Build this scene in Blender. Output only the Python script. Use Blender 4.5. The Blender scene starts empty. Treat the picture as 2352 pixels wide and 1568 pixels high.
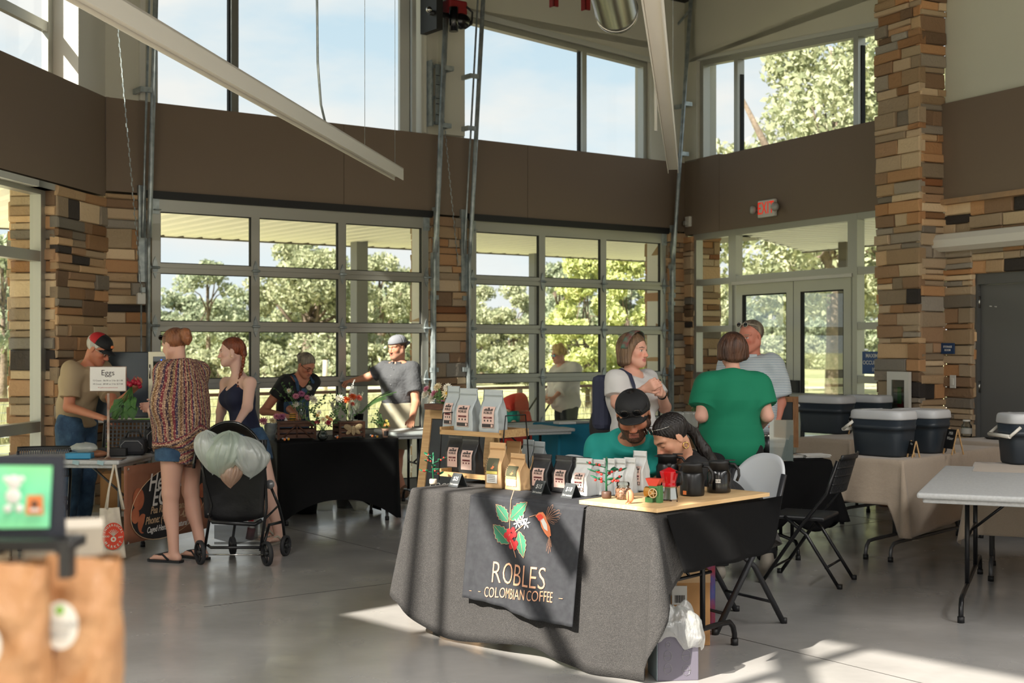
import bpy, bmesh, math, random
import numpy as np
from mathutils import Vector, Matrix, noise as mnoise
R = math.radians
random.seed(7)
C = bpy.context.scene.collection
SC = bpy.context.scene

# ---------------------------------------------------------------- camera, sky, sun, exposure
F_PX, HOR, CAMZ = 3000.0, 792.0, 1.6            # focal length in pixels, horizon row, eye height
cam_d = bpy.data.cameras.new('camera')
cam_d.sensor_width = 36.0
cam_d.lens = 36.0 * F_PX / 2352.0
cam_d.shift_y = (HOR - 784.0) / 2352.0
cam_d.clip_start, cam_d.clip_end = 0.05, 900
cam = bpy.data.objects.new('camera', cam_d); C.objects.link(cam)
cam.location = (0, 0, CAMZ); cam.rotation_euler = (R(90), 0, 0)
cam_d.dof.use_dof = True
cam_d.dof.focus_distance = 7.6
cam_d.dof.aperture_fstop = 4.0
SC.camera = cam

SUN_DIR = Vector((.72, .69, -.80)).normalized()
sd = bpy.data.lights.new('sun', 'SUN'); sd.energy = 10.5; sd.color = (1, .93, .82); sd.angle = R(.7)
so = bpy.data.objects.new('sun', sd); C.objects.link(so)
so.rotation_euler = SUN_DIR.to_track_quat('-Z', 'Y').to_euler(); so.location = (-30, -28, 30)

SC.view_settings.view_transform = 'Standard'
SC.view_settings.look = 'None'
SC.view_settings.gamma = 1.0
SC.view_settings.use_curve_mapping = False
SC.view_settings.exposure = 0.55
SC.cycles.use_denoising = True
SC.cycles.max_bounces = 8
SC.cycles.diffuse_bounces = 5
SC.cycles.glossy_bounces = 4
SC.cycles.transparent_max_bounces = 16
SC.cycles.caustics_reflective = False
SC.cycles.caustics_refractive = False
SC.cycles.sample_clamp_indirect = 6.0

FILL_W = 125.0
SKY_STRENGTH = 0.85
wld = bpy.data.worlds.new('sky'); SC.world = wld; wld.use_nodes = True
wn, wl = wld.node_tree.nodes, wld.node_tree.links
for n in list(wn): wn.remove(n)
wo = wn.new('ShaderNodeOutputWorld'); wb = wn.new('ShaderNodeBackground'); wb.inputs[1].default_value = SKY_STRENGTH
tc = wn.new('ShaderNodeTexCoord'); sx = wn.new('ShaderNodeSeparateXYZ')
wl.new(tc.outputs['Generated'], sx.inputs[0])
rp = wn.new('ShaderNodeValToRGB'); wl.new(sx.outputs['Z'], rp.inputs[0])
e = rp.color_ramp.elements
e[0].position = 0.0; e[0].color = (.74, .79, .80, 1)
e[1].position = .9; e[1].color = (.34, .52, .74, 1)
m = e.new(.12); m.color = (.62, .73, .79, 1)
m = e.new(.30); m.color = (.47, .62, .73, 1)
mp = wn.new('ShaderNodeMapping'); mp.inputs['Scale'].default_value = (2.2, 2.2, 6.0); mp.inputs['Location'].default_value = (.4, 0, .35)
wl.new(tc.outputs['Generated'], mp.inputs[0])
nz = wn.new('ShaderNodeTexNoise'); nz.inputs['Scale'].default_value = 1.5; nz.inputs['Detail'].default_value = 6; nz.inputs['Roughness'].default_value = .55
wl.new(mp.outputs[0], nz.inputs[0])
cr = wn.new('ShaderNodeValToRGB'); cr.color_ramp.elements[0].position = .42; cr.color_ramp.elements[1].position = .6
wl.new(nz.outputs[0], cr.inputs[0])
mx = wn.new('ShaderNodeMix'); mx.data_type = 'RGBA'; wl.new(cr.outputs[0], mx.inputs[0])
wl.new(rp.outputs[0], mx.inputs[6]); mx.inputs[7].default_value = (.78, .77, .75, 1)
wl.new(mx.outputs[2], wb.inputs[0]); wl.new(wb.outputs[0], wo.inputs[0])

# ---------------------------------------------------------------- materials
def srgb(*c):
    return tuple(((v / 255 / 12.92) if v <= 10.3 else ((v / 255 + .055) / 1.055) ** 2.4) for v in c) + (1,)
M = {}
def mat(name, c=(128, 128, 128), rough=.6, metal=0, bump=0, bscale=60, var=0, vscale=8, spec=.5, alpha=1, trans=0, emit=None, coat=0, bdist=.02, c2=None, detail=4, sheen=0, stretch=None, sub=0):
    """principled material: optional second colour c2 mixed by noise, optional noise bump (object space)"""
    if name in M: return M[name]
    m = bpy.data.materials.new(name); m.use_nodes = True
    nt = m.node_tree; p = nt.nodes['Principled BSDF']
    p.inputs['Base Color'].default_value = srgb(*c); p.inputs['Roughness'].default_value = rough
    p.inputs['Metallic'].default_value = metal; p.inputs['Specular IOR Level'].default_value = spec
    p.inputs['Alpha'].default_value = alpha; p.inputs['Transmission Weight'].default_value = trans
    p.inputs['Coat Weight'].default_value = coat; p.inputs['Sheen Weight'].default_value = sheen
    if sub: p.inputs['Subsurface Weight'].default_value = sub; p.inputs['Subsurface Scale'].default_value = .01
    if emit: p.inputs['Emission Color'].default_value = srgb(*emit[0]); p.inputs['Emission Strength'].default_value = emit[1]
    tcn = nt.nodes.new('ShaderNodeTexCoord'); src = tcn.outputs['Object']
    if stretch:
        mpn = nt.nodes.new('ShaderNodeMapping'); mpn.inputs['Scale'].default_value = stretch
        nt.links.new(src, mpn.inputs[0]); src = mpn.outputs[0]
    if c2 or var:
        n = nt.nodes.new('ShaderNodeTexNoise'); n.inputs['Scale'].default_value = vscale; n.inputs['Detail'].default_value = detail
        nt.links.new(src, n.inputs[0])
        r = nt.nodes.new('ShaderNodeValToRGB'); r.color_ramp.elements[0].position = .35; r.color_ramp.elements[1].position = .65
        a = srgb(*c); b = srgb(*c2) if c2 else tuple(v * (1 - var) for v in a[:3]) + (1,)
        r.color_ramp.elements[0].color = a; r.color_ramp.elements[1].color = b
        nt.links.new(n.outputs[0], r.inputs[0]); nt.links.new(r.outputs[0], p.inputs['Base Color'])
    if bump:
        n = nt.nodes.new('ShaderNodeTexNoise'); n.inputs['Scale'].default_value = bscale; n.inputs['Detail'].default_value = 3
        nt.links.new(src, n.inputs[0])
        b = nt.nodes.new('ShaderNodeBump'); b.inputs['Strength'].default_value = bump; b.inputs['Distance'].default_value = bdist
        nt.links.new(n.outputs[0], b.inputs['Height']); nt.links.new(b.outputs[0], p.inputs['Normal'])
    M[name] = m
    return m
def vmat(name, rough=.7, bump=0, bscale=60, bdist=.01, spec=.4, sub=0, metal=0):
    """colour read from the mesh attribute 'Col' (a pigment per stone, petal or skin patch)"""
    if name in M: return M[name]
    m = mat(name, rough=rough, bump=bump, bscale=bscale, bdist=bdist, spec=spec, sub=sub, metal=metal); nt = m.node_tree
    a = nt.nodes.new('ShaderNodeAttribute'); a.attribute_name = 'Col'
    p = nt.nodes['Principled BSDF']
    nt.links.new(a.outputs['Color'], p.inputs['Base Color'])
    return m
def thin(name, tint, fac=.12, rough=.02):
    """thin see-through sheet: transparent plus a little gloss"""
    m = bpy.data.materials.new(name); m.use_nodes = True; nt = m.node_tree
    for n in list(nt.nodes): nt.nodes.remove(n)
    o = nt.nodes.new('ShaderNodeOutputMaterial'); t = nt.nodes.new('ShaderNodeBsdfTransparent'); g = nt.nodes.new('ShaderNodeBsdfGlossy')
    t.inputs[0].default_value = tint; g.inputs['Roughness'].default_value = rough
    x = nt.nodes.new('ShaderNodeMixShader'); fr = nt.nodes.new('ShaderNodeFresnel'); fr.inputs[0].default_value = 1.3
    ml = nt.nodes.new('ShaderNodeMath'); ml.operation = 'MULTIPLY_ADD'; ml.inputs[1].default_value = fac * 4; ml.inputs[2].default_value = fac * .15
    nt.links.new(fr.outputs[0], ml.inputs[0]); nt.links.new(ml.outputs[0], x.inputs[0])
    nt.links.new(t.outputs[0], x.inputs[1]); nt.links.new(g.outputs[0], x.inputs[2]); nt.links.new(x.outputs[0], o.inputs[0])
    M[name] = m
    return m
def film(name, c, alpha=.5, rough=.35, transl=.5):
    """thin plastic film or petal: part see-through, part white diffuse that lets light pass"""
    m = bpy.data.materials.new(name); m.use_nodes = True; nt = m.node_tree
    for n in list(nt.nodes): nt.nodes.remove(n)
    o = nt.nodes.new('ShaderNodeOutputMaterial'); t = nt.nodes.new('ShaderNodeBsdfTransparent'); d = nt.nodes.new('ShaderNodeBsdfDiffuse')
    tr = nt.nodes.new('ShaderNodeBsdfTranslucent'); g = nt.nodes.new('ShaderNodeBsdfGlossy'); g.inputs['Roughness'].default_value = rough
    d.inputs[0].default_value = srgb(*c); tr.inputs[0].default_value = srgb(*c); g.inputs[0].default_value = (.9, .9, .9, 1)
    def mixs(f, a, b):
        x = nt.nodes.new('ShaderNodeMixShader'); x.inputs[0].default_value = f
        nt.links.new(a.outputs[0], x.inputs[1]); nt.links.new(b.outputs[0], x.inputs[2]); return x
    x = mixs(alpha, t, mixs(.12, mixs(transl, d, tr), g)); nt.links.new(x.outputs[0], o.inputs[0])
    n = nt.nodes.new('ShaderNodeTexNoise'); n.inputs['Scale'].default_value = 26; n.inputs['Detail'].default_value = 4
    mpn = nt.nodes.new('ShaderNodeMapping'); mpn.inputs['Scale'].default_value = (1, 1, .35); tcn = nt.nodes.new('ShaderNodeTexCoord')
    nt.links.new(tcn.outputs['Object'], mpn.inputs[0]); nt.links.new(mpn.outputs[0], n.inputs[0])
    b = nt.nodes.new('ShaderNodeBump'); b.inputs['Strength'].default_value = .8; b.inputs['Distance'].default_value = .02
    nt.links.new(n.outputs[0], b.inputs['Height'])
    for q in (d, g): nt.links.new(b.outputs[0], q.inputs['Normal'])
    M[name] = m
    return m
mat('band_paint', (122, 106, 90), .75, bump=.05, bscale=200)
mat('wall_white', (205, 203, 188), .75, bump=.04, bscale=150)
mat('white_paint', (222, 220, 210), .5)
mat('ceiling_deck', (44, 38, 36), .8)
mat('alu', (168, 168, 160), .38, metal=.55, bump=.02, bscale=8)
mat('alu_dark', (128, 128, 122), .4, metal=.5)
mat('alu_light', (200, 202, 196), .4, metal=.25)
mat('galv', (176, 184, 184), .35, metal=.45, c2=(138, 148, 150), vscale=14)
mat('black', (22, 22, 23), .55); mat('black_gloss', (14, 14, 15), .22, coat=.3); mat('gasket', (18, 18, 18), .7)
mat('black_metal', (28, 28, 29), .35, metal=.3)
mat('steel', (190, 188, 182), .22, metal=1.0)
mat('white_plastic', (214, 212, 204), .45, bump=.05, bscale=300)
mat('red_paint', (130, 24, 28), .5)
mat('grey_paint', (112, 112, 110), .5)
mat('mortar', (120, 104, 86), .95)
vmat('stone', .85, bump=.6, bscale=38, bdist=.012)
mat('galv_duct', (170, 168, 160), .25, metal=.9)
thin('glass', (.93, .96, .95, 1), .08)
thin('clear_glass', (.88, .92, .90, 1), .35)

# ---------------------------------------------------------------- mesh helpers
Z3 = Vector((0, 0, 1))
class MB:
    def __init__(s): s.v, s.f, s.m, s.sm, s.cc = [], [], [], [], []
    def face(s, idx, mi=0, smooth=False, col=None): s.f.append(idx); s.m.append(mi); s.sm.append(smooth); s.cc.append(col)
    def add(s, verts, faces, mi=0, smooth=False, col=None, mtx=None):
        b = len(s.v)
        for p in verts:
            p = Vector(p); s.v.append(mtx @ p if mtx else p)
        for f in faces: s.face([b + i for i in f], mi, smooth, col)
        return s
    def box(s, c, size, rot=None, mi=0, col=None, bev=0):
        x, y, z = (q / 2 for q in size)
        if bev:
            bm = bmesh.new(); bmesh.ops.create_cube(bm, size=1)
            for v in bm.verts: v.co = (v.co.x * size[0], v.co.y * size[1], v.co.z * size[2])
            bmesh.ops.bevel(bm, geom=bm.edges[:], offset=min(bev, min(size) * .45), segments=2, affect='EDGES', profile=.5)
            bm.verts.index_update()
            vs = [v.co.copy() for v in bm.verts]; fs = [[v.index for v in f.verts] for f in bm.faces]; bm.free()
        else:
            vs = [(a * x, b * y, d * z) for a in (-1, 1) for b in (-1, 1) for d in (-1, 1)]
            fs = [(0, 1, 3, 2), (4, 6, 7, 5), (0, 4, 5, 1), (2, 3, 7, 6), (0, 2, 6, 4), (1, 5, 7, 3)]
        mt = Matrix.Translation(c)
        if rot is not None: mt = mt @ (rot.to_4x4() if hasattr(rot, 'to_4x4') else Matrix.Rotation(rot, 4, 'Z'))
        return s.add(vs, fs, mi, False, col, mt)
    def b2(s, x0, x1, y0, y1, z0, z1, **k):
        return s.box(((x0 + x1) / 2, (y0 + y1) / 2, (z0 + z1) / 2), (abs(x1 - x0), abs(y1 - y0), abs(z1 - z0)), **k)
    def tube(s, pts, r, seg=8, mi=0, cap=True, col=None, smooth=True, flat=None, up=None):
        """swept circle (or ellipse: flat = width factor) along pts; r scalar or list"""
        pts = [Vector(p) for p in pts]; n = len(pts); rr = r if isinstance(r, (list, tuple)) else [r] * n
        b = len(s.v); prev = None
        for i, p in enumerate(pts):
            t = (pts[min(i + 1, n - 1)] - pts[max(i - 1, 0)])
            t = t.normalized() if t.length > 1e-9 else Z3
            if prev is None:
                a = Vector(up) if up is not None else (Z3 if abs(t.z) < .9 else Vector((1, 0, 0)))
                u = (a - t * a.dot(t)).normalized()
            else: u = (prev - t * prev.dot(t)).normalized()
            prev = u; w = t.cross(u)
            for k in range(seg):
                an = 2 * math.pi * k / seg
                s.v.append(p + (u * math.cos(an) + w * math.sin(an) * (flat or 1)) * rr[i])
        for i in range(n - 1):
            for k in range(seg):
                a, c = b + i * seg + k, b + i * seg + (k + 1) % seg
                s.face([a, c, c + seg, a + seg], mi, smooth, col)
        if cap:
            s.face([b + k for k in range(seg)][::-1], mi, False, col); s.face([b + (n - 1) * seg + k for k in range(seg)], mi, False, col)
        return s
    def lathe(s, prof, c=(0, 0, 0), seg=24, mi=0, smooth=True, col=None, mtx=None, ang=2 * math.pi, sy=1):
        b = len(s.v); n = len(prof); T = Matrix.Translation(c) @ (mtx if mtx else Matrix())
        full = abs(ang - 2 * math.pi) < 1e-6; cols = seg if full else seg + 1
        for k in range(cols):
            an = ang * k / seg; ca, sa = math.cos(an), math.sin(an)
            for (rad, z) in prof: s.v.append(T @ Vector((rad * ca, rad * sa * sy, z)))
        for k in range(seg):
            for i in range(n - 1):
                a = b + k * n + i; q = b + ((k + 1) % cols) * n + i
                if prof[i][0] < 1e-6: s.face([a, q + 1, a + 1], mi, smooth, col)
                elif prof[i + 1][0] < 1e-6: s.face([a, q, a + 1], mi, smooth, col)
                else: s.face([a, q, q + 1, a + 1], mi, smooth, col)
        return s
    def prism(s, poly, d0, d1, mtx=None, mi=0, col=None, smooth=False):
        """poly in local xz, extruded in local y from d0 to d1"""
        n = len(poly); vs = [(x, d0, z) for x, z in poly] + [(x, d1, z) for x, z in poly]
        fs = [list(range(n)), list(range(n, 2 * n))[::-1]] + [[i, i + n, (i + 1) % n + n, (i + 1) % n] for i in range(n)]
        return s.add(vs, fs, mi, smooth, col, mtx)
    def ball(s, c, r, seg=12, rings=8, mi=0, col=None, mtx=None):
        rx, ry, rz = r if isinstance(r, (tuple, list)) else (r, r, r)
        prof = [(max(math.cos(R(-90 + 180 * i / rings)), 0) if 0 < i < rings else 0, math.sin(R(-90 + 180 * i / rings))) for i in range(rings + 1)]
        T = Matrix.Translation(c) @ (mtx if mtx else Matrix()) @ Matrix.Diagonal((rx, ry, rz, 1))
        return s.lathe(prof, (0, 0, 0), seg, mi, True, col, T)
    def grid(s, fn, nu, nv, mi=0, smooth=True, col=None, closed=False):
        b = len(s.v); cu = nu if closed else nu + 1
        for i in range(cu):
            for j in range(nv + 1): s.v.append(Vector(fn(i / nu, j / nv)))
        for i in range(nu):
            for j in range(nv):
                a = b + i * (nv + 1) + j; q = b + ((i + 1) % cu) * (nv + 1) + j
                s.face([a, q, q + 1, a + 1], mi, smooth, col)
        return s
    def mesh(s, name, mats):
        me = bpy.data.meshes.new(name); me.from_pydata([tuple(v) for v in s.v], [], s.f)
        mats = mats if isinstance(mats, (list, tuple)) else [mats]
        for q in mats: me.materials.append(M[q] if isinstance(q, str) else q)
        me.polygons.foreach_set('material_index', s.m); me.polygons.foreach_set('use_smooth', s.sm)
        if any(c is not None for c in s.cc):
            at = me.color_attributes.new('Col', 'FLOAT_COLOR', 'CORNER'); buf = []
            for f, c in zip(s.f, s.cc): buf += (list(c) if c is not None else [.5, .5, .5, 1]) * len(f)
            at.data.foreach_set('color', buf)
        me.update(); return me
    def build(s, name, mats, parent=None, solid=0, loc=None):
        o = bpy.data.objects.new(name, s.mesh(name, mats)); C.objects.link(o)
        if parent is not None: o.parent = parent
        if loc: o.location = loc
        if solid:
            md = o.modifiers.new('solid', 'SOLIDIFY'); md.thickness = solid; md.offset = 0
        return o
def tag(o, label=None, cat=None, group=None, kind=None):
    if label: o['label'] = label
    if cat: o['category'] = cat
    if group: o['group'] = group
    if kind: o['kind'] = kind
    return o
def thing(name, label, cat, loc=(0, 0, 0), rz=0, group=None, kind=None):
    o = bpy.data.objects.new(name, None); C.objects.link(o); o.empty_display_size = .1
    o.location = loc; o.rotation_euler = (0, 0, rz)
    return tag(o, label, cat, group, kind)
def struct(o): o['kind'] = 'structure'; return o
KIDS = {}
def copy_tree(o, loc=None, rz=None, label=None, group=None, parent=None, sc=None):
    c = o.copy(); C.objects.link(c); c.parent = parent
    for ch in [x for x in C.objects if x.parent == o]: copy_tree(ch, parent=c)
    if loc is not None: c.location = loc
    if rz is not None: c.rotation_euler = (0, 0, rz)
    if sc is not None: c.scale = (sc, sc, sc) if not isinstance(sc, tuple) else sc
    if label: c['label'] = label
    if group: c['group'] = group
    return c
def text_mesh(body, size, mtx, depth=.0008, shear=0, spacing=1, align='CENTER', bold=0, sx=1):
    """flat raised lettering as (verts, faces) placed by mtx: local x right, y up, z towards the reader"""
    cu = bpy.data.curves.new('t', 'FONT'); cu.body = body; cu.size = size; cu.align_x = align; cu.align_y = 'CENTER'
    cu.extrude = depth / 2; cu.shear = shear; cu.space_character = spacing; cu.offset = bold; cu.resolution_u = 3
    ob = bpy.data.objects.new('t', cu); C.objects.link(ob)
    dg = bpy.context.evaluated_depsgraph_get(); me = bpy.data.meshes.new_from_object(ob.evaluated_get(dg))
    vs = [mtx @ Vector((v.co.x * sx, v.co.y, v.co.z)) for v in me.vertices]; fs = [list(p.vertices) for p in me.polygons]
    bpy.data.objects.remove(ob); bpy.data.meshes.remove(me); bpy.data.curves.remove(cu)
    return vs, fs
# local frame used for lettering on an upright face that looks towards local -y: x right, z up
UP = Matrix(((1, 0, 0, 0), (0, 0, -1, 0), (0, 1, 0, 0), (0, 0, 0, 1)))
def pix(px, py, Y): return Vector(((px - 1176) / F_PX * Y, Y, CAMZ - (py - HOR) / F_PX * Y))     # point seen at (px,py) at depth Y
def atz(px, py, z): return pix(px, py, (CAMZ - z) * F_PX / (py - HOR))                          # the point at height z
class Wall:
    """wall frame: looking outward x runs right, y outward, z up"""
    def __init__(s, o, d):
        s.o = Vector((o[0], o[1], 0)); s.d = Vector((d[0], d[1], 0)).normalized(); s.n = Vector((-s.d.y, s.d.x, 0)); s.a = math.atan2(s.d.y, s.d.x)
    def s_at(s, px, off=0):
        k = (px - 1176) / F_PX; o = s.o + s.n * off        # (o+t d): x = k*y
        return (k * o.y - o.x) / (s.d.x - k * s.d.y)
    def z_at(s, px, py, off=0):
        p = s.o + s.n * off + s.d * s.s_at(px, off); return CAMZ - (py - HOR) / F_PX * p.y
    def P(s, t, off=0, z=0): return s.o + s.d * t + s.n * off + Z3 * z
def smoothstep(a, b, x):
    t = min(max((x - a) / (b - a), 0), 1); return t * t * (3 - 2 * t)

# ---------------------------------------------------------------- the building
WB = Wall((-3.82, 12.27), (.8032, .5957))                 # back wall with the two sectional doors
WD = Wall((2.21, 16.75), (.4394, -.8983))                 # right wall: entrance, pilaster, store room
_ca = Vector((-3.82, 12.27, 0)); WA_LEN = 7.7
WA = Wall(tuple(_ca - Vector((.117, .993, 0)) * WA_LEN)[:2], (.117, .993))   # left window wall (s = WA_LEN at the far corner)
W2 = Wall((-4.27 + .69 * 8.5, 3.62 - .72 * 8.5), (-.69, .72)) # rear left wall behind the photographer
def wl_isect(w, v):
    a = Matrix(((w.d.x, -v.d.x), (w.d.y, -v.d.y))); return (a.inverted() @ Vector((v.o.x - w.o.x, v.o.y - w.o.y)))
_t = wl_isect(WA, W2); pA2 = WA.P(_t[0]); SA0 = _t[0]; LB = (Vector((2.21, 16.75, 0)) - WB.o).length
ZB0, ZB1, ZTOP = 3.05, 3.93, 6.3

PAL = [(196, 164, 126)] * 5 + [(190, 146, 104)] * 3 + [(180, 158, 130)] * 5 + [(152, 140, 124)] * 2 + [(140, 112, 86)] * 2 + [(170, 136, 104)] * 3 + [(206, 182, 148)] * 3 + [(150, 142, 130)] + [(136, 90, 58)]*1 + [(172,128,88)]*2 + [(66, 60, 56)]*1
def stone_rows(mb, W, H, org, ex, ey, rnd, prot=.035, big=1.0, cornerA=False, cornerB=False):
    """coursed ledge stones over a W x H panel: org corner, ex along, ey outward from the face"""
    z = 0
    while z < H - .01:
        h = min(rnd.choice((.055, .07, .085, .1, .12, .15)) * big, H - z)
        if H - z - h < .04: h = H - z
        x = 0
        while x < W - .005:
            w = rnd.uniform(.14, .46) * big
            if W - x - w < .09: w = W - x
            split = h > .11 and w > .2 and rnd.random() < .25
            for (za, zb) in (((z, z + h * .5), (z + h * .5, z + h)) if split else ((z, z + h),)):
                c = rnd.choice(PAL); k = rnd.uniform(.82, 1.12); c = srgb(*[min(255, q * k) for q in c])
                d = rnd.uniform(0, prot); g = .003; r = .008
                x0, x1, z0, z1 = x + g, x + w - g, za + g, zb - g
                if x0 < .01 and cornerA: x0 = -d * .8
                if x1 > W - .015 and cornerB: x1 = W + d * .8
                vs = []
                for (dd, rr) in ((-.05, 0), (d - .004, 0), (d + .006, r)):
                    for (qx, qz) in ((x0 + rr, z0 + rr), (x1 - rr, z0 + rr), (x1 - rr, z1 - rr), (x0 + rr, z1 - rr)):
                        j = .004
                        vs.append(org + ex * (qx + rnd.uniform(-j, j)) + ey * (dd + (rnd.uniform(-.005, .005) if dd > 0 else 0)) + Z3 * (qz + rnd.uniform(-j, j)))
                fs = [(8, 9, 10, 11)]
                for a in (0, 4):
                    fs += [(a + q, a + (q + 1) % 4, a + 4 + (q + 1) % 4, a + 4 + q) for q in range(4)]
                mb.add(vs, fs, 1, False, c)
            x += w
        z += h
def stone_block(name, frame, s0, s1, y0, y1, z0, z1, faces, seed, big=1.0, parent=None):
    """masonry pier: mortar core with stones on the chosen faces; y measured outward, interior is y<0"""
    rnd = random.Random(seed); mb = MB()
    mb.b2(s0 + .012, s1 - .012, y0 + .012, y1 - .012, z0, z1, mi=0)
    H = z1 - z0; X, Y = Vector((1, 0, 0)), Vector((0, 1, 0))
    if 'in' in faces: stone_rows(mb, s1 - s0, H, Vector((s0, y0, z0)), X, -Y, rnd, big=big, cornerA='l' in faces, cornerB='r' in faces)
    if 'out' in faces: stone_rows(mb, s1 - s0, H, Vector((s1, y1, z0)), -X, Y, rnd, big=big)
    if 'l' in faces: stone_rows(mb, y1 - y0, H, Vector((s0, y1, z0)), -Y, -X, rnd, big=big)
    if 'r' in faces: stone_rows(mb, y1 - y0, H, Vector((s1, y0, z0)), Y, X, rnd, big=big)
    o = mb.build(name, ['mortar', 'stone'], parent)
    o.location = frame.o; o.rotation_euler = (0, 0, frame.a)
    return struct(o)
def framed(name, frame, kind='structure'):
    o = bpy.data.objects.new(name, None); C.objects.link(o); o.location = frame.o; o.rotation_euler = (0, 0, frame.a); o['kind'] = kind
    return o
def wall_mesh(name, frame, boxes, mats):
    mb = MB()
    for b in boxes: mb.b2(*b[:6], mi=b[6] if len(b) > 6 else 0)
    o = mb.build(name, mats); o.location = frame.o; o.rotation_euler = (0, 0, frame.a); return struct(o)

# floor: polished concrete, one slab with saw-cut joints
def concrete():
    m = mat('concrete', (162, 160, 157), .3, c2=(146, 144, 141), vscale=1.3, detail=8, spec=.6)
    nt = m.node_tree; p = nt.nodes['Principled BSDF']
    n = nt.nodes.new('ShaderNodeTexNoise'); n.inputs['Scale'].default_value = 2.2; n.inputs['Detail'].default_value = 7
    t = nt.nodes.new('ShaderNodeTexCoord'); nt.links.new(t.outputs['Object'], n.inputs[0])
    r = nt.nodes.new('ShaderNodeMapRange'); r.inputs[1].default_value = .3; r.inputs[2].default_value = .7; r.inputs[3].default_value = .15; r.inputs[4].default_value = .3
    nt.links.new(n.outputs[0], r.inputs[0]); nt.links.new(r.outputs[0], p.inputs['Roughness'])
    n2 = nt.nodes.new('ShaderNodeTexNoise'); n2.inputs['Scale'].default_value = 5; nt.links.new(t.outputs['Object'], n2.inputs[0])
    b = nt.nodes.new('ShaderNodeBump'); b.inputs['Strength'].default_value = .12; b.inputs['Distance'].default_value = .02
    nt.links.new(n2.outputs[0], b.inputs['Height']); nt.links.new(b.outputs[0], p.inputs['Normal'])
concrete()
mat('joint', (62, 60, 57), .8)
cE = WD.P(11.8); cF = Vector((6.2, -4.6, 0)); cG = W2.P(0)
foot = [WB.P(0), WB.P(LB), cE, cF, cG, pA2]
mb = MB(); mb.add([p + Vector((0, 0, 0)) for p in foot] + [p - Z3 * .2 for p in foot], [list(range(6))[::-1], list(range(6, 12))] + [(i, (i + 1) % 6, 6 + (i + 1) % 6, 6 + i) for i in range(6)])
for k in (-1.2, 3.4):                                                           # saw cuts parallel and square to the back wall
    a = WB.P(2.2 + k, -13); b = WB.P(2.2 + k, -.3); mb.box((a + b) / 2 + Z3 * .0004, (.007, (b - a).length, .001), rot=WB.a, mi=1)
for k in (-4.6, -9.2):
    a = WB.P(-1, k); b = WB.P(9, k); mb.box((a + b) / 2 + Z3 * .0004, ((b - a).length, .007, .001), rot=WB.a, mi=1)
struct(mb.build('floor', ['concrete', 'joint']))
# ceiling deck with purlins
mb = MB(); mb.add([p + Z3 * ZTOP for p in foot] + [p + Z3 * (ZTOP + .2) for p in foot], [list(range(6)), list(range(6, 12))[::-1]] + [(i, (i + 1) % 6, 6 + (i + 1) % 6, 6 + i) for i in range(6)])
struct(mb.build('ceiling', 'ceiling_deck'))

# --- back wall
sD1a, sD1b = WB.s_at(349), WB.s_at(984)
sD2a, sD2b = WB.s_at(1080), WB.s_at(1529)
wx0, wx1 = WB.s_at(356), WB.s_at(922); wx2, wx3 = WB.s_at(1066), WB.s_at(1482)
HEAD1, HEAD2 = 5.75, 5.18
seams = [WB.s_at(790), WB.s_at(1212)]
bx = []
edges = [0] + seams + [LB]
for a, b in zip(edges, edges[1:]): bx.append((a + .003, b - .003, 0, .3, ZB0, ZB1))
bx += [(0, LB, .01, .29, ZB0 + .005, ZB1 - .005)]
bx += [(0, wx0, 0, .3, ZB1, ZTOP, 1), (wx1 + .33, wx2 - .02, .0, .3, ZB1, ZTOP, 1), (wx3 + .1, LB, 0, .3, ZB1, ZTOP, 1),
       (wx0, wx1 + .33, 0, .3, HEAD1, ZTOP, 1), (wx2 - .02, wx3 + .1, 0, .3, HEAD2 + .14, ZTOP, 1)]
bx += [(sD1a - .06, sD1b + .06, -.03, .02, ZB0 - .045, ZB0 + .03, 2), (sD2a - .04, sD2b + .04, -.03, .02, ZB0 - .045, ZB0 + .03, 2)]
wall_mesh('wall_back', WB, bx, ['band_paint', 'wall_white', 'black'])
wall_mesh('trim_1', WB, [(WB.s_at(243), WB.s_at(250), -.012, .0, ZB0, ZB1)], ['band_paint'])
# steel column cover between the two windows
wall_mesh('trim_2', WB, [(WB.s_at(1006), WB.s_at(1056), -.1, .0, ZB1, ZTOP), (WB.s_at(968), WB.s_at(974), -.05, .0, ZB1, ZTOP)], ['wall_white'])
wall_mesh('trim_3', WB, [(WB.s_at(190), WB.s_at(248), -.06, .0, 4.72, ZTOP), (WB.s_at(318), WB.s_at(330), -.05, .0, ZB1, ZTOP)], ['white_paint'])
stone_block('wall_back_left_pier', WB, 0, sD1a - .05, -.0, .42, 0, ZB0 - .02, ('in', 'r', 'out'), 3, 1.25)
stone_block('wall_back_center_pier', WB, sD1b + .05, sD2a - .05, -.0, .42, 0, ZB0 - .02, ('in', 'l', 'r', 'out'), 4, 1.1)
stone_block('wall_back_right_pier', WB, sD2b + .05, LB + .05, -.0, .42, 0, ZB0 - .02, ('in', 'l', 'out'), 5, 1.1)
# plain rendered jambs outside the sectional doors
wall_mesh('trim_4', WB, [(sD1b + .012, sD1b + .05, .1, .36, 0, ZB0), (sD1a - .05, sD1a - .012, .1, .36, 0, ZB0), (sD2b + .012, sD2b + .05, .1, .36, 0, ZB0), (sD2a - .05, sD2a - .012, .1, .36, 0, ZB0)], ['white_paint'])
wall_mesh('trim_12', WB, [(WB.s_at(1553), LB, -.03, 0, ZB0 - .3, ZB0 - .02)], ['band_paint']) if 0 else None

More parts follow.
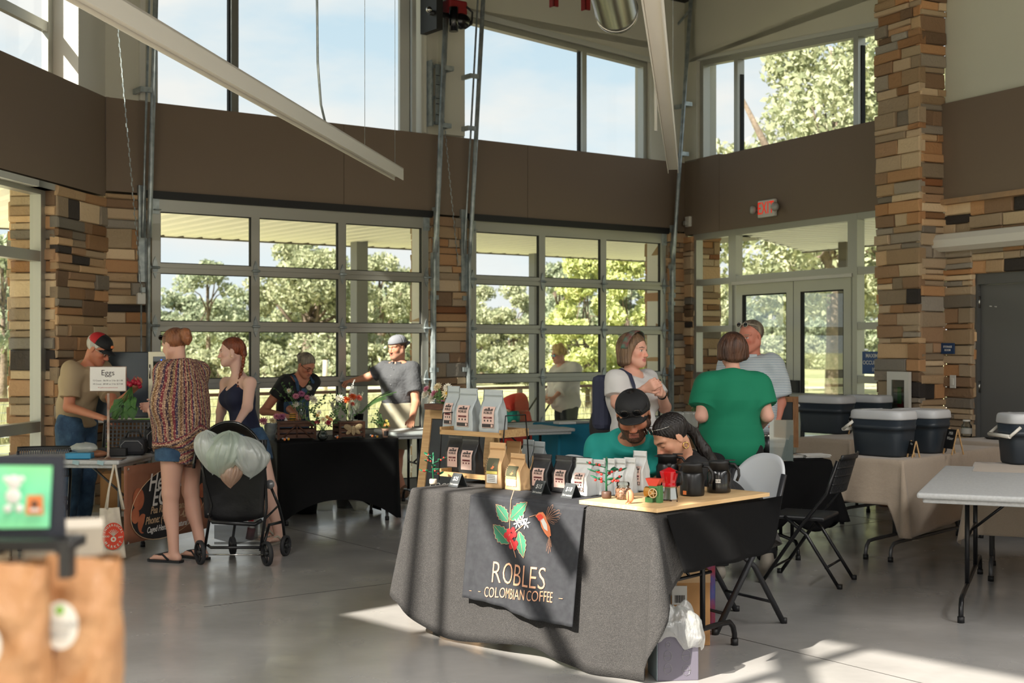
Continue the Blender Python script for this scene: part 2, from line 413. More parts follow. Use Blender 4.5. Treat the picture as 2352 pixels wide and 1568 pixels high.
def window(name, frame, s0, s1, z0, z1, muls=(), rails=(), fw=.06, y=.12, dep=.1, edge=(1, 1, 1, 1), mulmat='alu', head=None):
    """fixed light: perimeter frame, mullions, rails, gaskets and glass; head=(zl,zr) gives a sloping head"""
    r = framed(name, frame); mb = MB(); zl, zr = head or (z1, z1)
    def zh(s): return zl + (zr - zl) * (s - s0) / (s1 - s0)
    def bar(sa, sb, za, zb_l, zb_r, m=0):
        mb.add([(sa, y - dep / 2, za), (sb, y - dep / 2, za), (sb, y - dep / 2, zb_r), (sa, y - dep / 2, zb_l), (sa, y + dep / 2, za), (sb, y + dep / 2, za), (sb, y + dep / 2, zb_r), (sa, y + dep / 2, zb_l)],
               [(0, 1, 2, 3), (5, 4, 7, 6), (4, 0, 3, 7), (1, 5, 6, 2), (3, 2, 6, 7), (4, 5, 1, 0)], m)
    if edge[0]: bar(s0, s0 + fw, z0, zh(s0), zh(s0 + fw))
    if edge[1]: bar(s1 - fw, s1, z0, zh(s1 - fw), zh(s1))
    if edge[2]: mb.b2(s0, s1, y - dep / 2 + .002, y + dep / 2 - .002, z0, z0 + fw)
    if edge[3]:
        for a, b in [(s0, s1)]:
            q = [(a, zh(a) - fw), (b, zh(b) - fw), (b, zh(b)), (a, zh(a))]
            mb.add([(p[0], y - dep / 2 + .001, p[1]) for p in q] + [(p[0], y + dep / 2 - .001, p[1]) for p in q], [(0, 1, 2, 3), (7, 6, 5, 4), (0, 4, 5, 1), (1, 5, 6, 2), (2, 6, 7, 3), (3, 7, 4, 0)])
    for mu in muls: bar(mu - fw / 2, mu + fw / 2, z0, zh(mu), zh(mu), 1)
    for rl in rails: mb.b2(rl[1] if len(rl) > 1 else s0, rl[2] if len(rl) > 1 else s1, y - dep / 2 + .003, y + dep / 2 - .003, rl[0] - fw / 2, rl[0] + fw / 2)
    mb.build('window_frame', ['alu', mulmat], r)
    g = MB(); xs = [s0] + list(muls) + [s1]
    gk = MB()
    for a, b in zip(xs, xs[1:]):
        g.add([(a, y + .02, z0), (b, y + .02, z0), (b, y + .02, zh(b)), (a, y + .02, zh(a))], [(0, 1, 2, 3)])
        for e_, sg in ((a + fw / 2, 1), (b - fw / 2, -1)):
            gk.b2(e_, e_ + sg * .012, y - .01, y + .04, z0, min(zh(a), zh(b)) - fw)
    g.build('pane', 'glass', r); gk.build('gasket', 'gasket', r)
    return r
window('window_1', WB, wx0 - .02, WB.s_at(960), ZB1, HEAD1, edge=(1, 1, 0, 1), muls=[WB.s_at(547)], fw=.075, mulmat='alu_dark')
wall_mesh('trim_5', WB, [(WB.s_at(922), WB.s_at(944), .03, .07, ZB1, HEAD1), (WB.s_at(949), WB.s_at(958), .02, .06, ZB1, HEAD1)], ['alu_light'])
window('window_2', WB, wx2 - .02, wx3 + .1, ZB1, 5.3, edge=(1, 1, 0, 1), muls=[WB.s_at(1351)], fw=.07, head=(5.34, 5.16))

m = MB(); m.prism([(wx2 - .02, 5.34), (wx3 + .1, 5.16), (wx3 + .1, 5.4), (wx2 - .02, 5.4)], 0, .28); m.prism([(wx2 - .02, 5.32), (wx3 + .1, 5.14), (wx3 + .1, 5.2), (wx2 - .02, 5.38)], -.02, .0, mi=1); o = m.build('trim_15', ['wall_white', 'alu_light']); o.location = WB.o; o.rotation_euler = (0, 0, WB.a); struct(o)
# sectional glazed doors
def sectional(name, s0, s1, seed):
    r = framed(name, WB); y0, y1 = .0, .05; W = s1 - s0; st = .085
    zs = [0, .12, .655, 1.22, 1.785, 2.345, 3.03]
    mb = MB()
    for sx_ in (s0, s1 - st): mb.b2(sx_, sx_ + st, y0, y1, 0, ZB0 - .03)
    cs = [s0 + st + (W - 2 * st) * k / 3 for k in (1, 2)]
    for c in cs: mb.b2(c - .045, c + .045, y0 + .002, y1 - .002, .05, ZB0 - .05)
    mb.b2(s0, s1, y0 + .001, y1 - .001, 2.885, ZB0 - .03); mb.b2(s0, s1, y0 + .001, y1 - .001, .0, .14)
    for z in zs[2:6]:
        mb.b2(s0, s1, y0 - .002, y1, z - .052, z - .003); mb.b2(s0, s1, y0 - .002, y1, z + .003, z + .045); mb.b2(s0, s1, y0 + .008, y1 - .006, z - .01, z + .01)
        mb.b2(s0, s1, y0 - .014, y0 - .002, z - .05, z - .043)
    mb.build('door_frame', 'alu', r)
    xs = [s0 + st] + [c for c in cs] + [s1 - st]; zz = [.14, .655, 1.22, 1.785, 2.345, 2.885]
    for i in range(3):
        for j in range(5):
            g = MB(); a, b = xs[i] + (.045 if i else 0), xs[i + 1] - (.045 if i < 2 else 0); c, d = zz[j] + (.045 if j else 0), zz[j + 1] - (.05 if j < 4 else 0)
            g.add([(a, .03, c), (b, .03, c), (b, .03, d), (a, .03, d)], [(0, 1, 2, 3)], 0)
            for (p0, p1, q0, q1) in ((a, a + .008, c, d), (b - .008, b, c, d), (a, b, c, c + .008), (a, b, d - .008, d)): g.b2(p0, p1, .012, .045, q0, q1, mi=1)
            g.build('pane', ['glass', 'gasket'], r)
    for z in zs[2:6]:
        for sx_ in [s0 + .03] + cs + [s1 - .03]:
            h = MB()
            for q in (1, -1):
                h.prism([(sx_ - .028, z + q * .012), (sx_ + .028, z + q * .012), (sx_ + .018, z + q * .06), (sx_, z + q * .105), (sx_ - .018, z + q * .06)], -.012, -.002)
            h.tube([(sx_ - .04, -.02, z), (sx_ + .04, -.02, z)], .012, 8)
            if sx_ in (s0 + .03, s1 - .03):
                q = -1 if sx_ < s0 + .2 else 1
                h.tube([(sx_, -.03, z), (sx_ + q * .085, -.03, z)], .006, 6); h.lathe([(0, 0), (.023, 0), (.023, .016), (0, .016)], (sx_ + q * .07, -.03, z), 12, mtx=Matrix.Rotation(R(90), 4, 'Y'))
            h.build('hinge', 'galv', r)
    # top corner brackets
    for sx_ in (s0 + .03, s1 - .03):
        h = MB(); h.b2(sx_ - .04, sx_ + .04, -.01, 0, 2.86, 3.01); h.tube([(sx_ - .02, -.03, 2.9), (sx_ + .05, -.03, 2.9)], .006, 6); h.build('roller_bracket', 'galv', r)
    return r
sectional('door_1', sD1a, sD1b, 1); sectional('door_2', sD2a, sD2b, 2)
def track(px, side, s, top, label, lean):
    """galvanised door track: upright channel with jamb angle, then the leaning high-lift run"""
    t = thing('door_track', label, 'door track', WB.o, WB.a, 'galvanised tracks of the sectional doors')
    m = MB(); prof_y = -.03
    m.b2(s - .012, s + .012, -.055, -.005, 0, 2.62); m.b2(s - .012, s - side * -.035, -.06, -.052, 0, 2.62) if 0 else None
    m.tube([(s, -.075, .0), (s, -.075, 2.5), (s, -.085, 2.62)], .017, 8)
    m.build('vertical_track', 'galv', t)
    m = MB(); m.tube([(s, -.085, 2.62), (s, -.1, 2.8), (s + lean[0], lean[1], top)], .025, 10)
    m.tube([(s - side * .05, -.05, 2.62), (s - side * .05, -.06, 2.8), (s + lean[0] - side * .05, lean[1] + .03, top)], .012, 6)
    m.build('inclined_track', 'galv', t)
    m = MB(); m.b2(s - side * .012, s - side * .085, -.04, -.002, 2.2, 3.12)
    for z in (.5, 1.3, 2.1): m.b2(s - .02, s - side * .07, -.05, -.002, z, z + .05)
    m.build('jamb_angle', 'galv', t)
    for z in ((3.98, 4.55) if side > 0 else (3.98, 4.6)):
        m = MB(); k = (z - 2.8) / (top - 2.8); y = -.1 + (lean[1] + .1) * k
        m.b2(s - side * .0, s - side * .13, y - .02, y + .0, z, z + .05); m.b2(s - side * .1, s - side * .13, y, -.002, z, z + .05); m.build('strut', 'galv', t)
    return t
track(337, -1, sD1a - .045, 5.9, 'galvanised door track left of the wide sectional door', (0, -.33)) if 0 else None
track(337, 1, sD1a - .06, 6.1, 'galvanised door track beside the egg stall, at the left edge of the wide door', (.0, -.34))
track(985, -1, sD1b + .035, 6.1, 'galvanised door track at the right edge of the wide door', (.0, -.36))
track(1073, 1, sD2a - .06, 6.1, 'galvanised door track at the left edge of the narrower door', (.0, -.40))
track(1548, -1, sD2b + .05, 6.1, 'galvanised door track in the corner beside the entrance', (.0, -.42))
for (s, lb) in ((WB.s_at(985), 'slotted steel bracket plate right of the wide upper window'),):
    t = thing('bracket_plate', lb, 'bracket', WB.P(s, 0, 4.0), WB.a); m = MB(); m.b2(-.05, -.04, -.13, 0, 0, .72); m.b2(.0, .055, -.14, -.13, .02, .68); m.b2(-.04, .0, -.09, -.085, 0, .7)
    for z in (.02, .3, .64): m.b2(-.04, .09, -.1, -.09, z, z + .035)
    m.build('plate', 'galv', t); m = MB()
    for z in (.12, .24, .3, .45, .55): m.b2(.002, .05, -.146, -.139, z, z + .006)
    m.build('slot', 'black', t)
# opener motor and its chain
pm = pix(1036, 30, 14.1)
t = thing('door_operator', 'black and dark red motor high on the column between the doors', 'motor', pm, WB.a)
m = MB(); m.b2(-.02, .22, .0, .2, .0, .16, bev=.02, mi=1); m.build('motor_housing', ['black', 'red_paint'], t)
m = MB(); m.b2(-.2, -.12, -.02, .3, -.2, .3); m.tube([(-.25, .05, -.02), (.02, .05, -.02)], .03, 12); m.build('mounting_plate', 'black', t)
m = MB(); m.tube([(.02, -.02, -.2), (.02, -.02, .06)], .05, 14); m.ball((.15, .03, -.06), (.12, .08, .09)); m.build('gearbox', 'black_gloss', t)
m = MB(); m.tube([(.2, 0, .1), (.28, .0, .05), (.27, 0, -.08), (.18, 0, -.14)], .012); m.build('cable', 'black', t)
m = MB(); m.ball((-.27, .02, .0), .035); m.build('bolt', 'steel', t)
def chain(name, label, a, b, cat='chain'):
    m = MB(); a, b = Vector(a), Vector(b); L = (b - a).length; n = int(L / .045)
    for i in range(n):
        p = a.lerp(b, i / n); q = a.lerp(b, (i + .75) / n); w = Vector((.006 if i % 2 else -.006, 0, 0)); m.tube([p + w, q + w], .0038, 5, cap=False)
    m.tube([a, b], .0022, 4)
    return tag(m.build(name, 'galv'), label, cat)
chain('hand_chain', 'hoist chain hanging by the stone corner left of the wide door', pix(268, 30, 11.9), pix(326, 676, 12.2))
chain('hand_chain', 'hoist chain hanging in front of the stone pier between the doors', pix(1012, 195, 14.3), pix(1060, 690, 14.7))
def chain_keeper(px, py, Y, lb):
    t = thing('chain_keeper', lb, 'chain keeper', pix(px, py, Y), WB.a)
    m = MB(); m.b2(-.04, .04, -.0, .05, -.06, .05, bev=.01); m.build('keeper', 'white_plastic', t); m = MB(); m.tube([(0, .02, -.06), (.005, .03, -1.5)], .008, 6); m.build('cord', 'galv', t)
chain_keeper(326, 684, 12.25, 'pale chain keeper and pull cord beside the left door track')
chain_keeper(1061, 700, 14.75, 'pale chain keeper and pull cord on the pier between the doors')

# --- left window wall
sA = WA.s_at; zA = WA.z_at
fr = sA(128); RV = sA(180)
bx = [(SA0, WA_LEN, 0, .3, 3.0, ZB1), (RV, WA_LEN, 0, .3, ZB1, ZTOP, 1), (SA0, RV, 0, .3, 5.6, ZTOP, 1)]
bx.append((SA0, 3.0, 0, .3, ZB1, ZTOP, 1))
wall_mesh('wall_left', WA, bx, ['band_paint', 'white_paint'])
stone_block('wall_left_pier', WA, fr + .01, WA_LEN, .0, .42, 0, 2.98, ('in', 'l', 'out'), 11, 1.2)
stone_block('wall_left_near_pier', WA, SA0, .5, .0, .42, 0, 2.98, ('in', 'r', 'out'), 12, 1.2)
window('window_3', WA, .5, fr, 0.02, 2.98, muls=[fr - 2.0, fr - 4.0], rails=[(.9,), (2.36,)], fw=.09, y=.14)
wall_mesh('trim_6', WA, [(fr - .3, fr + .02, .0, .09, 2.93, 2.985), (.5, fr, .0, .1, 2.93, 2.985)], ['alu_light'])
window('window_4', WA, 2.98, RV - .02, ZB1, 5.6, edge=(1, 1, 0, 1), muls=[RV - 1.9, RV - 3.6], rails=[(4.43,)], fw=.09, y=.26, dep=.06)
# --- right wall
sD, zD = WD.s_at, WD.z_at
c0, c1 = sD(2018, -.32), sD(2113, -.32)
eD = 11.8
dl, dr = sD(1590), c0 + .35
seam = sD(1652)
bx = [(0, seam - .003, 0, .3, 3.0, ZB1 + .02), (seam + .003, c1, 0, .3, 3.0, ZB1), (0, c1, .01, .28, 3.0, ZB1 - .005),
      (0, sD(1600), 0, .3, ZB1, ZTOP, 1), (0, c1, 0, .3, 5.2, ZTOP, 1), (c1, eD, .0, .3, ZB1, ZTOP, 2), (c1 - .05, eD, -.05, .3, 3.0, ZB1, 0)]
mat('wall_cream', (214, 214, 198), .8)
wall_mesh('wall_right', WD, bx, ['band_paint', 'wall_white', 'wall_cream'])
window('window_6', WD, sD(1600), c0 + .3, ZB1, 5.15, edge=(1, 1, 0, 1), muls=[sD(1682), sD(1957)], fw=.075, head=(5.2, 4.86), y=.1)
hd = [(sD(1583), 5.24), (c0 + .3, 4.9), (c0 + .3, 5.3), (sD(1583), 5.3)]
m = MB(); m.prism(hd, -.0, .26); o = m.build('trim_7', 'wall_white'); o.location = WD.o; o.rotation_euler = (0, 0, WD.a); struct(o)
m = MB(); m.prism([(sD(1583), 5.2), (c0 + .3, 4.85), (c0 + .3, 4.9), (sD(1583), 5.25)], .0, .2); o = m.build('trim_8', 'alu_light'); o.location = WD.o; o.rotation_euler = (0, 0, WD.a); struct(o)
stone_block('wall_right_corner_pier', WD, 0, dl, -.0, .42, 0, 2.98, ('in', 'r', 'out'), 21, 1.1)
m1, m2 = sD(1680), sD(1956)
window('window_7', WD, dl, m1, 0, 3.0, muls=(), rails=[(2.385,), (1.80,), (1.22,), (.64,)], fw=.075, y=.06)
window('window_8', WD, m2, dr, 0, 3.0, muls=(), rails=[(2.385,), (1.80,), (1.235,), (.64,)], fw=.075, y=.06)
window('window_9', WD, m1, m2, 2.36, 3.0, fw=.075, y=.06)
r = framed('door_3', WD); md_ = sD(1816.5)
def leaf(a, b, hinge):
    lf = MB(); y0, y1 = .035, .085; st = .12
    lf.b2(a, a + st, y0, y1, .01, 2.33); lf.b2(b - st, b, y0, y1, .01, 2.33); lf.b2(a + st, b - st, y0, y1, 2.2, 2.33); lf.b2(a + st, b - st, y0, y1, .01, .25)
    o = lf.build('door_leaf', 'alu', r)
    g = MB(); g.b2(a + st, b - st, .055, .062, .25, 2.2); g.build('pane', 'glass', o)
    g = MB()
    for (p0, p1, q0, q1) in ((a + st, a + st + .014, .25, 2.2), (b - st - .014, b - st, .25, 2.2), (a + st, b - st, 2.186, 2.2)): g.b2(p0, p1, y0 + .004, y1, q0, q1)
    g.build('gasket', 'gasket', o)
    g = MB(); g.tube([(a + .05, -.03, 1.03), (b - .05, -.03, 1.03)], .035, 14); g.build('push_bar', 'alu_light', o)
    g = MB(); q = md_ + (.07 if a >= md_ - .01 else -.07); g.b2(q - .045, q + .045, -.03, y0, .88, 1.2); g.build('latch', 'black', o)
leaf(m1 + .05, md_ - .005, 0); leaf(md_ + .005, m2 - .05, 1)
m = MB(); m.b2(m1, m2, .0, .035, 2.325, 2.362); m.build('head_strip', 'white_paint', r)
m = MB(); m.b2(md_ - .004, md_ + .004, .04, .09, 0, 2.33); m.build('meeting_seal', 'gasket', r)
# stone pilaster and store room wall
stone_block('wall_right_pilaster', WD, c0, c1, -.32, .0, 0, ZTOP, ('in', 'l', 'r'), 31, 1.0)
dk0 = sD(2232)
stone_block('wall_right_store', WD, c1, dk0, -.0, .15, 0, 2.98, ('in', 'r'), 32, 1.0)
stone_block('wall_right_lintel', WD, dk0, eD, -.0, .15, 2.27, 2.98, ('in',), 33, 1.0)
stone_block('wall_right_far_end', WD, dk0 + 1.05, eD, -.0, .15, 0, 2.27, ('in', 'l'), 34, 1.0)
m = MB(); m.b2(c1 - .04, eD, -.09, .05, 2.95, 3.0, mi=0); o = m.build('trim_9', 'stone_cap' if 'stone_cap' in M else mat('stone_cap', (176, 140, 104), .85, c2=(150, 128, 104), vscale=4, bump=.4, bscale=30)); o.location = WD.o; o.rotation_euler = (0, 0, WD.a); struct(o)
r = framed('door_4', WD)
m = MB(); m.b2(dk0, dk0 + .05, .02, .15, 0, 2.27); m.b2(dk0 + 1.0, dk0 + 1.05, .02, .15, 0, 2.27); m.b2(dk0, dk0 + 1.05, .02, .15, 2.17, 2.27); m.build('door_frame', mat('door_grey', (92, 92, 90), .5), r)
m = MB(); m.b2(dk0 + .055, dk0 + .995, .06, .11, .01, 2.165); m.build('door_leaf', mat('door_grey2', (100, 100, 98), .5), r)
for z in (.3, 1.15, 1.95):
    m = MB(); m.tube([(dk0 + .05, .045, z), (dk0 + .05, .045, z + .11)], .011, 8); m.build('hinge', 'steel', r)
m = MB(); 
for q in (.17, .185, .23, .245): m.ball((dk0 + q, .058, 1.98 + q * -.1), .006, 8, 6)
m.build('screw', 'white_paint', r)

# --- walls behind the photographer (open market bays below the band)
def bay_wall(name, a, b, sill, head, n, bars=None):
    d = (b - a); w = Wall(a[:2], d[:2]); L = d.length; bx = [(0, L, 0, .3, ZB0, sill), (0, L, 0, .3, head, ZTOP, 1)]
    for k in range(n + 1):
        q = L * k / n; bx.append((max(0, q - .3), min(L, q + .3), 0, .4, 0, ZB0, 2))
        if bars is None: bx.append((max(0, q - .18), min(L, q + .18), 0, .3, sill, head, 1))
    for (q, hw) in bars or (): bx.append((max(0, q - hw), min(L, q + hw), .05, .2, sill, head, 1))
    wall_mesh(name, w, bx, ['band_paint', 'wall_white', 'stone_cap']); return w
L2 = (pA2 - cG).length
w2 = bay_wall('wall_rear_left', cG, pA2, 4.2, 5.6, 2, [(L2 - .71, .035), (L2 - 2.6, .05), (L2 - 4.6, .05), (1.0, 1.0)])
wall_mesh('sun_shade_slab', W2, [(0, L2, .3, 3.4, 3.2, 3.35)], ['white_paint'])  # unseen slab added outside to keep direct sun off the front bags
bay_wall('wall_rear', cF, cG, 3.93, 5.6, 2)
bay_wall('wall_rear_right', cE, cF, 3.93, 5.6, 2)

# --- canopy outside: ribbed soffit on grey posts
mat('soffit', (240, 236, 222), .55, bump=.02, bscale=20); mat('post_grey', (120, 120, 120), .5); mat('post_brown', (96, 88, 74), .6)
def soffit(name, w, L, depth, sl, sr):
    m = MB(); n = int((L + 8) / .3); dz = .035
    s = -sl - 1
    def lim(side, q): return 0
    while s < L + sr + 1:
        for (a, b, za, zb) in ((s, s + .18, 0, 0), (s + .18, s + .21, 0, dz), (s + .21, s + .27, dz, dz), (s + .27, s + .30, dz, 0)):
            # clip outer corner by the mitres
            def y1(q): return depth
            ya = .42
            if a < 0: ya = max(ya, -a * depth / sl)
            if a > L: ya = max(ya, (a - L) * depth / sr)
            if ya < depth: m.add([(a, ya, 3.22 + za), (b, ya, 3.22 + zb), (b, depth, 3.22 + zb), (a, depth, 3.22 + za)], [(0, 1, 2, 3)])
        s += .3
    m.b2(-sl, L + sr, depth - .02, depth + .02, 3.2, 3.45, mi=1)
    m.b2(-sl, L + sr, .3, depth, 3.44, 3.5, mi=1)
    o = m.build(name, ['soffit', 'post_brown']); o.location = w.o; o.rotation_euler = (0, 0, w.a); return struct(o)
soffit('trim_10', WB, LB, 6.6, 2.4, 5.4); soffit('trim_11', WD, 12, 5.25, 4.2, 3); soffit('trim_13', WA, WA_LEN, 5.0, 3, 2.2)
def post(p, w, h, lb, mt='post_grey'):
    t = thing('canopy_post', lb, 'post', (p[0], p[1], -.1), WB.a); m = MB(); m.box((0, 0, h / 2 + .05), (w, w, h + .1)); m.build('shaft', mt, t)
    m = MB(); m.box((0, 0, .06), (w * 1.6, w * 1.6, .03)); m.build('base_plate', mt, t)
p = pix(825, 792, 20.6); post(p, .2, 3.25, 'grey square steel canopy post outside the wide door')
p = pix(1229, 792, 23.2); post(p, .16, 3.25, 'grey canopy post seen through the left panes of the narrower door')
p = pix(1942, 792, 20.6); post(p, .16, 3.25, 'brown canopy post outside the entrance doors', 'post_brown')
# wall lamp outside the left window
t = thing('wall_sconce', 'dark cone shaped outdoor wall lamp on the stone pier outside the left window', 'lamp', WA.P(sA(92, .3), .33, 2.0), WA.a)
m = MB(); m.lathe([(.0, .19), (.02, .19), (.12, 0), (.11, 0), (.0, .15)], (-.13, .0, .0), 20); m.build('lamp_shade', mat('sconce', (44, 46, 50), .5), t)
m = MB(); m.b2(-.12, .0, -.015, .015, .14, .18); m.build('arm', 'sconce', t)

# ---------------------------------------------------------------- outside: ground, railing, trees
def ground_mat():
    m = mat('meadow', (150, 150, 88), .95, spec=.1); nt = m.node_tree; p = nt.nodes['Principled BSDF']
    t = nt.nodes.new('ShaderNodeTexCoord'); a = nt.nodes.new('ShaderNodeTexNoise'); a.inputs['Scale'].default_value = .09; a.inputs['Detail'].default_value = 8; a.inputs['Roughness'].default_value = .65
    mpn = nt.nodes.new('ShaderNodeMapping'); mpn.inputs['Scale'].default_value = (1, 2.2, 1); nt.links.new(t.outputs['Object'], mpn.inputs[0]); nt.links.new(mpn.outputs[0], a.inputs[0])
    r = nt.nodes.new('ShaderNodeValToRGB'); e = r.color_ramp.elements; e[0].position = .36; e[0].color = srgb(166, 168, 122); e[1].position = .62; e[1].color = srgb(214, 202, 156); k = e.new(.5); k.color = srgb(196, 192, 146)
    nt.links.new(a.outputs[0], r.inputs[0])
    b = nt.nodes.new('ShaderNodeTexNoise'); b.inputs['Scale'].default_value = 3; b.inputs['Detail'].default_value = 6; nt.links.new(t.outputs['Object'], b.inputs[0])
    x = nt.nodes.new('ShaderNodeMix'); x.data_type = 'RGBA'; x.blend_type = 'MULTIPLY'; x.inputs[0].default_value = .7
    r2 = nt.nodes.new('ShaderNodeValToRGB'); r2.color_ramp.elements[0].position = .3; r2.color_ramp.elements[0].color = (.5, .55, .45, 1); r2.color_ramp.elements[1].position = .7
    nt.links.new(b.outputs[0], r2.inputs[0]); nt.links.new(r.outputs[0], x.inputs[6]); nt.links.new(r2.outputs[0], x.inputs[7]); nt.links.new(x.outputs[2], p.inputs['Base Color'])
ground_mat()
mat('path', (214, 204, 184), .85, c2=(196, 184, 162), vscale=1.5); mat('terrace', (226, 221, 210), .7, c2=(212, 207, 196), vscale=.8)
mb = MB(); mb.add([(-260, -120, -.26), (260, -120, -.26), (260, 330, -.26), (-260, 330, -.26)], [(0, 1, 2, 3)])
tag(struct(mb.build('ground', 'meadow')))
mb = MB(); mb.b2(-13, 21, -12, 33, -.25, -.205); o = struct(mb.build('terrace', 'terrace')); 
# rough terrace outline follows the canopy edge of the back and right walls
bpy.data.objects.remove(o)
pts = [WA.P(-3, 5.4), WA.P(WA_LEN + 2.0, 5.4), WB.P(-2.6, 7.2), WB.P(LB + 5.6, 7.2), WD.P(-3.0, 7.4), WD.P(15, 7.4), Vector((19, -12, 0)), Vector((-6, -16, 0)), Vector((-13, -6, 0))]
mb = MB(); n = len(pts); mb.add([p - Z3 * .05 for p in pts] + [p - Z3 * .25 for p in pts], [list(range(n))[::-1]] + [(i, (i + 1) % n, n + (i + 1) % n, n + i) for i in range(n)]); struct(mb.build('terrace', 'terrace'))
mb = MB(); mb.grid(lambda u, v: (-60 + 130 * u, 47 + 3 * math.sin(u * 5) + 3.0 * v + 12 * u, -.235), 40, 1, smooth=False); tag(struct(mb.build('footpath', 'path')))
mb = MB(); mb.grid(lambda u, v: (6 + 34 * u, 37.5 + 1.2 * math.sin(u * 4) + 2.2 * v - 6 * u, -.23), 30, 1, smooth=False); tag(struct(mb.build('footpath.001', 'path')))
# railing with timber top rail, posts and cables
mat('rail_brown', (112, 84, 66), .7); mat('rail_post', (150, 132, 112), .6)
def railing(a, b, lb, top=.9, step=1.75):
    a, b = Vector(a), Vector(b); d = b - a; L = d.length; t = thing('railing', lb, 'railing', (a.x, a.y, -.05), math.atan2(d.y, d.x))
    m = MB(); m.b2(0, L, -.06, .06, top - .05, top); m.build('top_rail', 'rail_brown', t)
    k = 0
    while k <= L + .01:
        m = MB(); m.b2(k - .04, k + .04, -.035, .035, 0, top - .05); m.build('post', 'rail_post', t); k += step
    for q in range(7):
        m = MB(); z = .12 + q * .115; m.tube([(0, 0, z), (L, 0, z)], .004, 4); m.build('cable', 'galv', t)
railing(WB.P(-2.2, 6.9), WB.P(LB + 5.0, 6.9), 'brown timber railing with cables outside the two sectional doors')
railing(WD.P(-.6, 7.0), WD.P(9, 7.0), 'grey brown railing outside the entrance doors')
railing(WA.P(-1, 5.3), WA.P(WA_LEN + 1.8, 5.3), 'brown railing outside the left window')

def leaf_mat(name, cols):
    m = bpy.data.materials.new(name); m.use_nodes = True; nt = m.node_tree
    for n in list(nt.nodes): nt.nodes.remove(n)
    o = nt.nodes.new('ShaderNodeOutputMaterial'); d = nt.nodes.new('ShaderNodeBsdfDiffuse'); tr = nt.nodes.new('ShaderNodeBsdfTranslucent'); x = nt.nodes.new('ShaderNodeMixShader'); x.inputs[0].default_value = .3
    a = nt.nodes.new('ShaderNodeAttribute'); a.attribute_name = 'Col'; r = nt.nodes.new('ShaderNodeValToRGB'); e = r.color_ramp.elements
    e[0].color = srgb(*cols[0]); e[1].color = srgb(*cols[-1]); e[0].position = 0; e[1].position = 1
    for i, c in enumerate(cols[1:-1]): k = e.new((i + 1) / (len(cols) - 1)); k.color = srgb(*c)
    nt.links.new(a.outputs['Fac'], r.inputs[0]); nt.links.new(r.outputs[0], d.inputs[0]); nt.links.new(r.outputs[0], tr.inputs[0])
    nt.links.new(d.outputs[0], x.inputs[1]); nt.links.new(tr.outputs[0], x.inputs[2]); nt.links.new(x.outputs[0], o.inputs[0]); M[name] = m
leaf_mat('leaf_oak', [(124, 132, 104), (154, 160, 126), (186, 188, 154), (208, 206, 176)])
leaf_mat('leaf_lime', [(152, 162, 104), (182, 190, 124), (208, 212, 148), (220, 212, 154)])
leaf_mat('leaf_grass', [(136, 142, 104), (164, 166, 122), (190, 188, 144), (208, 200, 164)])
leaf_mat('leaf_dark', [(116, 128, 106), (146, 156, 128), (176, 182, 152), (198, 200, 172)])
mat('bark', (128, 112, 96), .95, bump=.8, bscale=14, bdist=.05, c2=(98, 86, 74), vscale=5)
def leaves_mesh(name, centres, radii, per, size, rng, flat=.75):
    cs = np.repeat(centres, per, axis=0); rs = np.repeat(radii, per)[:, None]; n = len(cs)
    d = rng.normal(size=(n, 3)); d /= np.linalg.norm(d, axis=1)[:, None]; d[:, 2] *= flat
    p = cs + d * rs * rng.uniform(.35, 1, (n, 1)) ** .6
    u = rng.normal(size=(n, 3)); u /= np.linalg.norm(u, axis=1)[:, None]
    w = np.cross(u, rng.normal(size=(n, 3))); w /= np.linalg.norm(w, axis=1)[:, None]
    s = size * rng.uniform(.6, 1.3, (n, 1))
    v = np.stack([p - u * s, p + w * s * .5, p + u * s, p - w * s * .5], 1).reshape(-1, 3)
    me = bpy.data.meshes.new(name); me.vertices.add(4 * n); me.vertices.foreach_set('co', v.astype(np.float32).ravel())
    me.loops.add(4 * n); me.loops.foreach_set('vertex_index', np.arange(4 * n, dtype=np.int32))
    me.polygons.add(n); me.polygons.foreach_set('loop_start', np.arange(0, 4 * n, 4, dtype=np.int32)); me.polygons.foreach_set('loop_total', np.full(n, 4, dtype=np.int32))
    col = np.clip(rng.normal(.5, .22, n), 0, 1); at = me.color_attributes.new('Col', 'FLOAT_COLOR', 'POINT')
    c4 = np.repeat(np.stack([col, col, col, np.ones(n)], 1), 4, axis=0).astype(np.float32); at.data.foreach_set('color', c4.ravel())
    me.update(calc_edges=True); return me
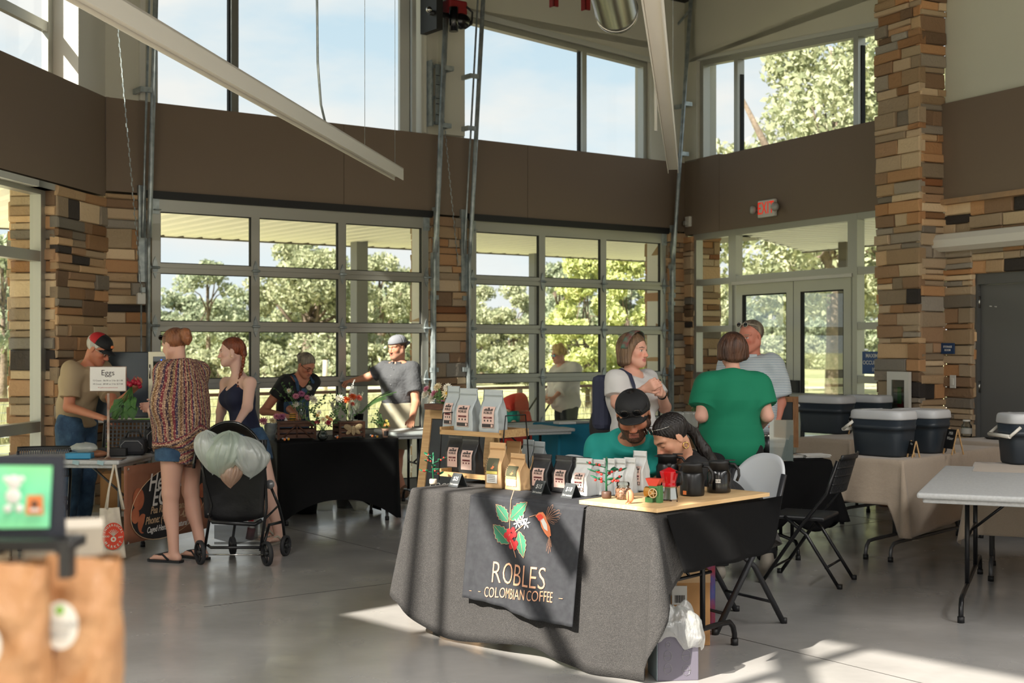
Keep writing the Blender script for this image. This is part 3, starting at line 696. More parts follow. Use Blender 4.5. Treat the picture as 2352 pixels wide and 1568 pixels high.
def make_tree(label, H, cr, trunk_h, seed, leafm, nleaf=9000, size=.16, clumps=34, group=None, tr=.2, crown_c=None, lean=0, fill=.5):
    rnd = random.Random(seed); rng = np.random.default_rng(seed)
    t = thing('tree', label, 'tree', (0, 0, 0), 0, group)
    m = MB(); top = Vector((lean, 0, H * .8)); pts = [Vector((0, 0, -.3)), Vector((lean * .1, 0, trunk_h * .5)), Vector((lean * .3, .05, trunk_h)), Vector((lean * .6, -.1, trunk_h + (H - trunk_h) * .4)), top]
    m.tube(pts, [tr * 1.25, tr, tr * .85, tr * .5, tr * .12], 9)
    cs, rs = [], []; ch = (H - trunk_h)
    for i in range(clumps):
        a = rnd.uniform(0, 6.283); zz = rnd.random(); rad = cr * math.sqrt(max(.05, 1 - (2 * zz - .85) ** 2 * .75)) * rnd.uniform(fill, 1)
        c = Vector((math.cos(a) * rad + lean * zz, math.sin(a) * rad, trunk_h * .85 + ch * (zz * .95 + .03)))
        cs.append(c); rs.append(cr * rnd.uniform(.2, .36))
        if i % 2 == 0:
            st = pts[2].lerp(pts[4], rnd.uniform(0, .6)); mid = st.lerp(c, .5) + Vector((rnd.uniform(-.3, .3), rnd.uniform(-.3, .3), rnd.uniform(-.1, .5)))
            m.tube([st, mid, c], [tr * .38, tr * .25, tr * .08], 6)
    m.build('trunk', 'bark', t)
    o = bpy.data.objects.new('foliage', leaves_mesh('foliage', np.array(cs), np.array(rs), max(1, nleaf // clumps), size, rng)); o.data.materials.append(M[leafm]); C.objects.link(o); o.parent = t; o['kind'] = 'stuff'
    return t
GZ = -.25
def place(t, px, Y, sc=1, rz=0, **k):
    p = pix(px, 792, Y); t.location = (p.x, Y, GZ); t.scale = (sc, sc, sc); t.rotation_euler = (0, 0, rz); return t
def again(t, px, Y, sc=1, rz=0, label=None, group=None):
    p = pix(px, 792, Y); return copy_tree(t, (p.x, Y, GZ), rz, label, group, sc=sc)
t1 = place(make_tree('large round crowned oak with forked trunk seen through the middle panes of the wide door', 6.9, 2.9, 1.9, 1, 'leaf_oak', 15000, .13, 46, tr=.3), 706, 62)
again(t1, 872, 74, 1.0, 2, 'broad oak behind the grey canopy post of the wide door')
t2 = place(make_tree('thin crowned straggly tree in the left panes of the wide door', 6.3, 1.9, 2.2, 5, 'leaf_dark', 3600, .12, 24, tr=.13, fill=.3), 478, 66)
again(t2, 62, 44, .8, 2.2, 'thin trunked tree beyond the left window')
again(t2, 8, 40, .85, 4, 'straggly tree at the left edge of the left window')
again(t2, 1283, 66, .98, 1.1, 'tall straggly tree behind the yellow green sapling')
t3 = place(make_tree('yellow green young tree behind the narrower door', 4.25, 1.15, .75, 9, 'leaf_lime', 8500, .085, 40, tr=.07), 1350, 34)
again(t3, 1437, 37, 1.05, 2.5, 'yellow green young tree in the right panes of the narrower door')
t4 = make_tree('tree of the far tree line beyond the meadow', 5.2, 2.6, .5, 12, 'leaf_dark', 6500, .17, 36, tr=.16, group='far tree line beyond the meadow')
place(t4, 395, 84); far = [(330, 82, .8), (455, 88, .95), (520, 83, .9), (575, 86, 1.05), (640, 92, 1.1), (745, 90, 1.1), (800, 88, 1), (850, 93, 1.1), (930, 88, 1.2), (985, 90, 1.1), (1040, 86, 1.1), (1250, 88, .95), (1310, 92, 1.1), (1400, 90, 1.15), (1480, 90, 1.15), (1550, 95, 1.1), (20, 62, .9), (-30, 60, .9), (75, 70, .85), (-80, 64, 1)]
far += [(1600, 120, 1.2), (1640, 118, 1.25), (1690, 122, 1.15), (1730, 130, 1.1), (1775, 128, 1.15), (1820, 132, 1.1), (1865, 130, 1.2), (1915, 128, 1.1), (1965, 130, 1.15), (2010, 128, 1.1), (2060, 130, 1.1)]
for i, (px, Y, s) in enumerate(far): again(t4, px, Y, s, i * 1.3)
t5 = place(make_tree('round crowned tree with short trunk left of the canopy post in the narrower door', 5.0, 1.85, 1.2, 15, 'leaf_oak', 8000, .12, 36, tr=.12), 1107, 72)
again(t5, 1180, 70, 1.0, 2, 'round crowned tree just left of the post in the narrower door')
again(t5, 1640, 62, .9, 1, 'leafy tree low in the left sidelight of the entrance')
# the big oak outside the entrance
t6 = place(make_tree('tall old oak with spreading limbs outside the entrance', 13.4, 4.6, 3.4, 21, 'leaf_oak', 26000, .14, 60, tr=.27, fill=.35), 1915, 46)
def limb(pts, rr, parent=t6):
    m = MB(); m.tube(pts, rr, 8); m.build('limb', 'bark', parent)
limb([(0, 0, 4.2), (-1.2, -.4, 7.4), (-2.4, -.5, 8.6), (-3.3, -.5, 10.4)], [.22, .17, .14, .07])
limb([(-1.9, -.45, 8.1), (-2.8, -.7, 8.0), (-3.6, -.6, 8.5)], [.13, .1, .04]); limb([(.3, 0, 4.5), (1.2, -.3, 8), (1.4, -.3, 11)], [.2, .16, .08])
again(t6, 2075, 52, .95, 2.4, 'tall old oak mostly hidden by the stone pilaster')
# shrubs and tall grass beyond the railing
def grass_strip(name, x0, x1, y0, y1, n, h, seed, lm='leaf_grass'):
    rng = np.random.default_rng(seed); p = np.stack([rng.uniform(x0, x1, n), rng.uniform(y0, y1, n), np.full(n, GZ)], 1)
    a = rng.uniform(0, 6.28, n); w = np.stack([np.cos(a), np.sin(a), np.zeros(n)], 1) * .012 * rng.uniform(.7, 1.6, (n, 1)); tip = rng.normal(0, .12, (n, 3)) * h; tip[:, 2] = h * rng.uniform(.5, 1.1, n)
    v = np.stack([p - w, p + w, p + tip], 1).reshape(-1, 3)
    me = bpy.data.meshes.new(name); me.vertices.add(3 * n); me.vertices.foreach_set('co', v.astype(np.float32).ravel()); me.loops.add(3 * n); me.loops.foreach_set('vertex_index', np.arange(3 * n, dtype=np.int32))
    me.polygons.add(n); me.polygons.foreach_set('loop_start', np.arange(0, 3 * n, 3, dtype=np.int32)); me.polygons.foreach_set('loop_total', np.full(n, 3, dtype=np.int32))
    col = np.clip(rng.normal(.55, .25, n), 0, 1); at = me.color_attributes.new('Col', 'FLOAT_COLOR', 'POINT'); at.data.foreach_set('color', np.repeat(np.stack([col, col, col, np.ones(n)], 1), 3, axis=0).astype(np.float32).ravel())
    me.materials.append(M[lm]); me.update(calc_edges=True); o = bpy.data.objects.new(name, me); C.objects.link(o); return o
tag(grass_strip('meadow_grass', -14, -9.5, 19, 34, 26000, .55, 3), 'tall green meadow grass beyond the left railing', 'grass', kind='stuff')
tag(grass_strip('meadow_grass', -9, 5, 27, 42, 42000, .35, 4), 'tall meadow grass beyond the railing of the wide door', 'grass', kind='stuff')
t7 = make_tree('low leafy shrub at the foot of the far trees', 1.7, 1.5, .1, 31, 'leaf_oak', 3500, .12, 20, tr=.04, group='shrubs at the foot of the trees')
place(t7, 610, 58); 
for i, (px, Y, s) in enumerate([(420, 60, 1), (500, 58, .9), (560, 61, 1.1), (760, 60, 1), (850, 62, 1.2), (1010, 60, 1), (1140, 62, .9), (1260, 58, 1), (1400, 56, 1.2), (1480, 60, 1.3), (1720, 100, 1.4), (1800, 104, 1.5), (1860, 100, 1.3)]): again(t7, px, Y, s, i * 2.1)
# white event tent far off beyond the door
t = thing('pop_up_tent', 'pale blue white pop up tent far beyond the wide door', 'tent', tuple(pix(800, 792, 80))[:2] + (GZ,), .3)
m = MB(); m.add([(-1.5, -1.5, 1.4), (1.5, -1.5, 1.4), (1.5, 1.5, 1.4), (-1.5, 1.5, 1.4), (0, 0, 2.0)], [(0, 1, 4), (1, 2, 4), (2, 3, 4), (3, 0, 4)]); m.b2(-1.5, 1.5, -1.5, -1.48, 1.25, 1.4); m.build('canopy', mat('tent_cloth', (190, 205, 220), .8), t)
for a in (-1.45, 1.45):
    for b in (-1.45, 1.45):
        m = MB(); m.b2(a - .03, a + .03, b - .03, b + .03, 0, 1.4); m.build('leg', 'galv', t)
# bare wooden post in the field
t = thing('field_post', 'pale bare trunk standing in the meadow right of the round oak', 'post', tuple(pix(746, 792, 48))[:2] + (GZ,)); m = MB(); m.tube([(0, 0, 0), (.02, 0, 1.3)], [.1, .09], 10); m.build('trunk', mat('pale_wood', (190, 176, 156), .9), t)

# ---------------------------------------------------------------- hung from the roof and fixed to the walls
mat('lamp_white', (226, 222, 212), .45)
def linear_lamp(a, b, z, w, h, lb, lit=0, wires=(), group=None):
    a, b = Vector((a[0], a[1], 0)), Vector((b[0], b[1], 0)); d = b - a; L = d.length
    t = thing('linear_pendant_lamp', lb, 'lamp', (a.x, a.y, z), math.atan2(d.y, d.x), group)
    m = MB(); m.b2(0, L, -w / 2, -w / 2 + .006, -h, 0); m.b2(0, L, w / 2 - .006, w / 2, -h, 0); m.b2(0, L, -w / 2, w / 2, -.012, 0); m.b2(0, L - .05, -w / 2 + .006, w / 2 - .006, -h * .72, -h * .68)
    m.build('housing', 'lamp_white', t)
    m = MB(); m.b2(.02, L - .06, -w / 2 + .008, w / 2 - .008, -h * .78, -h * .72); m.build('diffuser', mat('diffuser', (236, 230, 216), .6), t)
    for q in wires:
        m = MB(); m.tube([(q, 0, 0), (q, 0, ZTOP - z)], .0022, 5); m.build('suspension_wire', 'galv', t)
    if lit:
        ld = bpy.data.lights.new('lamp', 'AREA'); ld.shape = 'RECTANGLE'; ld.size = L - .1; ld.size_y = w; ld.energy = lit; ld.color = (1, .97, .93)
        o = bpy.data.objects.new('fill_light', ld); C.objects.link(o); o.parent = t; o.location = (L / 2, 0, -h - .01)
    return t
e1 = pix(916, 414, 11.5); dz = e1.z; s1 = pix(175, 0, 5.5); dr_ = (Vector((e1.x, e1.y)) - Vector((s1.x, s1.y))).normalized()
st = Vector((e1.x, e1.y)) - dr_ * 7.4
t = linear_lamp(st, (e1.x, e1.y), e1.z + .105, .085, .105, 'long pale linear lamp running diagonally across the upper left', wires=(6.2, 7.25, 3.2))
m = MB(); m.tube([(5.1, 0, 0), (4.98, 0, .12), (4.9, 0, .4), (4.88, 0, .9), (4.9, 0, ZTOP - e1.z - .1)], .009, 8); m.build('flexible_conduit', 'galv', t)
e2 = pix(1546, 398, 11.2); st2 = Vector((e2.x, e2.y)) - dr_ * 7.6
t = linear_lamp(st2, (e2.x, e2.y), e2.z + .105, .088, .105, 'pale linear lamp hanging in front of the door corner, seen almost end on', wires=(7.5,))
m = MB(); m.tube([(6.0, .1, 0), (6.0, .12, ZTOP - e2.z - .1)], .012, 8); m.build('flexible_conduit', 'white_plastic', t)
for i, (x0, y0, z) in enumerate(((-2.6, 1.6, 4.3), (.2, -1.6, 4.3), (3.4, -1.0, 4.3), (4.6, 3.2, 4.3))):  # fill lamps added out of view to brighten the hall
    linear_lamp((x0, y0), (x0 + dr_.x * 4, y0 + dr_.y * 4), z, .12, .1, 'added fill lamp hanging behind the photographer', FILL_W, (.3, 3.7), group='added fill lamps behind the photographer')
# spiral duct
t = thing('spiral_duct', 'silver spiral ventilation duct at the top of the picture', 'duct', pix(1416, 26, 10.2), math.atan2(dr_.y, dr_.x))
m = MB(); prof = []; n = 90
for k in range(n + 1):
    x = -k * .035; r = .158 + (.006 if k % 2 else 0); prof.append((r, x))
m.lathe(prof, (0, 0, 0), 28, mtx=Matrix.Rotation(R(90), 4, 'Y')); m.build('duct_shell', 'galv_duct', t)
m = MB(); m.lathe([(.162, 0), (.172, 0), (.172, -.05), (.162, -.05)], (0.03, 0, 0), 28, mtx=Matrix.Rotation(R(90), 4, 'Y')); m.build('end_collar', 'galv_duct', t)
m = MB(); m.tube([(-.5, 0, .15), (-.5, 0, 2.0)], .006, 6); m.build('hanger', 'galv', t)
for px, py in ((1275, 0), (1348, 8)):
    t = thing('roof_bracket', 'dark red steel hanger at the roof, ' + ('the shorter of the two' if px < 1300 else 'the longer of the two left of the duct'), 'hanger', pix(px, py, 13.6), WB.a)
    m = MB(); m.b2(-.03, .03, -.02, .0, -.07, 2.0); m.b2(-.03, -.02, -.02, .06, -.07, 2.0); m.build('hanger_bar', 'red_paint', t)
# dark roof beam over the right wall
m = MB(); m.b2(0, 9, -.25, 0, 5.98, 6.2); o = m.build('roof_beam', 'ceiling_deck'); o.location = WD.o; o.rotation_euler = (0, 0, WD.a); struct(o)
t = thing('brace', 'thin galvanised brace rising beside the corner door track', 'brace', WD.P(sD(1586), -.02, 4.6), WD.a); m = MB(); m.tube([(-.55, -.4, .55), (0, 0, 1.25)], .018, 6); m.build('rod', 'galv', t)
# exit sign with two lamp heads
es = WD.P(sD(1768), 0, zD(1768, 479))
t = thing('exit_sign', 'white exit sign with red letters on the brown band', 'sign', es, WD.a)
m = MB(); m.box((0, -.035, 0), (.31, .05, .2), bev=.012); m.build('sign_body', 'white_plastic', t)
m = MB(); m.add(*text_mesh('EXIT', .2, Matrix.Translation((0, -.0615, 0)) @ UP, .002, bold=.001, sx=.72, spacing=1.05)); m.build('lettering', mat('exit_red', (220, 50, 30), .5, emit=((235, 50, 25), .35)), t)
for q in (-1, 1):
    m = MB(); m.lathe([(0, 0), (.04, .0), (.052, .03), (.04, .055), (0, .06)], (q * .2, -.06, .0), 16, mtx=Matrix.Rotation(R(90), 4, 'X') @ Matrix.Rotation(R(20) * q, 4, 'Y')); m.tube([(q * .15, -.03, 0), (q * .2, -.045, 0)], .018, 8); m.build('lamp_head', mat('lamp_head', (170, 168, 160), .25, spec=.8), t)
t = thing('alarm_strobe', 'small white alarm strobe on the brown band by the corner track', 'alarm', WD.P(.12, 0, 3.17), WD.a)
m = MB(); m.box((0, -.02, 0), (.1, .04, .13), bev=.006); m.build('housing', 'white_plastic', t); m = MB(); m.box((-.01, -.055, -.02), (.06, .04, .06), bev=.008); m.build('lens', 'lamp_head', t)
def sign(name, lb, frame, s, off, z, w, h, lines, colr, tsize, tcol=(236, 236, 232)):
    t = thing(name, lb, 'sign', frame.P(s, off, z), frame.a)
    m = MB(); m.box((0, 0, 0), (w, .008, h), bev=.003); m.build('sign_plate', mat('sign_' + name + lb[:5], colr, .45), t)
    m = MB(); n = len(lines)
    for i, l in enumerate(lines): m.add(*text_mesh(l, tsize, Matrix.Translation((0, -.0048, (n / 2 - .5 - i) * tsize * 1.25)) @ UP, .001, bold=tsize * .02))
    m.build('lettering', mat('sign_white', tcol, .6), t)
    return t
so_ = sD(2018 + 8, .02)
sign('occupancy_sign', 'blue sign on the sidelight reading maximum occupancy, cut off by the stone pilaster', WD, sD(1981, .03) + .19, .03, zD(2000, 833), .38, .235, ['MAXIMUM', 'OCCUPANCY', '100'], (28, 78, 140), .058)
ss = sD(2178, -.05); sign('room_sign', 'small dark blue store room sign on the stone wall', WD, ss, -.055, zD(2178, 800), .175, .105, ['STORAGE', 'ROOM'], (34, 66, 108), .026)
t = thing('light_switch', 'white wall switch on the stone beside the grey door', 'switch', WD.P(sD(2198), -.052, zD(2198, 876)), WD.a)
m = MB(); m.box((0, 0, 0), (.075, .012, .125), bev=.004); m.build('switch_plate', 'white_plastic', t); m = MB(); m.box((0, -.008, 0), (.032, .008, .065), bev=.002); m.build('rocker', 'white_paint', t)
# recessed extinguisher cabinet on the pilaster
cs_ = sD(2068, -.36)
t = thing('extinguisher_cabinet', 'white framed fire extinguisher cabinet on the stone pilaster', 'cabinet', WD.P(cs_, -.36, 1.03), WD.a)
m = MB(); w, h = .30, .62
for (a, b, c, d) in ((-w / 2, -w / 2 + .06, -h / 2, h / 2), (w / 2 - .06, w / 2, -h / 2, h / 2), (-w / 2 + .06, w / 2 - .06, h / 2 - .08, h / 2), (-w / 2 + .06, w / 2 - .06, -h / 2, -h / 2 + .06)): m.b2(a, b, -.035, 0, c, d)
m.build('cabinet_frame', 'white_paint', t)
m = MB(); m.b2(-.09, .09, -.002, .0, -.25, .23); m.build('back_panel', mat('cab_in', (150, 150, 146), .6), t)
m = MB(); m.b2(-.09, .09, -.03, -.027, -.25, .23); m.build('cabinet_glass', 'clear_glass', t)
t = thing('fire_extinguisher', 'red fire extinguisher with green tag inside the white cabinet', 'extinguisher', WD.P(cs_ + .015, -.373, 1.03 - .25), WD.a)
m = MB(); m.lathe([(0, 0), (.012, 0), (.012, .24), (.006, .29), (.0, .3)], (0, 0, 0), 10, sy=.9, mtx=Matrix.Scale(3.6, 4, (1, 0, 0))); m.build('cylinder', 'red_paint', t)
m = MB(); m.b2(-.05, .05, -.0, .0 + .003, .0, .0) if 0 else m.box((0, -.011, .17), (.075, .002, .09)); m.build('label', 'lamp_head', t)
m = MB(); m.box((-.0, -.0125, .33), (.055, .002, .16)); m.build('tag', mat('tag_green', (60, 150, 70), .6), t)
m = MB(); m.tube([(0, 0, .29), (0, 0, .36), (.03, 0, .38)], .009, 6); m.build('valve', 'black', t)
# wall light over the store room door
t = thing('wall_light', 'long white curved wall light over the grey store room door', 'lamp', WD.P(sD(2162), -.05, zD(2162, 560)), WD.a)
prof = [(.0, -.09), (-.0, .09), (-.10, .075), (-.135, .02), (-.12, -.05), (-.06, -.09)]
m = MB(); n = len(prof); L = 1.3
m.add([(0 + .05 * (1 if z < 0 else 0), y, z) for y, z in prof] + [(L, y, z) for y, z in prof], [list(range(n)), list(range(n, 2 * n))[::-1]] + [(i, i + n, (i + 1) % n + n, (i + 1) % n) for i in range(n)]); m.build('lamp_shade', 'lamp_white', t)

# ---------------------------------------------------------------- tables, chairs and stalls
mat('table_grey',(188,190,190),.5,bump=.1,bscale=220,c2=(176,178,178),vscale=60);mat('leg_black',(26,26,28),.3,metal=.2);mat('leg_grey',(92,92,92),.4,metal=.4)
TT=.04
def folding_table(label,o,d,L,W,h=.74,top='table_grey',leg='leg_grey',group=None,wish=True,legs=True,inset=.22,lf=(.3,.7),fy=.06):
    """o: front left corner seen from the front, d: direction of the long side; depth runs along the left normal"""
    w=Wall(o,d);t=thing('folding_table',label,'table',w.o,w.a,group)
    m=MB();m.box((L/2,W/2,h-.017),(L,W,.034),bev=.012);m.box((L/2,W/2,h-.045),(L-.06,W-.06,.034),bev=.01);m.build('tabletop',top,t)
    if not legs:return t,w
    for x,q in((inset,1),(L-inset,-1)):
        for y in(W*lf[0],W*lf[1]):
            m=MB();m.tube([(x,y,h-.05),(x,y,.13)],.0145,8);m.build('leg',leg,t)
        m=MB()
        m.tube([(x,.06,.0),(x,.06,.06),(x,.075,.1),(x,.11,.13),(x,.2,.135),(x,W-.2,.135),(x,W-.11,.13),(x,W-.075,.1),(x,W-.06,.06),(x,W-.06,0)],.0145,8)
        o_=m.build('foot_bar',leg,t)
        for y in(.06,W-.06):
            m=MB();m.lathe([(0,0),(.02,0),(.02,.035),(0,.035)],(x,y,0),10);m.build('rubber_foot','black',o_)
        m=MB();m.tube([(x,W*.5,.42),(x+q*.32,W*.5,h-.05)],.009,6);m.tube([(x,W*.3,.42),(x,W*.7,.42)],.009,6);m.build('brace',leg,t)
    return t,w
def cloth_over(name,label,w,L,W,h,drops,matn,cat='tablecloth',folds=(7,.02),flare=.05,top_inset=0,seed=0,group=None,rr=.03,y0=0,x0=0,hem=None):
    """draped cloth: drops=(front,right,back,left) hang lengths; gathers grow towards the hem; hem(side, s01)->extra length"""
    t_=[];rnd=random.Random(seed)
    per=[];nL,nW=max(8,int(L/.03)),max(6,int(W/.03));cor=7
    # perimeter points (clockwise from front left), with outward normals
    def side(a,b,n,nrm,k):
        for i in range(n):f=i/n;per.append((a[0]+(b[0]-a[0])*f,a[1]+(b[1]-a[1])*f,nrm,k,f))
    def corner(c,n0,n1,k0,k1):
        for i in range(cor):
            f=i/cor;v=Vector(n0).lerp(Vector(n1),f).normalized();per.append((c[0],c[1],(v.x,v.y),(k0,k1,f),0))
    x1,y1=x0+L,y0+W
    side((x0,y0),(x1,y0),nL,(0,-1),0);corner((x1,y0),(0,-1),(1,0),0,1);side((x1,y0),(x1,y1),nW,(1,0),1);corner((x1,y1),(1,0),(0,1),1,2)
    side((x1,y1),(x0,y1),nL,(0,1),2);corner((x0,y1),(0,1),(-1,0),2,3);side((x0,y1),(x0,y0),nW,(-1,0),3);corner((x0,y0),(-1,0),(0,-1),3,0)
    n=len(per);NR=16;ph=[rnd.uniform(0,6.28) for _ in range(4)]
    ring=[[]for _ in range(NR+3)];acc=0;px_,py_=per[0][:2]
    for i,(x,y,nr,k,f) in enumerate(per):
        acc+=math.hypot(x-px_,y-py_)+(.02 if isinstance(k,tuple) else 0);px_,py_=x,y
        if isinstance(k,tuple):D0,D1=(drops[k[q]]+(hem(k[q],1-q) if hem else 0) for q in(0,1));D=D0+(D1-D0)*k[2];cn=math.sin(k[2]*math.pi)
        else:D=drops[k]+(hem(k,f) if hem else 0);cn=0
        wave=math.sin(acc*folds[0]*2+ph[0])*.6+math.sin(acc*folds[0]*3.7+ph[1]+math.sin(acc*5))*.4+math.sin(acc*folds[0]*.8+ph[2])*.5
        cx,cy=x0+L/2,y0+W/2
        ring[0].append(Vector((x-nr[0]*rr,y-nr[1]*rr,h)))
        ring[1].append(Vector((x+nr[0]*.005,y+nr[1]*.005,h-.002)))
        for j in range(NR+1):
            g=j/NR;out=.014+flare*g**1.1+(wave*.5+.5)*folds[1]*(g**.8)*2+cn*flare*1.2*g
            z=h-.012-g*max(D-.012,.0);ring[2+j].append(Vector((x+nr[0]*out,y+nr[1]*out,max(z,.004+.003*(j%2)))))
    m=MB();b=[]
    for r_ in ring:
        b.append(len(m.v));m.v+=r_
    for j in range(len(ring)-1):
        for i in range(n):
            k=(i+1)%n;m.face([b[j]+i,b[j+1]+i,b[j+1]+k,b[j]+k],0,True)
    m.face([b[0]+i for i in range(n)],0,False)
    o=m.build(name,matn,None,solid=.003);o.location=w.o;o.rotation_euler=(0,0,w.a)
    return tag(o,label,cat,group)

def weave(name,c1,c2,sc=260,rough=.9,bump=.5,sheen=.3):
    """woven cloth: fine checker weave in two yarn colours with bump"""
    m=mat(name,c1,rough,sheen=sheen);nt=m.node_tree;p=nt.nodes['Principled BSDF']
    t=nt.nodes.new('ShaderNodeTexCoord');v=nt.nodes.new('ShaderNodeTexVoronoi');v.inputs['Scale'].default_value=sc;nt.links.new(t.outputs['Object'],v.inputs[0])
    n=nt.nodes.new('ShaderNodeTexNoise');n.inputs['Scale'].default_value=7;n.inputs['Detail'].default_value=5;nt.links.new(t.outputs['Object'],n.inputs[0])
    r=nt.nodes.new('ShaderNodeValToRGB');r.color_ramp.elements[0].color=srgb(*c2);r.color_ramp.elements[1].color=srgb(*c1);r.color_ramp.elements[0].position=.1;r.color_ramp.elements[1].position=.7
    nt.links.new(v.outputs['Distance'],r.inputs[0]);nt.links.new(r.outputs[0],p.inputs['Base Color'])
    b=nt.nodes.new('ShaderNodeBump');b.inputs['Strength'].default_value=bump;b.inputs['Distance'].default_value=.003;nt.links.new(v.outputs['Distance'],b.inputs['Height'])
    b2=nt.nodes.new('ShaderNodeBump');b2.inputs['Strength'].default_value=.35;b2.inputs['Distance'].default_value=.03;nt.links.new(n.outputs[0],b2.inputs['Height']);nt.links.new(b.outputs[0],b2.inputs['Normal']);nt.links.new(b2.outputs[0],p.inputs['Normal'])
    return m
weave('cloth_charcoal',(60,58,57),(22,22,22),sheen=0);mat('cloth_black',(11,11,12),.85,bump=.2,bscale=14,bdist=.02,spec=.15);weave('cloth_beige',(176,160,142),(160,144,126),420,bump=.1)
mat('cloth_teal',(20,116,144),.85,bump=.3,bscale=10,bdist=.02);mat('banner_cloth',(44,46,50),.85,bump=.45,bscale=9,bdist=.02,c2=(37,38,43),vscale=30)
mat('wood_light',(196,160,112),.55,c2=(176,138,92),vscale=6,stretch=(1,12,12));mat('plywood',(222,188,140),.5,c2=(206,168,118),vscale=5,stretch=(10,1,8));mat('wood_mid',(160,112,66),.55,c2=(136,92,52),vscale=7,stretch=(14,14,2));mat('wood_crate',(98,62,42),.7,c2=(72,46,32),vscale=9,stretch=(2,2,14))
mat('chalkboard',(44,48,50),.7,c2=(54,58,60),vscale=7);mat('chalk',(206,206,200),.9)

# --- coffee stall
TH=.80
cL=atz(950,1120,TH);cR=atz(1502,1178,TH);TL=(cR-cL).length
tb,TC=folding_table('folding table under the charcoal cloth of the coffee stall',(cL.x,cL.y),tuple((cR-cL).normalized())[:2],TL,.96,TH-.004,leg='leg_black',inset=.12,lf=(.3,.62))
def hem_c(k,f):
    if k==0:return-.02+.03*math.sin(f*9)-(.12*(1-f)**9)
    return 0
def hem_side(k,f):
    if k==1:return-.06*(f**3)+.1*max(0,1-f*6)
    return 0
cl=cloth_over('tablecloth','charcoal woven cloth draped over the coffee stall table down to the floor',TC,TL,.96,TH,(.79,.28,.3,.52),'cloth_charcoal',folds=(5,.023),flare=.04,seed=4,hem=lambda k,f:hem_c(k,f) if k==0 else hem_side(k,f))
mb=MB()  # black liner seen on the right hand side
def liner(u,v):
    y=.05+u*.93;D=.285*(1-max(0,(u-.72)/.28)**2.2)*(1 if u>.0 else 1)-.02
    return(TL+.04+.10*v*(1+.15*math.sin(u*17)),y,TH-.012-v*D)
mb.grid(liner,40,12);o=mb.build('side_cloth','cloth_black',None,solid=.003);o.location=TC.o;o.rotation_euler=(0,0,TC.a);tag(o,'plain black cloth hanging on the right end of the coffee stall','cloth')

# printed cloth on the front
pb0,pb1=TC.s_at(1066,-.08),TC.s_at(1327,-.08)
def bsurf(s,z,off=0):
    g=(TH-z)/TH;return Vector((s,-.03-.098*g-.008*(1+math.sin(s*21+1.2))*min(1,g*3)-.008*math.sin(s*47)*g-off,z))
t=thing('printed_cloth','dark grey printed cloth with a hummingbird and coffee branch hanging on the coffee stall front','banner',TC.o,TC.a)
BZ0=.265
mb=MB();mb.grid(lambda u,v:bsurf(pb0+(pb1-pb0)*u,TH-.004-(TH-BZ0)*v+.012*math.sin(u*7)*v-.05*u*v,0),60,30)
mb.grid(lambda u,v:(pb0+(pb1-pb0)*u,.30-(.30+.028)*v,TH+.005-.009*max(0,(v-.9)*10)),30,8)
mb.build('sheet','banner_cloth',t,solid=.0015)
BW=pb1-pb0
def b_uv(px,py):  # picture of the print measured on the photo -> cloth coordinates
    s=TC.s_at(px,-.10);p=TC.P(s,-.10);return s,CAMZ-(py-HOR)/F_PX*p.y
def on_banner(polys,name,matn,off=.0035,width=None,flat=True):
    mb=MB()
    for poly in polys:
        pts=[bsurf(s,z,off) for s,z in poly]
        if width:mb.tube(pts,width,5,flat=.5)
        else:
            c=sum(pts,Vector())/len(pts);mb.add([c+Vector((0,-.0,0))]+pts,[(0,i+1,(i+1)%len(pts)+1) for i in range(len(pts))])
    return mb.build(name,matn,t)
def leafpoly(base,tip,wd,n=12,serr=.12):
    b,e=Vector(b_uv(*base)),Vector(b_uv(*tip));d=e-b;nrm=Vector((-d.y,d.x)).normalized()*d.length*wd
    out=[]
    for i in range(n+1):f=i/n;out.append(tuple(b+d*f+nrm*math.sin(f**.85*math.pi)*(1+(serr if i%2 else-serr))))
    for i in range(n-1,0,-1):f=i/n;out.append(tuple(b+d*f-nrm*math.sin(f**.85*math.pi)*(1+(serr if i%2 else-serr))))
    return out
lf=[((1158,1128),(1190,1118),.28),((1152,1132),(1128,1120),.28),((1152,1200),(1121,1160),.26),((1156,1196),(1192,1155),.26),((1158,1250),(1120,1206),.27),((1180,1222),(1197,1282),.24)]
for k,(a,b,w_) in enumerate(lf[2:]):on_banner([leafpoly(a,b,w_)],'printed_leaf',mat('print_green',(52,116,88),.8),off=.003)
mat('print_copper',(206,152,120),.6);mat('print_white',(228,226,220),.8);mat('print_red',(176,34,40),.75);mat('print_orange',(226,132,88),.8);mat('print_throat',(226,74,58),.8)
for a,b,w_ in lf[2:]:
    p=leafpoly(a,b,w_);on_banner([p+[p[0]],[b_uv(*a),b_uv(*b)]],'printed_outline','print_copper',off=.0045,width=.0011)
on_banner([[b_uv(1160,1125),b_uv(1154,1150),b_uv(1155,1200),b_uv(1158,1240),b_uv(1170,1262),b_uv(1179,1281)],[b_uv(1163,1238),b_uv(1172,1222),b_uv(1188,1208)]],'printed_stem','print_copper',off=.0045,width=.0022)
mb=MB()
def disc(px,py,r,n=12):
    s,z=b_uv(px,py);return[(s+r*math.cos(6.283*i/n),z+r*math.sin(6.283*i/n)) for i in range(n)]
on_banner([disc(*q,.0155) for q in((1155,1222),(1165,1219),(1150,1231),(1162,1233),(1170,1229),(1157,1240),(1165,1247),(1176,1249),(1163,1256),(1173,1258),(1168,1251))],'printed_cherry','print_red',off=.0055)
fl=[]
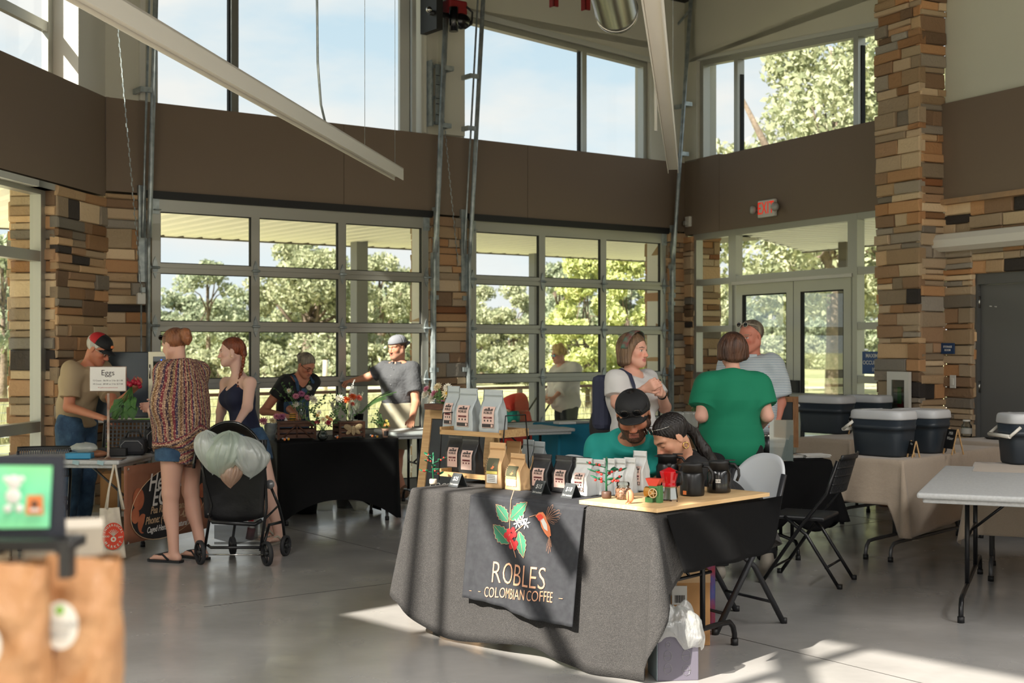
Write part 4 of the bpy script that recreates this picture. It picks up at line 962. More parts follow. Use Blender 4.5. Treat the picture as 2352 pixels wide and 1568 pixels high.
for(cx,cy) in((1174,1203),(1185,1196),(1194,1204)):
    s,z=b_uv(cx,cy)
    for k in range(6):
        a=k*1.047+.3;fl.append([(s,z),(s+.02*math.cos(a-.22),z+.02*math.sin(a-.22)),(s+.031*math.cos(a),z+.031*math.sin(a)),(s+.02*math.cos(a+.22),z+.02*math.sin(a+.22))])
on_banner(fl,'printed_flower','print_white',off=.0055)
# hummingbird
on_banner([[b_uv(*q) for q in((1214,1187),(1221,1179),(1230,1178),(1236,1186),(1240,1196),(1248,1212),(1252,1232),(1246,1236),(1238,1226),(1230,1212),(1226,1200),(1220,1193))]],'printed_bird_body','print_orange',off=.0055)
on_banner([[b_uv(*q) for q in((1217,1186),(1226,1182),(1232,1188),(1230,1197),(1222,1197))]],'printed_throat','print_throat',off=.0065)
on_banner([[b_uv(*q) for q in((1227,1196),(1233,1192),(1241,1206),(1244,1222),(1236,1216))]],'printed_breast','print_white',off=.0065)
fe=[]
for tip in((1242,1166),(1251,1161),(1257,1172),(1268,1174),(1272,1182),(1270,1192),(1265,1200),(1258,1206)):
    a=Vector(b_uv(1238,1194));b=Vector(b_uv(*tip));d=b-a;nn=Vector((-d.y,d.x))*.07;fe.append([tuple(a),tuple(a+d*.55+nn),tuple(a+d*.9+nn*.9),tuple(b),tuple(a+d*.9-nn*.9),tuple(a+d*.55-nn),tuple(a)])
for tip in((1244,1268),(1249,1273),(1253,1269),(1255,1258)):
    a=Vector(b_uv(1248,1232));b=Vector(b_uv(*tip));d=b-a;nn=Vector((-d.y,d.x))*.05;fe.append([tuple(a),tuple(a+d*.6+nn),tuple(b),tuple(a+d*.6-nn),tuple(a)])
on_banner(fe,'printed_plumage','print_copper',off=.0055,width=.0007)
on_banner([[b_uv(1201,1189),b_uv(1216,1184)]],'printed_beak','print_copper',off=.006,width=.0014)
def banner_text(body,px0,px1,pyc,size,bold):
    s0,z0=b_uv(px0,pyc[0]);s1,z1=b_uv(px1,pyc[1]);mt=Matrix();vs,fs=text_mesh(body,1,mt,depth=.001,bold=bold)
    xs=[v.x for v in vs];a,b=min(xs),max(xs);ys=[v.y for v in vs];hh=max(ys)-min(ys);yc=(max(ys)+min(ys))/2
    out=[]
    for v in vs:
        f=(v.x-a)/(b-a);s=s0+(s1-s0)*f;z=z0+(z1-z0)*f+(v.y-yc)/hh*size;out.append(bsurf(s,z,.004+(v.z+.0005)*.8))
    m=MB();m.add(out,fs);m.build('printed_lettering','print_copper',t)
banner_text('ROBLES',1129,1246,(1313,1330),.108,-.012);banner_text('COLOMBIAN COFFEE',1114,1268,(1358,1372),.052,-.006)
on_banner([[b_uv(1078,1356),b_uv(1106,1358)],[b_uv(1283,1374),b_uv(1292,1375)]],'printed_rule','print_copper',off=.005,width=.002)

# plywood board
pA,pB,pC=atz(1330,1149,TH+.022),atz(1509,1169,TH+.022),atz(1781,1133,TH+.022)
PW=Wall((pA.x,pA.y),tuple((pB-pA).normalized())[:2]);pl,pd=(pB-pA).length,(pC-pB).length
o=MB().box((pl/2,pd/2,TH+.014),(pl,pd,.02),bev=.002).build('plywood_board','plywood');o.location=PW.o;o.rotation_euler=(0,0,PW.a);tag(o,'pale plywood board lying across the right end of the coffee stall','board')
BT=TH+.0245

# --- coffee bags
mat('bag_grey',(172,180,182),.42,bump=.25,bscale=22,bdist=.006);mat('bag_black',(44,44,46),.38,bump=.35,bscale=24,bdist=.006);mat('bag_white',(206,208,206),.45,bump=.2,bscale=22,bdist=.006)
mat('bag_kraft',(206,168,122),.7,bump=.3,bscale=24,bdist=.006);mat('label_pink',(216,184,172),.6);mat('label_dark',(52,48,48),.6);mat('label_maroon',(104,44,48),.6);mat('label_yellow',(222,206,110),.6);mat('label_olive',(84,84,62),.6);mat('zip_silver',(150,150,152),.3,metal=.4)
PROTO={}
def bag(kind,w,h,d,label,loc,rz,group=None,lab=True,lean=0,unit=False):
    key=kind+('L' if lab else '')
    if key not in PROTO:  # built once at unit proportions .16 x .08 x .25, then copied and scaled
        W,D,H=.16,.085,.25;rnd=random.Random(len(PROTO));t=thing('coffee_bag',label,'bag',(0,0,0));seedp=rnd.uniform(0,9)
        def dep(v):return D/2*(1-smoothstep(.45,.84,v)*.96)
        def wid(v):return W/2*(1-.10*math.sin(min(v/.8,1)*math.pi)**2*0-.05*smoothstep(.0,.5,v)+.05*smoothstep(.5,.85,v))
        def surf(u,v):
            k=u*4;x=wid(v);y=dep(v);sd=int(k)%4;f=k-int(k)
            g=.8 if v<.7 else 0
            if sd==0:p=(-x+2*x*f,-y-.004*math.sin(f*math.pi)*(1-v))
            elif sd==1:q=abs(f-.5)*2;p=(x-(1-q)*.018*smoothstep(.15,.7,v),-y+2*y*f)
            elif sd==2:p=(x-2*x*f,y+.004*math.sin(f*math.pi))
            else:q=abs(f-.5)*2;p=(-x+(1-q)*.018*smoothstep(.15,.7,v),y-2*y*f)
            j=.0028;nn=mnoise.noise(Vector((p[0]*30+seedp,p[1]*30,v*9)))
            return(p[0]+nn*j,p[1]+nn*j*(1.2 if v<.8 else.3)+lean*0,v*H)
        m=MB();m.grid(surf,48,26,closed=True);n=48
        m.face([i*27 for i in range(n)][::-1],0);m.face([i*27+26 for i in range(n)],0);m.build('pouch','bag_'+kind,t)
        def yf(z):return-dep(z/H)-.006
        m=MB();m.b2(-W*.47,W*.47,yf(.215)+.000,yf(.215)+.006,.2185,.2195)
        m.b2(-W*.47,W*.47,yf(.21)+.001,yf(.21)+.006,.2125,.2135);m.build('zip_seam','zip_silver' if kind=='black' else 'bag_'+kind,t)
        if lab:
            def pl_(name,mt,x0,x1,z0,z1,off,par):
                m=MB();m.grid(lambda u,v:(x0+(x1-x0)*u,yf(z0+(z1-z0)*v)-off,z0+(z1-z0)*v),3,8,smooth=True);return m.build(name,mt,par)
            if kind=='kraft':
                L_=pl_('label','label_olive',-.058,.045,.095,.165,.001,t);pl_('label_band','label_yellow',-.058,.045,.08,.095,.0012,L_);pl_('label_panel','print_white',-.055,.045,.03,.077,.0012,L_)
                m=MB();b=lambda x,z:(x,yf(z)-.002,z)
                m.add([b(-.02,.11),b(-.005,.118),b(.012,.145),b(.004,.125),b(.02,.12),b(.0,.105)],[(0,1,5),(1,2,3),(1,3,4),(1,4,5)]);m.build('label_bird','print_orange',L_)
                m=MB()
                for q in range(7):m.add([b(-.068,.09+q*.011),b(-.061,.09+q*.011),b(-.061,.097+q*.011),b(-.068,.097+q*.011)],[(0,1,2,3)])
                for q in range(4):m.add([b(-.045,.04+q*.009),b(.025,.04+q*.009),b(.025,.042+q*.009),b(-.045,.042+q*.009)],[(0,1,2,3)])
                m.build('label_print','label_dark',L_)
            else:
                L_=pl_('label','label_pink',-.05,.05,.035,.155,.001,t);m=MB();b=lambda x,z:Vector((x,yf(z)-.0022,z))
                for q in range(9):
                    x=-.032+q*.008;hh=.006+.006*math.sin(q*2.1)**2;m.add([b(x-.004,.132),b(x+.004,.132),b(x+.003,.132+hh),b(x,.135+hh),b(x-.003,.132+hh)],[(0,1,2,3,4)])
                m.add([b(-.01,.144),b(.01,.144),b(.006,.149),b(0,.1505),b(-.006,.149)],[(0,1,2,3,4)])
                vs,fs=text_mesh('ROBLES',.019,Matrix(),.0004,bold=.0006,spacing=1.15,sx=.95);m.add([b(v.x,.1205+v.y) for v in vs],fs)
                m.build('label_print','label_dark',L_)
                pl_('label_banner','label_maroon',-.035,.035,.088,.098,.002,L_)
                m=MB();vs,fs=text_mesh({'black':'RUBY','grey':'AMBER','white':'AMBER'}[kind],.009,Matrix(),.0004,spacing=1.3);m.add([b(v.x,.093+v.y)-Vector((0,.0008,0)) for v in vs],fs);m.build('banner_print','label_pink',L_)
                m=MB()
                for q in(-.026,0,.026):m.add([b(q+.006*math.cos(a),.076+.006*math.sin(a)) for a in[k*.785 for k in range(8)]],[tuple(range(8))])
                m.build('label_icons','label_maroon' if kind=='black' else 'label_dark',L_)
                if kind!='black':pl_('label_block','label_dark',-.047,.047,.038,.058,.002,L_);pl_('label_square','label_pink',.026,.042,.041,.055,.003,L_)
        PROTO[key]=t;r=t
    else:r=copy_tree(PROTO[key])
    r.location=loc;r.rotation_euler=(lean,0,rz);r.scale=(w/.16,d/.085,h/.25);r['label']=label
    if group:r['group']=group
    elif 'group' in r:del r['group']
    return r
RA=TC.a
def bag_px(kind,px,py,wpx,hpx,label,z=TH+.003,dz=0,rz=0,lab=True,d=.075,group=None,lean=0,back=0):
    p=atz(px,py,z) if not back else None
    if back:s=TC.s_at(px,back);p=TC.P(s,back,z)
    k=p.y/F_PX;h=hpx*k
    return bag(kind,wpx*k*1.12,h,d,label,p+TC.n*(d/2 if not back else 0),RA+rz,group,lab,lean)
# wire rack with two wooden shelves
ro=.36;rs0,rs1=TC.s_at(1010,ro),TC.s_at(1150,ro)
t=thing('display_rack','two tier rack with wooden shelves and black wire ends on the coffee stall','rack',TC.P(rs0,ro,TH+.004),RA);RW=rs1-rs0;RD=.24;S1,S2=.04,.285
for z,nm in((S1,'shelf'),(S2,'shelf')):
    m=MB();m.b2(0,RW,0,RD,z-.014,z,mi=0);m.b2(0,RW,0,.008,z,z+.014);m.b2(0,RW,RD-.008,RD,z,z+.03);m.b2(0,.012,0,RD,z,z+.03);m.b2(RW-.012,RW,0,RD,z,z+.03);m.build(nm,'wood_light',t)
for x in(-.006,RW+.006):
    m=MB();m.tube([(x,-.0,0),(x,.02,S2),(x,.035,S2+.11),(x,RD-.035,S2+.11),(x,RD-.02,S2),(x,RD,0)],.004,6);m.build('wire_end','black_metal',t)
for(px,w_,lb,k,dy) in((1042,42,'light grey coffee bag at the left of the upper shelf, half hidden','grey',.16),(1076,62,'light grey labelled coffee bag in the middle of the upper shelf','grey',.07),(1133,58,'light grey labelled coffee bag at the right of the upper shelf','grey',.08)):
    s=TC.s_at(px,ro+dy);p=TC.P(s,ro+dy,TH+.005+S2);bag(k,w_*p.y/F_PX,101*p.y/F_PX,.085,lb,p,RA-.05+(.1 if px>1100 else 0))
for(px,w_,lb,dy) in((1049,46,'black coffee bag on the lower shelf, label half hidden',.13),(1082,52,'glossy black coffee bag with pink label on the right of the lower shelf',.055)):
    s=TC.s_at(px,ro+dy);p=TC.P(s,ro+dy,TH+.005+S1);bag('black',w_*p.y/F_PX,92*p.y/F_PX,.075,lb,p,RA+(.05 if px>1060 else.1))
bag_px('kraft',1131,1121,42,104,'tall brown paper coffee bag beside the rack',d=.085,rz=.12)
bag_px('kraft',1178,1126,46,84,'shorter brown paper coffee bag standing at the front',d=.08,rz=-.1)
bag_px('kraft',1180,0,40,92,'brown paper bag behind the two front paper bags',back=.62,lab=False)
bag_px('grey',1214,0,30,88,'pale grey bag at the back, left of the last pair',back=.82,lab=False);bag_px('grey',1239,0,30,86,'pale grey bag at the back, right of the last pair',back=.82,lab=False)
bag_px('kraft',1240,0,42,68,'small brown paper bag behind the first black bag',back=.52,lab=False)
bag_px('black',1236,1127,47,84,'black coffee bag with pink label behind the price card for 15 dollars',rz=.05)
bag_px('black',1286,1131,46,84,'black coffee bag with pink label left of the front white bag',rz=.0)
bag_px('black',1337,0,48,70,'black bag lying low behind the front white bag',back=.62,lab=False)
bag_px('white',1328,1139,40,86,'white coffee bag with orange banner label at the front',d=.1,rz=.1)
for i,(px,hp,lb) in enumerate(((1376,80,'first'),(1399,83,'second'),(1424,84,'third'),(1447,86,'fourth'))):
    bag_px('white',px,0,27,hp,lb+' of the row of plain white bags, counted from the left',z=TH+.003,back=.42+i*.03,lab=False,rz=.2)
bag_px('white',1470,0,32,90,'white bag with a narrow dark label at the right end of the row',z=BT,back=.58,lab=True,rz=.1)
# price cards
for i,(px,py,txt,lb) in enumerate(((1040,1118,'$25','black folded price card reading 25 dollars beside the small plant'),(1231,1137,'$15','black folded price card reading 15 dollars in front of the black bag'),(1300,1144,'$18','black folded price card reading 18 dollars beside the white bag'))):
    p=atz(px,py,TH+.004);t=thing('price_card',lb,'card',p,RA-.1);w=.082;hh=.075;ap=.075
    m=MB();m.add([(-w/2,0,0),(w/2,0,0),(w/2*.92,ap/2,hh),(-w/2*.92,ap/2,hh)],[(0,1,2,3)]);m.add([(-w/2,ap,0),(w/2,ap,0),(w/2*.92,ap/2,hh),(-w/2*.92,ap/2,hh)],[(3,2,1,0)]);m.build('card','chalkboard',t,solid=.0015)
    ang=math.atan2(ap/2,hh);mt=Matrix.Translation((0,-.002,0))@Matrix.Rotation(-ang,4,'X')@UP
    m=MB();m.add(*text_mesh(txt,.034,Matrix.Translation((0,0,0))@mt@Matrix.Translation((0,.05,0)),.0006,sx=.85,shear=.15));m.add(*text_mesh('TAX included',.0155,mt@Matrix.Translation((0,.017,0)),.0006,shear=.15,sx=.8));m.build('lettering','chalk',t)
# toy coffee plants
mat('toy_green',(20,92,62),.4);mat('toy_red',(180,40,36),.3);mat('toy_beige',(190,176,156),.6);mat('toy_brown',(74,52,42),.5);mat('toy_mint',(96,168,132),.4)
def toy_plant(px,py,z,Hpx,label,pot,seed,cherries):
    p=atz(px,py,z);k=Hpx*p.y/F_PX;t=thing('toy_coffee_plant',label,'plant',p,0);rnd=random.Random(seed)
    m=MB();m.lathe([(0,0),(.1,0),(.12,.04),(.12,.14),(.105,.17),(.0,.17)],(0,0,0),16);o=m.build('pot',pot,t);o.scale=(k,)*3
    m=MB();m.tube([(0,0,.15),(-.01,0,.5),(.01,0,.9)],.025,6);m.build('stem','toy_green',t).scale=(k,)*3
    for i in range(7):
        a=i*2.4+rnd.random();z0=.3+.5*(i/7);L=rnd.uniform(.25,.42);e=Vector((math.cos(a)*L,math.sin(a)*L*.7,z0+rnd.uniform(.02,.22)))
        m=MB();m.tube([(0,0,z0),e],.014,5);m.ball(e,(.12,.065,.02),8,5,mtx=Matrix.Rotation(a,4,'Z')@Matrix.Rotation(-.4,4,'Y'));m.ball(e*.6+Vector((0,0,z0*.4+.03)),(.1,.06,.02),8,5,mtx=Matrix.Rotation(a+1.2,4,'Z'));m.build('leafy_twig','toy_green',t).scale=(k,)*3
        for q in range(cherries):
            c=Vector((0,0,z0)).lerp(e,rnd.uniform(.45,1))+Vector((rnd.uniform(-.05,.05),-.04,rnd.uniform(-.05,.04)));m=MB();m.ball(c,.034,8,6);m.build('cherry','toy_red',t).scale=(k,)*3
    m=MB();m.ball((0,0,.93),(.03,.03,.07),8,6);m.build('top_leaf','toy_green',t).scale=(k,)*3
toy_plant(995,1112,TH+.004,74,'small toy coffee plant with red cherries in a beige pot, left end of the stall','toy_beige',2,2)
toy_plant(1393,1144,BT,96,'toy coffee plant with red cherries in a brown barrel pot on the plywood board','toy_brown',5,3)
# jar of beans
p=atz(1431,1146,BT);t=thing('bean_jar','small glass jar of coffee beans on the plywood board','jar',p)
m=MB();m.lathe([(0,.0),(.034,.0),(.038,.006),(.038,.05),(.03,.062),(.028,.068)],(0,0,.0),24);m.build('jar_glass','clear_glass',t)
m=MB();rnd=random.Random(5)
m.lathe([(0,.003),(.033,.004),(.035,.01),(.035,.05),(.02,.056),(0,.057)],(0,0,0),20)
for i in range(150):
    a,z=rnd.uniform(0,6.28),rnd.uniform(.006,.054);m.ball((math.cos(a)*.0345,math.sin(a)*.0345,z),(.005,.0035,.0028),6,4,mtx=Matrix.Rotation(a,4,'Z')@Matrix.Rotation(rnd.uniform(0,3),4,'X'))
tag(m.build('beans',mat('beans',(120,76,52),.5,c2=(150,110,86),vscale=120),t),kind='stuff')
m=MB();m.lathe([(.030,.064),(.033,.066),(.033,.082),(.028,.088),(0,.09)],(0,0,0),24);m.build('lid','clear_glass',t)
p=atz(1447,1156,BT);t=thing('bean_figurine','small coffee bean figurine sitting on the edge of the plywood board','figurine',p,RA)
m=MB();m.ball((0,0,.036),(.021,.016,.033),14,10);m.build('bean_body',mat('figurine',(190,130,96),.5),t);m=MB();m.tube([(0,-.0165,.01),(.003,-.018,.036),(0,-.0165,.062)],.0015,5);m.build('crease','label_maroon',t)
for q in(-.008,.008):m=MB();m.tube([(q,-.01,.008),(q,-.03,.004),(q,-.034,-.022)],.0035,6);m.ball((q,-.037,-.026),(.006,.009,.005),8,6,mi=1);m.build('leg',['figurine','black'],t)
# toy roaster
p=atz(1503,1153,BT);t=thing('toy_roaster','toy coffee roaster in red, green and gold on the corner of the plywood board','toy',p,RA+.15)
m=MB();m.prism([(-.022,.082),(.022,.082),(.04,.118),(-.04,.118)],-.02,.02);m.build('hopper',mat('toy_hopper',(204,58,36),.35),t)
m=MB();m.lathe([(0,-.03),(.026,-.03),(.026,.03),(0,.03)],(-.018,0,.05),10,smooth=False,mtx=Matrix.Rotation(R(90),4,'Y'));m.build('drum',mat('toy_gold',(178,132,60),.35,metal=.5),t)
m=MB();m.b2(-.04,-.0,-.022,.022,0,.024);m.b2(.018,.04,-.016,.016,.0,.084);m.b2(-.02,.03,-.018,.018,.07,.084);m.build('stand',mat('toy_leaf',(64,122,72),.4),t)
m=MB();m.tube([(.022*math.cos(a*.3927)+.004,-.026,.047+.022*math.sin(a*.3927)) for a in range(17)],.0028,6,cap=False)
for k in range(5):m.tube([(.004,-.026,.047),(.004+.022*math.cos(k*1.257),-.026,.047+.022*math.sin(k*1.257))],.002,5)
m.build('spoked_wheel',mat('toy_tan',(206,184,146),.4),t)
# moka pot
p=atz(1537,1147,BT);t=thing('moka_pot','red and silver octagonal moka pot on the plywood board','coffee pot',p,RA);k=8
def octo(prof,c=(0,0,0)):return MB().lathe(prof,c,8,smooth=False)
octo([(0,0),(.045,0),(.046,.005),(.038,.062),(.041,.068),(0,.068)]).build('boiler','steel',t)
octo([(0,.068),(.036,.068),(.034,.085),(.048,.14),(.046,.143),(0,.165)]).build('top_chamber',mat('moka_red',(190,20,28),.2,coat=.6),t)
m=MB();m.ball((0,0,.172),.012,10,8);m.tube([(.04,0,.14),(.075,.0,.142),(.08,0,.1),(.07,0,.08)],[.007,.008,.007,.006],8);m.build('handle_and_knob','black',t)
m=MB();m.ball((-.016,-.043,.04),.006,8,6);m.build('valve','steel',t)
# spilled beans under the pot
m=MB();rnd=random.Random(9)
for i in range(34):
    a,q=rnd.uniform(0,6.28),rnd.uniform(.0,1);m.ball((.02-.075*math.cos(a)*q-.01,-.045-.02*math.sin(a)*q,.003),(.0052,.0036,.0032),6,4,mtx=Matrix.Rotation(rnd.uniform(0,3),4,'Z'))
o=m.build('coffee_beans',mat('dark_beans',(54,34,26),.4));o.location=p;o.rotation_euler=(0,0,RA);tag(o,'a few dark coffee beans scattered at the foot of the moka pot','coffee beans',kind='stuff')
# carafes
def carafe(px,py,label,back=0,gloss=0,tagm=None):
    p=atz(px,py,BT) if not back else TC.P(TC.s_at(px,back),back,TH+.004)
    t=thing('thermal_carafe',label,'carafe',p,-.25);q='black_gloss' if gloss else mat('carafe_black',(20,20,21),.34,metal=.2)
    m=MB();m.lathe([(0,0),(.058,0),(.062,.004),(.063,.012),(.063,.098),(.056,.112),(.053,.12),(0,.12)],(0,0,0),32);m.build('body',q,t)
    m=MB();m.lathe([(0,.12),(.053,.12),(.052,.15),(.054,.152),(.055,.166),(0,.17)],(0,0,0),32);m.prism([(-.05,.15),(-.074,.156),(-.05,.166)],-.012,.012);m.b2(.03,.085,-.012,.012,.168,.173);m.build('lid','black',t)
    m=MB();m.tube([(.048,0,.152),(.082,0,.15),(.103,0,.12),(.105,0,.09),(.094,0,.062)],.0075,8,flat=1.5);m.build('handle','black',t)
    return t
c1=carafe(1590,1137,'black matt carafe with orange sticker in the middle of the three');m=MB();m.grid(lambda u,v:(.0635*math.cos(-2.3+.35*u),.0635*math.sin(-2.3+.35*u),.008+.02*v),4,1);m.build('sticker',mat('sticker_orange',(226,128,70),.6),c1)
c2=carafe(1651,1130,'glossy black carafe with white name strip, rightmost of the three',gloss=1);m=MB();m.grid(lambda u,v:(.0637*math.cos(-1.75+.42*u),.0637*math.sin(-1.75+.42*u),.055+.019*v),4,1);m.build('name_strip','print_white',c2)
vs,fs=text_mesh('RUBY',.0135,Matrix(),.0003);m=MB();m.add([(.0641*math.cos(-1.54+v.x/.0641),.0641*math.sin(-1.54+v.x/.0641),.0645+v.y) for v in vs],fs);m.build('lettering','black',c2)
p=atz(1533,1128,BT);p2=p+Vector((.02,.19,0));c3=carafe(1533,1112,'black carafe standing behind the red moka pot')
# things under and beside the stall
mat('cardboard',(196,148,96),.85,c2=(184,136,86),vscale=3);mat('tape',(206,168,120),.35);mat('duct_tape',(150,148,142),.4);mat('print_box',(96,92,104),.5);mat('print_box_side',(150,168,172),.5)
b1=atz(1638,1489,0);bx0=TC.s_at(1638);t=thing('cardboard_box','large brown cardboard box under the right end of the coffee stall','box',(b1.x-.44,b1.y+.02,0),RA+.86)
t.location=(.676,6.93,0);t.rotation_euler=(0,0,.04)
m=MB();m.box((.17,.19,.2),(.42,.36,.4),bev=.004);m.build('carton','cardboard',t)
m=MB();m.b2(-.041,.381,.008,.0085,.36,.4);m.b2(-.041,.381,.0085,.0088,.335,.36);m.build('packing_tape','tape',t)
m=MB();m.b2(.15,.2,.006,.008,.27,.402);m.build('duct_tape_strip','duct_tape',t)
m=MB();m.box((.215,.006,.27),(.08,.003,.1),rot=.0);m.build('shipping_label','print_white',t)
m=MB()
for q in range(12):m.b2(.19+q*.0045,.192+q*.0045+(q%3)*.0006,.003,.0044,.23,.27)
m.build('barcode','label_dark',t)
t=thing('shoulder_bag','dark purple cloth bag lying on the big cardboard box','bag',t.location+Vector((.1,.17,.401)),.2)
m=MB();m.grid(lambda u,v:((.19+.012*math.sin(u*25))*math.cos(6.283*u)*math.sin(math.pi*min(v*.97+.02,1))**.6,.13*math.sin(6.283*u)*math.sin(math.pi*min(v*.97+.02,1))**.6,.11-.108*math.cos(math.pi*v)+.012*math.sin(v*9+u*12)),32,14,closed=True);m.build('bag_body',mat('cloth_purple',(66,30,62),.8,c2=(96,34,52),vscale=5,bump=.4,bscale=12),t)
t=thing('tote','blue patterned bag standing beside the purple bag under the stall','bag',Vector((1.0,7.45,0)),.1)
m=MB();m.box((0,0,.24),(.3,.16,.48),bev=.03);m.build('bag_body',mat('cloth_blue',(22,84,150),.7,c2=(150,50,60),vscale=7),t);m=MB();m.tube([(-.08,0,.47),(-.06,0,.54),(.06,0,.54),(.08,0,.47)],.008,6);m.build('strap','cloth_blue',t)
wp=atz(1520,1566,0);t=thing('waste_box','printed appliance box lined with a white plastic bag at the stall corner','box',(atz(1505,1562,0).x,atz(1540,1566,0).y,0),.12)
m=MB();m.box((.11,.11,.12),(.2,.2,.24),bev=.003);m.build('carton','print_box',t);m=MB();m.box((.0085,.11,.12),(.002,.196,.236));m.build('side_panel','print_box_side',t)
m=MB();rnd=random.Random(3)
for(cx,cz,r_) in((.06,.06,.02),(.06,.12,.02),(.06,.175,.012),(.15,.05,.02),(.15,.12,.022),(.15,.18,.012)):
    m.tube([(cx+r_*math.cos(a*.7854),.0085,cz+r_*math.sin(a*.7854)*1.3) for a in range(9)],.001,4,cap=False);m.tube([(cx-r_,.0085,cz),(cx+r_,.0085,cz)],.001,4)
m.build('line_drawing','zip_silver',t)
film('bag_film',(214,216,212),.62,.3)
m=MB()
def liner_bag(u,v):
    a=6.283*u;cr_=min(1.0,.82/max(abs(math.cos(a)),abs(math.sin(a))))*1.2
    n_=mnoise.noise(Vector((math.cos(a)*1.8,math.sin(a)*1.8,v*3)));n2=mnoise.noise(Vector((math.cos(a)*6,math.sin(a)*6,v*8)))
    if v<.45:q=v/.45;z=.17+.03*math.sin(a*3+1)+(.27-.17)*q;k=1.1+.16*math.sin(q*math.pi)
    else:q=(v-.45)/.55;z=.27+.06*math.sin(q*2.6)+.0*q;k=1.08-.98*q**1.2
    k+=n_*.10*(1 if v<.5 else.6)+n2*.035;return(.11+.115*cr_*math.cos(a)*k,.11+.105*cr_*math.sin(a)*k,z+n_*.035+n2*.012)
m.grid(liner_bag,90,26,closed=True);o=m.build('waste_bag','bag_film');o.location=t.location;o.rotation_euler=t.rotation_euler;tag(o,'crumpled white plastic bag lining the printed box','bag')

# unseen bars added inside the rear window to cast slanting shadow on the stall
def to_w2(p,off=-.35):
    q=p-(W2.o+W2.n*off);t_=q.dot(W2.n)/SUN_DIR.dot(W2.n);return p-SUN_DIR*t_
_a=TC.P(TC.s_at(1112,-.05),-.05,.78);_b=TC.P(TC.s_at(1285,-.1),-.1,.10);A_,B_=to_w2(_a),to_w2(_b);d_=(B_-A_)
m=MB();m.tube([A_-d_*1.6,B_+d_*.15],.062,4);m.tube([to_w2(TC.P(TC.s_at(1012,-.06),-.06,.9),-.3)+Z3*1.2,to_w2(TC.P(TC.s_at(1012,-.06),-.06,.0),-.3)],.03,6);tag(struct(m.build('shadow_bars','galv')))

# ---------------------------------------------------------------- flowers
vmat('petal',.7,sub=0);mat('stem_green',(70,104,52),.6);mat('leaf_green',(64,98,50),.55,c2=(86,118,62),vscale=30)
def flower(m,c,r,col,kind='dahlia',tilt=None,rnd=random):
    """layered blossom of cupped petals around c"""
    ax=(Vector(tilt) if tilt else Vector((0,-.5,.8))).normalized();q=ax.to_track_quat('Z','Y').to_matrix().to_4x4();T=Matrix.Translation(c)@q
    rings={'dahlia':((12,1,.15),(11,.85,.5),(9,.62,.85),(7,.4,1.2),(4,.18,1.45)),'daisy':((11,1,.12),(10,.8,.3)),'small':((6,1,.4),)}[kind]
    for k,(n,s,el) in enumerate(rings):
        for i in range(n):
            a=6.283*i/n+k*.4;L=r*s if s>.3 else r*.3;w=r*(2.6/n)*.62*max(s,.5)
            j=rnd.uniform(.86,1.08);cc=tuple(min(1,v*j) for v in col[:3])+(1,)
            d=Vector((math.cos(a)*math.cos(el),math.sin(a)*math.cos(el),math.sin(el)));sd=Vector((-math.sin(a),math.cos(a),0));up=sd.cross(d)*-1
            p0=Vector((0,0,r*.08*k));p1=p0+d*L*.6;p2=p0+d*L
            m.add([p0,p1+sd*w+up*w*.4,p2+up*w*.3,p1-sd*w+up*w*.4,p1],[(0,4,1),(1,4,2),(2,4,3),(3,4,0)],0,True,cc,T)
    if kind!='dahlia':m.ball(T@Vector((0,0,r*.1)),r*.22,8,5,0,srgb(206,160,50))
COLS={'pink':srgb(206,130,150),'mauve':srgb(176,104,140),'white':srgb(232,226,208),'cream':srgb(226,210,168),'orange':srgb(226,100,44),'coral':srgb(222,112,92),'red':srgb(150,24,42),'rose':srgb(190,70,88),'peach':srgb(216,150,92),'yellow':srgb(206,186,96)}
def sprig(m,a,b,n,rnd,ls=.02):
    a,b=Vector(a),Vector(b);m.tube([a,a.lerp(b,.5)+Vector((rnd.uniform(-.01,.01),0,.01)),b],.0015,4)
    for i in range(n):
        p=a.lerp(b,.25+.75*(i+1)/n);d=Vector((rnd.uniform(-1,1),rnd.uniform(-.6,.3),rnd.uniform(-.1,1))).normalized();s=d.cross(Vector((0,1,.2))).normalized()*ls*.3
        m.add([p,p+d*ls*.5+s,p+d*ls,p+d*ls*.5-s],[(0,1,2,3)])
def blossoms(parent,items,seed,tilt=None):
    """items: (x, z, r, colour, kind) seen from the front; every blossom is a part of its own"""
    rnd=random.Random(seed)
    for(x,z,r,c,k) in items:
        m=MB();flower(m,(x,rnd.uniform(-.03,.02),z),r,COLS[c],k,tilt or(x*4,-.9,.7),rnd);m.build('blossom','petal',parent)
def stems(parent,items,base,seed,n=8,h=.14,matn='leaf_green'):
    rnd=random.Random(seed);m=MB()
    for(x,z,r,c,k) in items:m.tube([base,Vector((x*.5,0,z*.6+base[2]*.4)),(x,.0,z-r*.3)],.0018,4)
    for i in range(n):a=rnd.uniform(-1,1);sprig(m,base,(a*h,rnd.uniform(-.03,.05),base[2]+h*rnd.uniform(.5,1.25)),9,rnd,.028)
    m.build('greenery',matn,parent)

